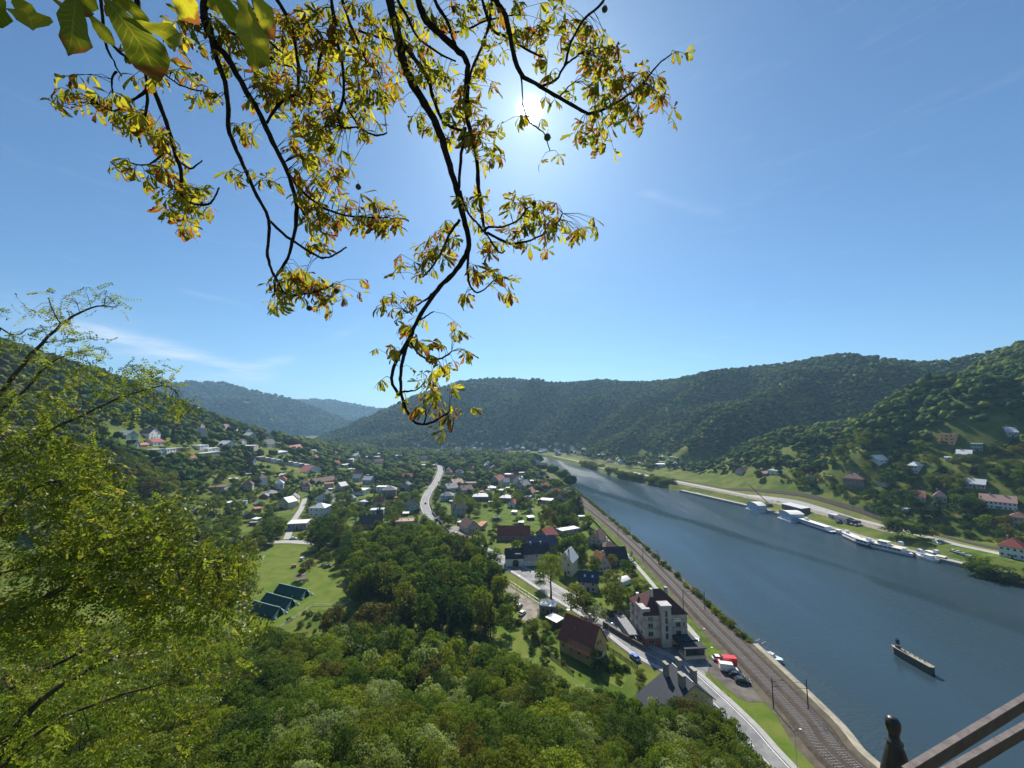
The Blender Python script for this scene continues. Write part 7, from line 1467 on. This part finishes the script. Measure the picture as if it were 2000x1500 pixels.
# right bank gardens and slope houses zone
X, Y = jgrid(225, 620, 190, 760, 9.5)
for x, y, z in zip(X, Y, height(X, Y)):
    if x < rbx(y)+57: continue
    if z > 70: continue
    if vnoise(x/30, y/30, 52) < .27: continue
    h_ = random.uniform(5, 12); try_tree(x, y, h_, h_*random.uniform(.40, .52), pick({'green': 4, 'deep': 5, 'olive': 3, 'fir': .9, 'rust': .6, 'lime': 1}), 'right', .16, z=z)
X, Y = jgrid(90, 300, 600, 1000, 10)
for x, y, z in zip(X, Y, height(X, Y)):
    if x > rbx(y)+57 and z < 12: try_tree(x, y, random.uniform(7, 13), random.uniform(3.5, 5), pick({'green': 4, 'deep': 4, 'olive': 2}), 'right', .2)
# shrubs and hedges in gardens
X, Y = jgrid(-330, 82, 125, 760, 5.2)
for x, y, z in zip(X, Y, height(X, Y)):
    if x > lbx(y)-14 or y < yf(x)+6: continue
    if z > 70 or vnoise(x/25, y/25, 9) < .36: continue
    px, py, d = proj((x, y, z)); s = random.uniform(.8, 2.4)
    if blocked(px, py-s*1.6*FPX/d, py, 2*s*FPX/d, d, .1) or near_house(x, y, 1) or near_path(x, y, RD, 6) or near_path(x, y, RWn, 10) or near_path(x, y, LN, 4): continue
    BUSH.append((x, y, z, s, pick({'green': 4, 'deep': 4, 'olive': 4, 'lime': 2})))
for k in range(60):                                   # shrubs round the near houses
    x, y = random.choice([(1185+40*random.random(), 1290+45*random.random()), (1045+60*random.random(), 1232+30*random.random()), (1020+120*random.random(), 1262+60*random.random()), (1160+80*random.random(), 1165+45*random.random()), (1000+50*random.random(), 1215+30*random.random())])
    p = hit(x, y, ZG)
    if not near_house(p[0], p[1], .3) and not near_path(p[0], p[1], RD, 6) and p[1] > yf(p[0]): BUSH.append((p[0], p[1], ZG, random.uniform(.5, 1.5), pick({'green': 4, 'deep': 4, 'olive': 4, 'lime': 2})))
X, Y = jgrid(240, 600, 190, 700, 7)
for x, y, z in zip(X, Y, height(X, Y)):
    if x < rbx(y)+58 or z > 75 or vnoise(x/22, y/22, 19) < .42 or near_house(x, y, 2): continue
    px, py, d = proj((x, y, z)); s = random.uniform(1, 2.6)
    if blocked(px, py-s*1.6*FPX/d, py, 2*s*FPX/d, d, .1): continue
    BUSH.append((x, y, z, s, pick({'green': 4, 'deep': 4, 'olive': 4, 'lime': 2})))
# ---- the 300 that show largest become things of their own
TREES.sort(key=lambda t: -t[7]*(1.0 if t[6] != 'slope' else 1.0))
broad = [t for t in TREES if t[5] not in ('fir', 'popl')]; firs = [t for t in TREES if t[5] == 'fir']; popl = [t for t in TREES if t[5] == 'popl']
KINDS = [('broadleaf_tree', broad, 285), ('conifer_tree', firs, 70), ('poplar_tree', popl, 26)]
LAND = [((1290, 1258), 'the grey apartment building'), ((1140, 1280), 'the ochre house with maroon roof'), ((550, 1185), 'the green tents'), ((1240, 1280), 'the blue car'), ((1300, 1320), 'the charcoal-roofed building'), ((1070, 1200), 'the flat-roofed kiosk'), ((1015, 1105), 'the white farmhouse'), ((1002, 1055), 'the red-roofed barn'), ((925, 1040), 'the beige gabled house'), ((895, 1005), 'the pale green house'), ((1150, 1155), 'the navy-roofed house'), ((1205, 1105), 'the black-roofed barn'), ((1160, 1068), 'the brown-roofed gable house'),
        ((725, 1033), 'the dark double gable roof'), ((618, 1008), 'the white house with pyramid roof'), ((580, 1035), 'the white sloping flat roof'), ((790, 1030), 'the house with pinkish roof terrace'), ((760, 973), 'the tall brown apartment house'), ((535, 970), 'the dark bungalow'), ((636, 945), 'the wide brown roof'), ((240, 910), 'the lone white gabled house'), ((1075, 972), 'the bright red roofed white house'), ((940, 978), 'the brown bungalow with pale roof'), ((965, 945), 'the villa with steep red roof'),
        ((1665, 952), 'the large brown villa'), ((1950, 994), 'the long white house'), ((1975, 1090), 'the white house with bright red roof'), ((1905, 955), 'the long grey-roofed house'), ((1785, 924), 'the white cube villa'), ((1850, 868), 'the orange building'), ((1820, 1005), 'the dark-roofed white gable'), ((835, 985), 'the bend of the main road'), ((1650, 1020), 'the harbour cafe'), ((640, 1095), 'the upper end of the sports field'), ((700, 1150), 'the right side of the sports field'), ((615, 915), 'the terraced row'), ((1320, 1110), 'the railway track'), ((560, 1060), 'the side street'), ((810, 895), 'the far end of the road'), ((1090, 925), 'the river bend'), ((1050, 1140), 'the fenced road')]
used = {}
def tree_label(x, y, h_, key, r_, kind, zone):
    px, py, d = proj((x, y, hz(x, y)+h_*.5)); size = 'tall' if h_ > 13 else ('small' if h_ < 6.5 else 'medium-sized'); shape = 'broad' if r_/h_ > .42 else ('slender' if r_/h_ < .31 else 'round')
    col_ = LEAF[key][0] if key in LEAF else 'dark'
    kn = {'broadleaf_tree': 'broadleaf tree', 'conifer_tree': 'conifer', 'poplar_tree': 'poplar'}[kind]
    if zone == 'slope':
        hx = ['far left', 'left', 'inner left', 'left of centre', 'centre', 'right of centre', 'inner right', 'right'][int(np.clip((px+50)/195, 0, 7))]; vy = 'top edge' if py < 1280 else ('upper part' if py < 1350 else ('lower part' if py < 1430 else 'bottom edge'))
        lab = '%s tree, %s of the near wood, %s' % (col_, vy, hx); grp = 'trees of the wood below the lookout'
    elif zone == 'row': return 'slim poplar in the distant row at the foot of the far hill', 'row of poplars at the foot of the far hill'
    else:
        b = min(LAND, key=lambda q: math.hypot((q[0][0]-px), (q[0][1]-py)*1.5)); dx, dy = px-b[0][0], py-b[0][1]
        rel = ('left of' if dx < 0 else 'right of') if abs(dx) > abs(dy)*1.3 else ('behind' if dy < 0 else 'in front of')
        lab = '%s %s %s %s %s' % (size, col_, kn.replace('broadleaf ', ''), rel, b[1]); grp = {'belt': 'tall trees between sports field and road', 'right': 'trees on the right bank', 'bank': 'trees on the left river bank'}.get(zone, 'trees in the valley gardens')
    return lab, grp
rest = []
for kind, lst, cap in KINDS:
    for t in lst[:cap]:
        x, y, z, h_, r_, key, zone, sz = t; lab, grp = tree_label(x, y, h_, key, r_, kind, zone); used.setdefault(lab, []).append((kind, t, grp))
    rest += lst[cap:]
for lab, L_ in used.items():
    # what shares a description gets its place within the run of look-alikes
    L_.sort(key=lambda q: proj(q[1][:3])[0]); n = len(L_)
    for i, (kind, t, grp) in enumerate(L_):
        x, y, z, h_, r_, key, zone, sz = t; l2 = lab
        if 1 < n and zone != 'row': l2 = lab+', '+(('left one' if i == 0 else 'right one') if n == 2 else (['leftmost', 'middle', 'rightmost'][i] if n == 3 else ('%s from left' % ['first', 'second', 'third', 'fourth', 'fifth', 'sixth', 'seventh', 'eighth', 'ninth', 'tenth', 'eleventh', 'twelfth', 'thirteenth', 'fourteenth', 'fifteenth', 'sixteenth', 'seventeenth', 'eighteenth', 'nineteenth', 'twentieth'][min(i, 19)])))
        root = thing(kind, l2, 'tree', (x, y, z), random.uniform(0, 6.28), grp)
        if kind == 'conifer_tree': tm_, cm_, cz, sc = TRKC, MID['fir'][random.randrange(2)], .53, (r_, r_, h_*.49/1.9)
        elif kind == 'poplar_tree': tm_, cm_, cz, sc = TRK[0], POPL, .55, (r_, r_, h_*.45/3.2)
        else:
            near = sz > .062; cm_ = (HIC if near else MID)[key][random.randrange(2)]; hg = 1.25 if near else 1.05; lowc = .30 if zone in ('slope',) else .36; cz = (1+lowc)/2-.03; tm_ = TRK[random.randrange(3)]; sc = (r_*1.12, r_*1.12, h_*(1-lowc)/2/hg*1.05)
        link('trunk', tm_, root, None, None, None, (h_, h_, h_)); link('crown', cm_, root, None, (0, 0, h_*cz), None, sc)
def emit(name, label, lst, coll, cat='trees'):
    if not lst: return
    P_, S_, R_, I_ = [], [], [], []
    for x, y, z, h_, r_, key in lst:
        ids = [i for i, k in enumerate(FARK) if k == key] or [1]
        P_.append((x, y, z+h_*.6)); S_.append((r_*1.1, r_*1.1, h_*.43)); R_.append((random.uniform(-.08, .08), random.uniform(-.08, .08), random.uniform(0, 6.28))); I_.append(random.choice(ids))
    scatter(name, label, cat, P_, S_, R_, I_, coll)
emit('garden_trees', 'small far-off trees that fill the gardens of the valley', [t[:6] for t in rest if t[6] != 'slope' and t[1] < 430], CM)
emit('distant_garden_trees', 'mass of far trees between the roofs of the valley', [t[:6] for t in rest if t[6] != 'slope' and t[1] >= 430], CF)
emit('wood_undergrowth', 'remaining smaller trees of the wood below the lookout', [t[:6] for t in rest if t[6] == 'slope'], CM)
emit('shrubs', 'garden shrubs and bank bushes of the valley', [(x, y, z-s*.5, s*2.0, s, k) for x, y, z, s, k in BUSH], CM, 'shrubs')
# low cover on the near slope so that no bare soil shows
X, Y = jgrid(-190, 60, 20, 150, 3.2); UG = []
for x, y, z in zip(X, Y, height(X, Y)):
    if y < yf(x)+4 and x < 46+.1*(y-60) and not (x > 38 and y > 98):
        s = random.uniform(1.2, 2.2); px, py, d = proj((x, y, z+s*2))
        if py > np.interp(px, fx_, fy_)+6: UG.append((x, y, z-s*.3, s*2.0, s, 'deep'))
emit('undergrowth', 'dark undergrowth beneath the wood on the slope', UG, CM, 'undergrowth')
# ---- wooded hills
def hill_zone(name, label, x0, x1, y0, y1, s, r_, keys, cond):
    X, Y = jgrid(x0, x1, y0, y1, s); Z = height(X, Y); zx = height(X+6, Y)-Z; zy = height(X, Y+6)-Z
    d = Y*CP+(Z-H)*SP; u = -Y*SP+(Z-H)*CP; px = 1000+FPX*X/np.maximum(d, 1); py = 750-FPX*u/np.maximum(d, 1)
    # facing the viewer, or near enough to the crest to show
    vx, vy, vz = X, Y, Z+12-H; vl = np.sqrt(vx*vx+vy*vy+vz*vz); nxx, nyy, nzz = -zx/6, -zy/6, 1.0
    facing = -(nxx*vx+nyy*vy+nzz*vz)/vl > -.22
    ok = cond(X, Y, Z) & facing & (px > -60) & (px < 2060) & (py < 1300) & (d > 20)
    X, Y, Z, px, py = X[ok], Y[ok], Z[ok], px[ok], py[ok]
    keep = np.ones(len(X), bool)
    for i in range(len(X)):
        dd = np.hypot(HS_[:, 0]-X[i], HS_[:, 1]-Y[i]); 
        if (dd < HS_[:, 2]+3).any(): keep[i] = False; continue
        dpt = math.sqrt(X[i]**2+Y[i]**2); hh = r_*2.2
        if 0 <= px[i] < 2000 and blocked(px[i], py[i]-hh*FPX/dpt, py[i], 2*r_*FPX/dpt, Y[i], .3): keep[i] = False
    X, Y, Z = X[keep], Y[keep], Z[keep]; n = len(X); sz = rng.uniform(.62, 1.55, n)*(0.72+.6*fbm(X/45, Y/45, 2, 61)); ks = np.array([FARK.index(k) for k in keys]); zone = fbm(X/130, Y/130, 3, 71)
    w_ = np.clip((zone-.25)*1.9+rng.normal(0, .25, n), 0, .999); I_ = ks[(w_*len(ks)).astype(int)]
    S_ = np.stack([r_*sz, r_*sz, r_*sz*rng.uniform(.8, 1.25, n)], -1); R_ = np.stack([rng.uniform(-.1, .1, n), rng.uniform(-.1, .1, n), rng.uniform(0, 6.28, n)], -1)
    scatter(name, label, 'woodland', np.stack([X, Y, Z+r_*sz*.75], -1), S_, R_, I_, CF); return n
n1 = hill_zone('hill_wood', 'wood covering the hills across the river', 60, 1250, 300, 1100, 6.4, 3.8, ['deep', 'green', 'lime', 'green', 'olive', 'lime', 'green', 'lime', 'rust', 'silver'], lambda X, Y, Z: (Z > np.where(X > 240, 30, 9)+14*(vnoise(X/40, Y/40, 5)-.5)+np.where((X > 330) & (Y < 620), 30, 0)) & (X > rbx(np.minimum(Y, 900))+50))
n2 = hill_zone('far_hill_wood', 'wood covering the middle hill at the end of the valley', -1000, 1000, 1100, 1800, 8.4, 5.0, ['deep', 'green', 'lime', 'green', 'lime', 'olive', 'silver', 'lime', 'rust'], lambda X, Y, Z: Z > 9)
n3 = hill_zone('left_hill_wood', 'wood on the hillside at the left', -900, -190, 190, 1500, 6.8, 4.1, ['deep', 'green', 'deep', 'olive', 'green', 'deep', 'olive', 'rust'], lambda X, Y, Z: (Z > 34+25*(vnoise(X/60, Y/60, 5)-.4)) )
n4 = hill_zone('horizon_wood', 'wood on the distant hills at the horizon', -4200, 0, 1900, 4300, 18, 11, ['deep', 'green', 'deep', 'olive', 'green'], lambda X, Y, Z: (Z > 12))
X, Y = jgrid(-900, 60, 1100, 1900, 12); Z = height(X, Y); ok = (Z < 10) & (Y > 1215); n5 = int(ok.sum())
I_ = rng.choice(7, n5); scatter('valley_end_wood', 'flat wood and orchards before the far hill', 'woodland', np.stack([X[ok], Y[ok], Z[ok]+4], -1), np.stack([rng.uniform(3, 7, n5)]*3, -1), np.stack([np.zeros(n5), np.zeros(n5), rng.uniform(0, 6.28, n5)], -1), I_, CF)
print('trees', len(TREES), 'hill', n1, n2, n3, n4, n5, 'leaves', len(leaves), 'bush', len(BUSH))
# ------------------------------------------------------------------ haze
hb = MB(); hb.box(-5600, 5600, -800, 9300, -5, 640); hm = bpy.data.materials.new('haze_air'); hm.use_nodes = True; n_ = hm.node_tree.nodes; l_ = hm.node_tree.links
for q in list(n_): n_.remove(q)
vo = n_.new('ShaderNodeVolumePrincipled'); vo.inputs['Color'].default_value = (.40, .68, 1.0, 1); vo.inputs['Density'].default_value = .000105; vo.inputs['Anisotropy'].default_value = .3; oo = n_.new('ShaderNodeOutputMaterial'); l_.new(vo.outputs[0], oo.inputs['Volume'])
hz_o = hb.build('haze', hm); hz_o['kind'] = 'stuff'; hz_o['label'] = 'thin blue haze filling the valley'
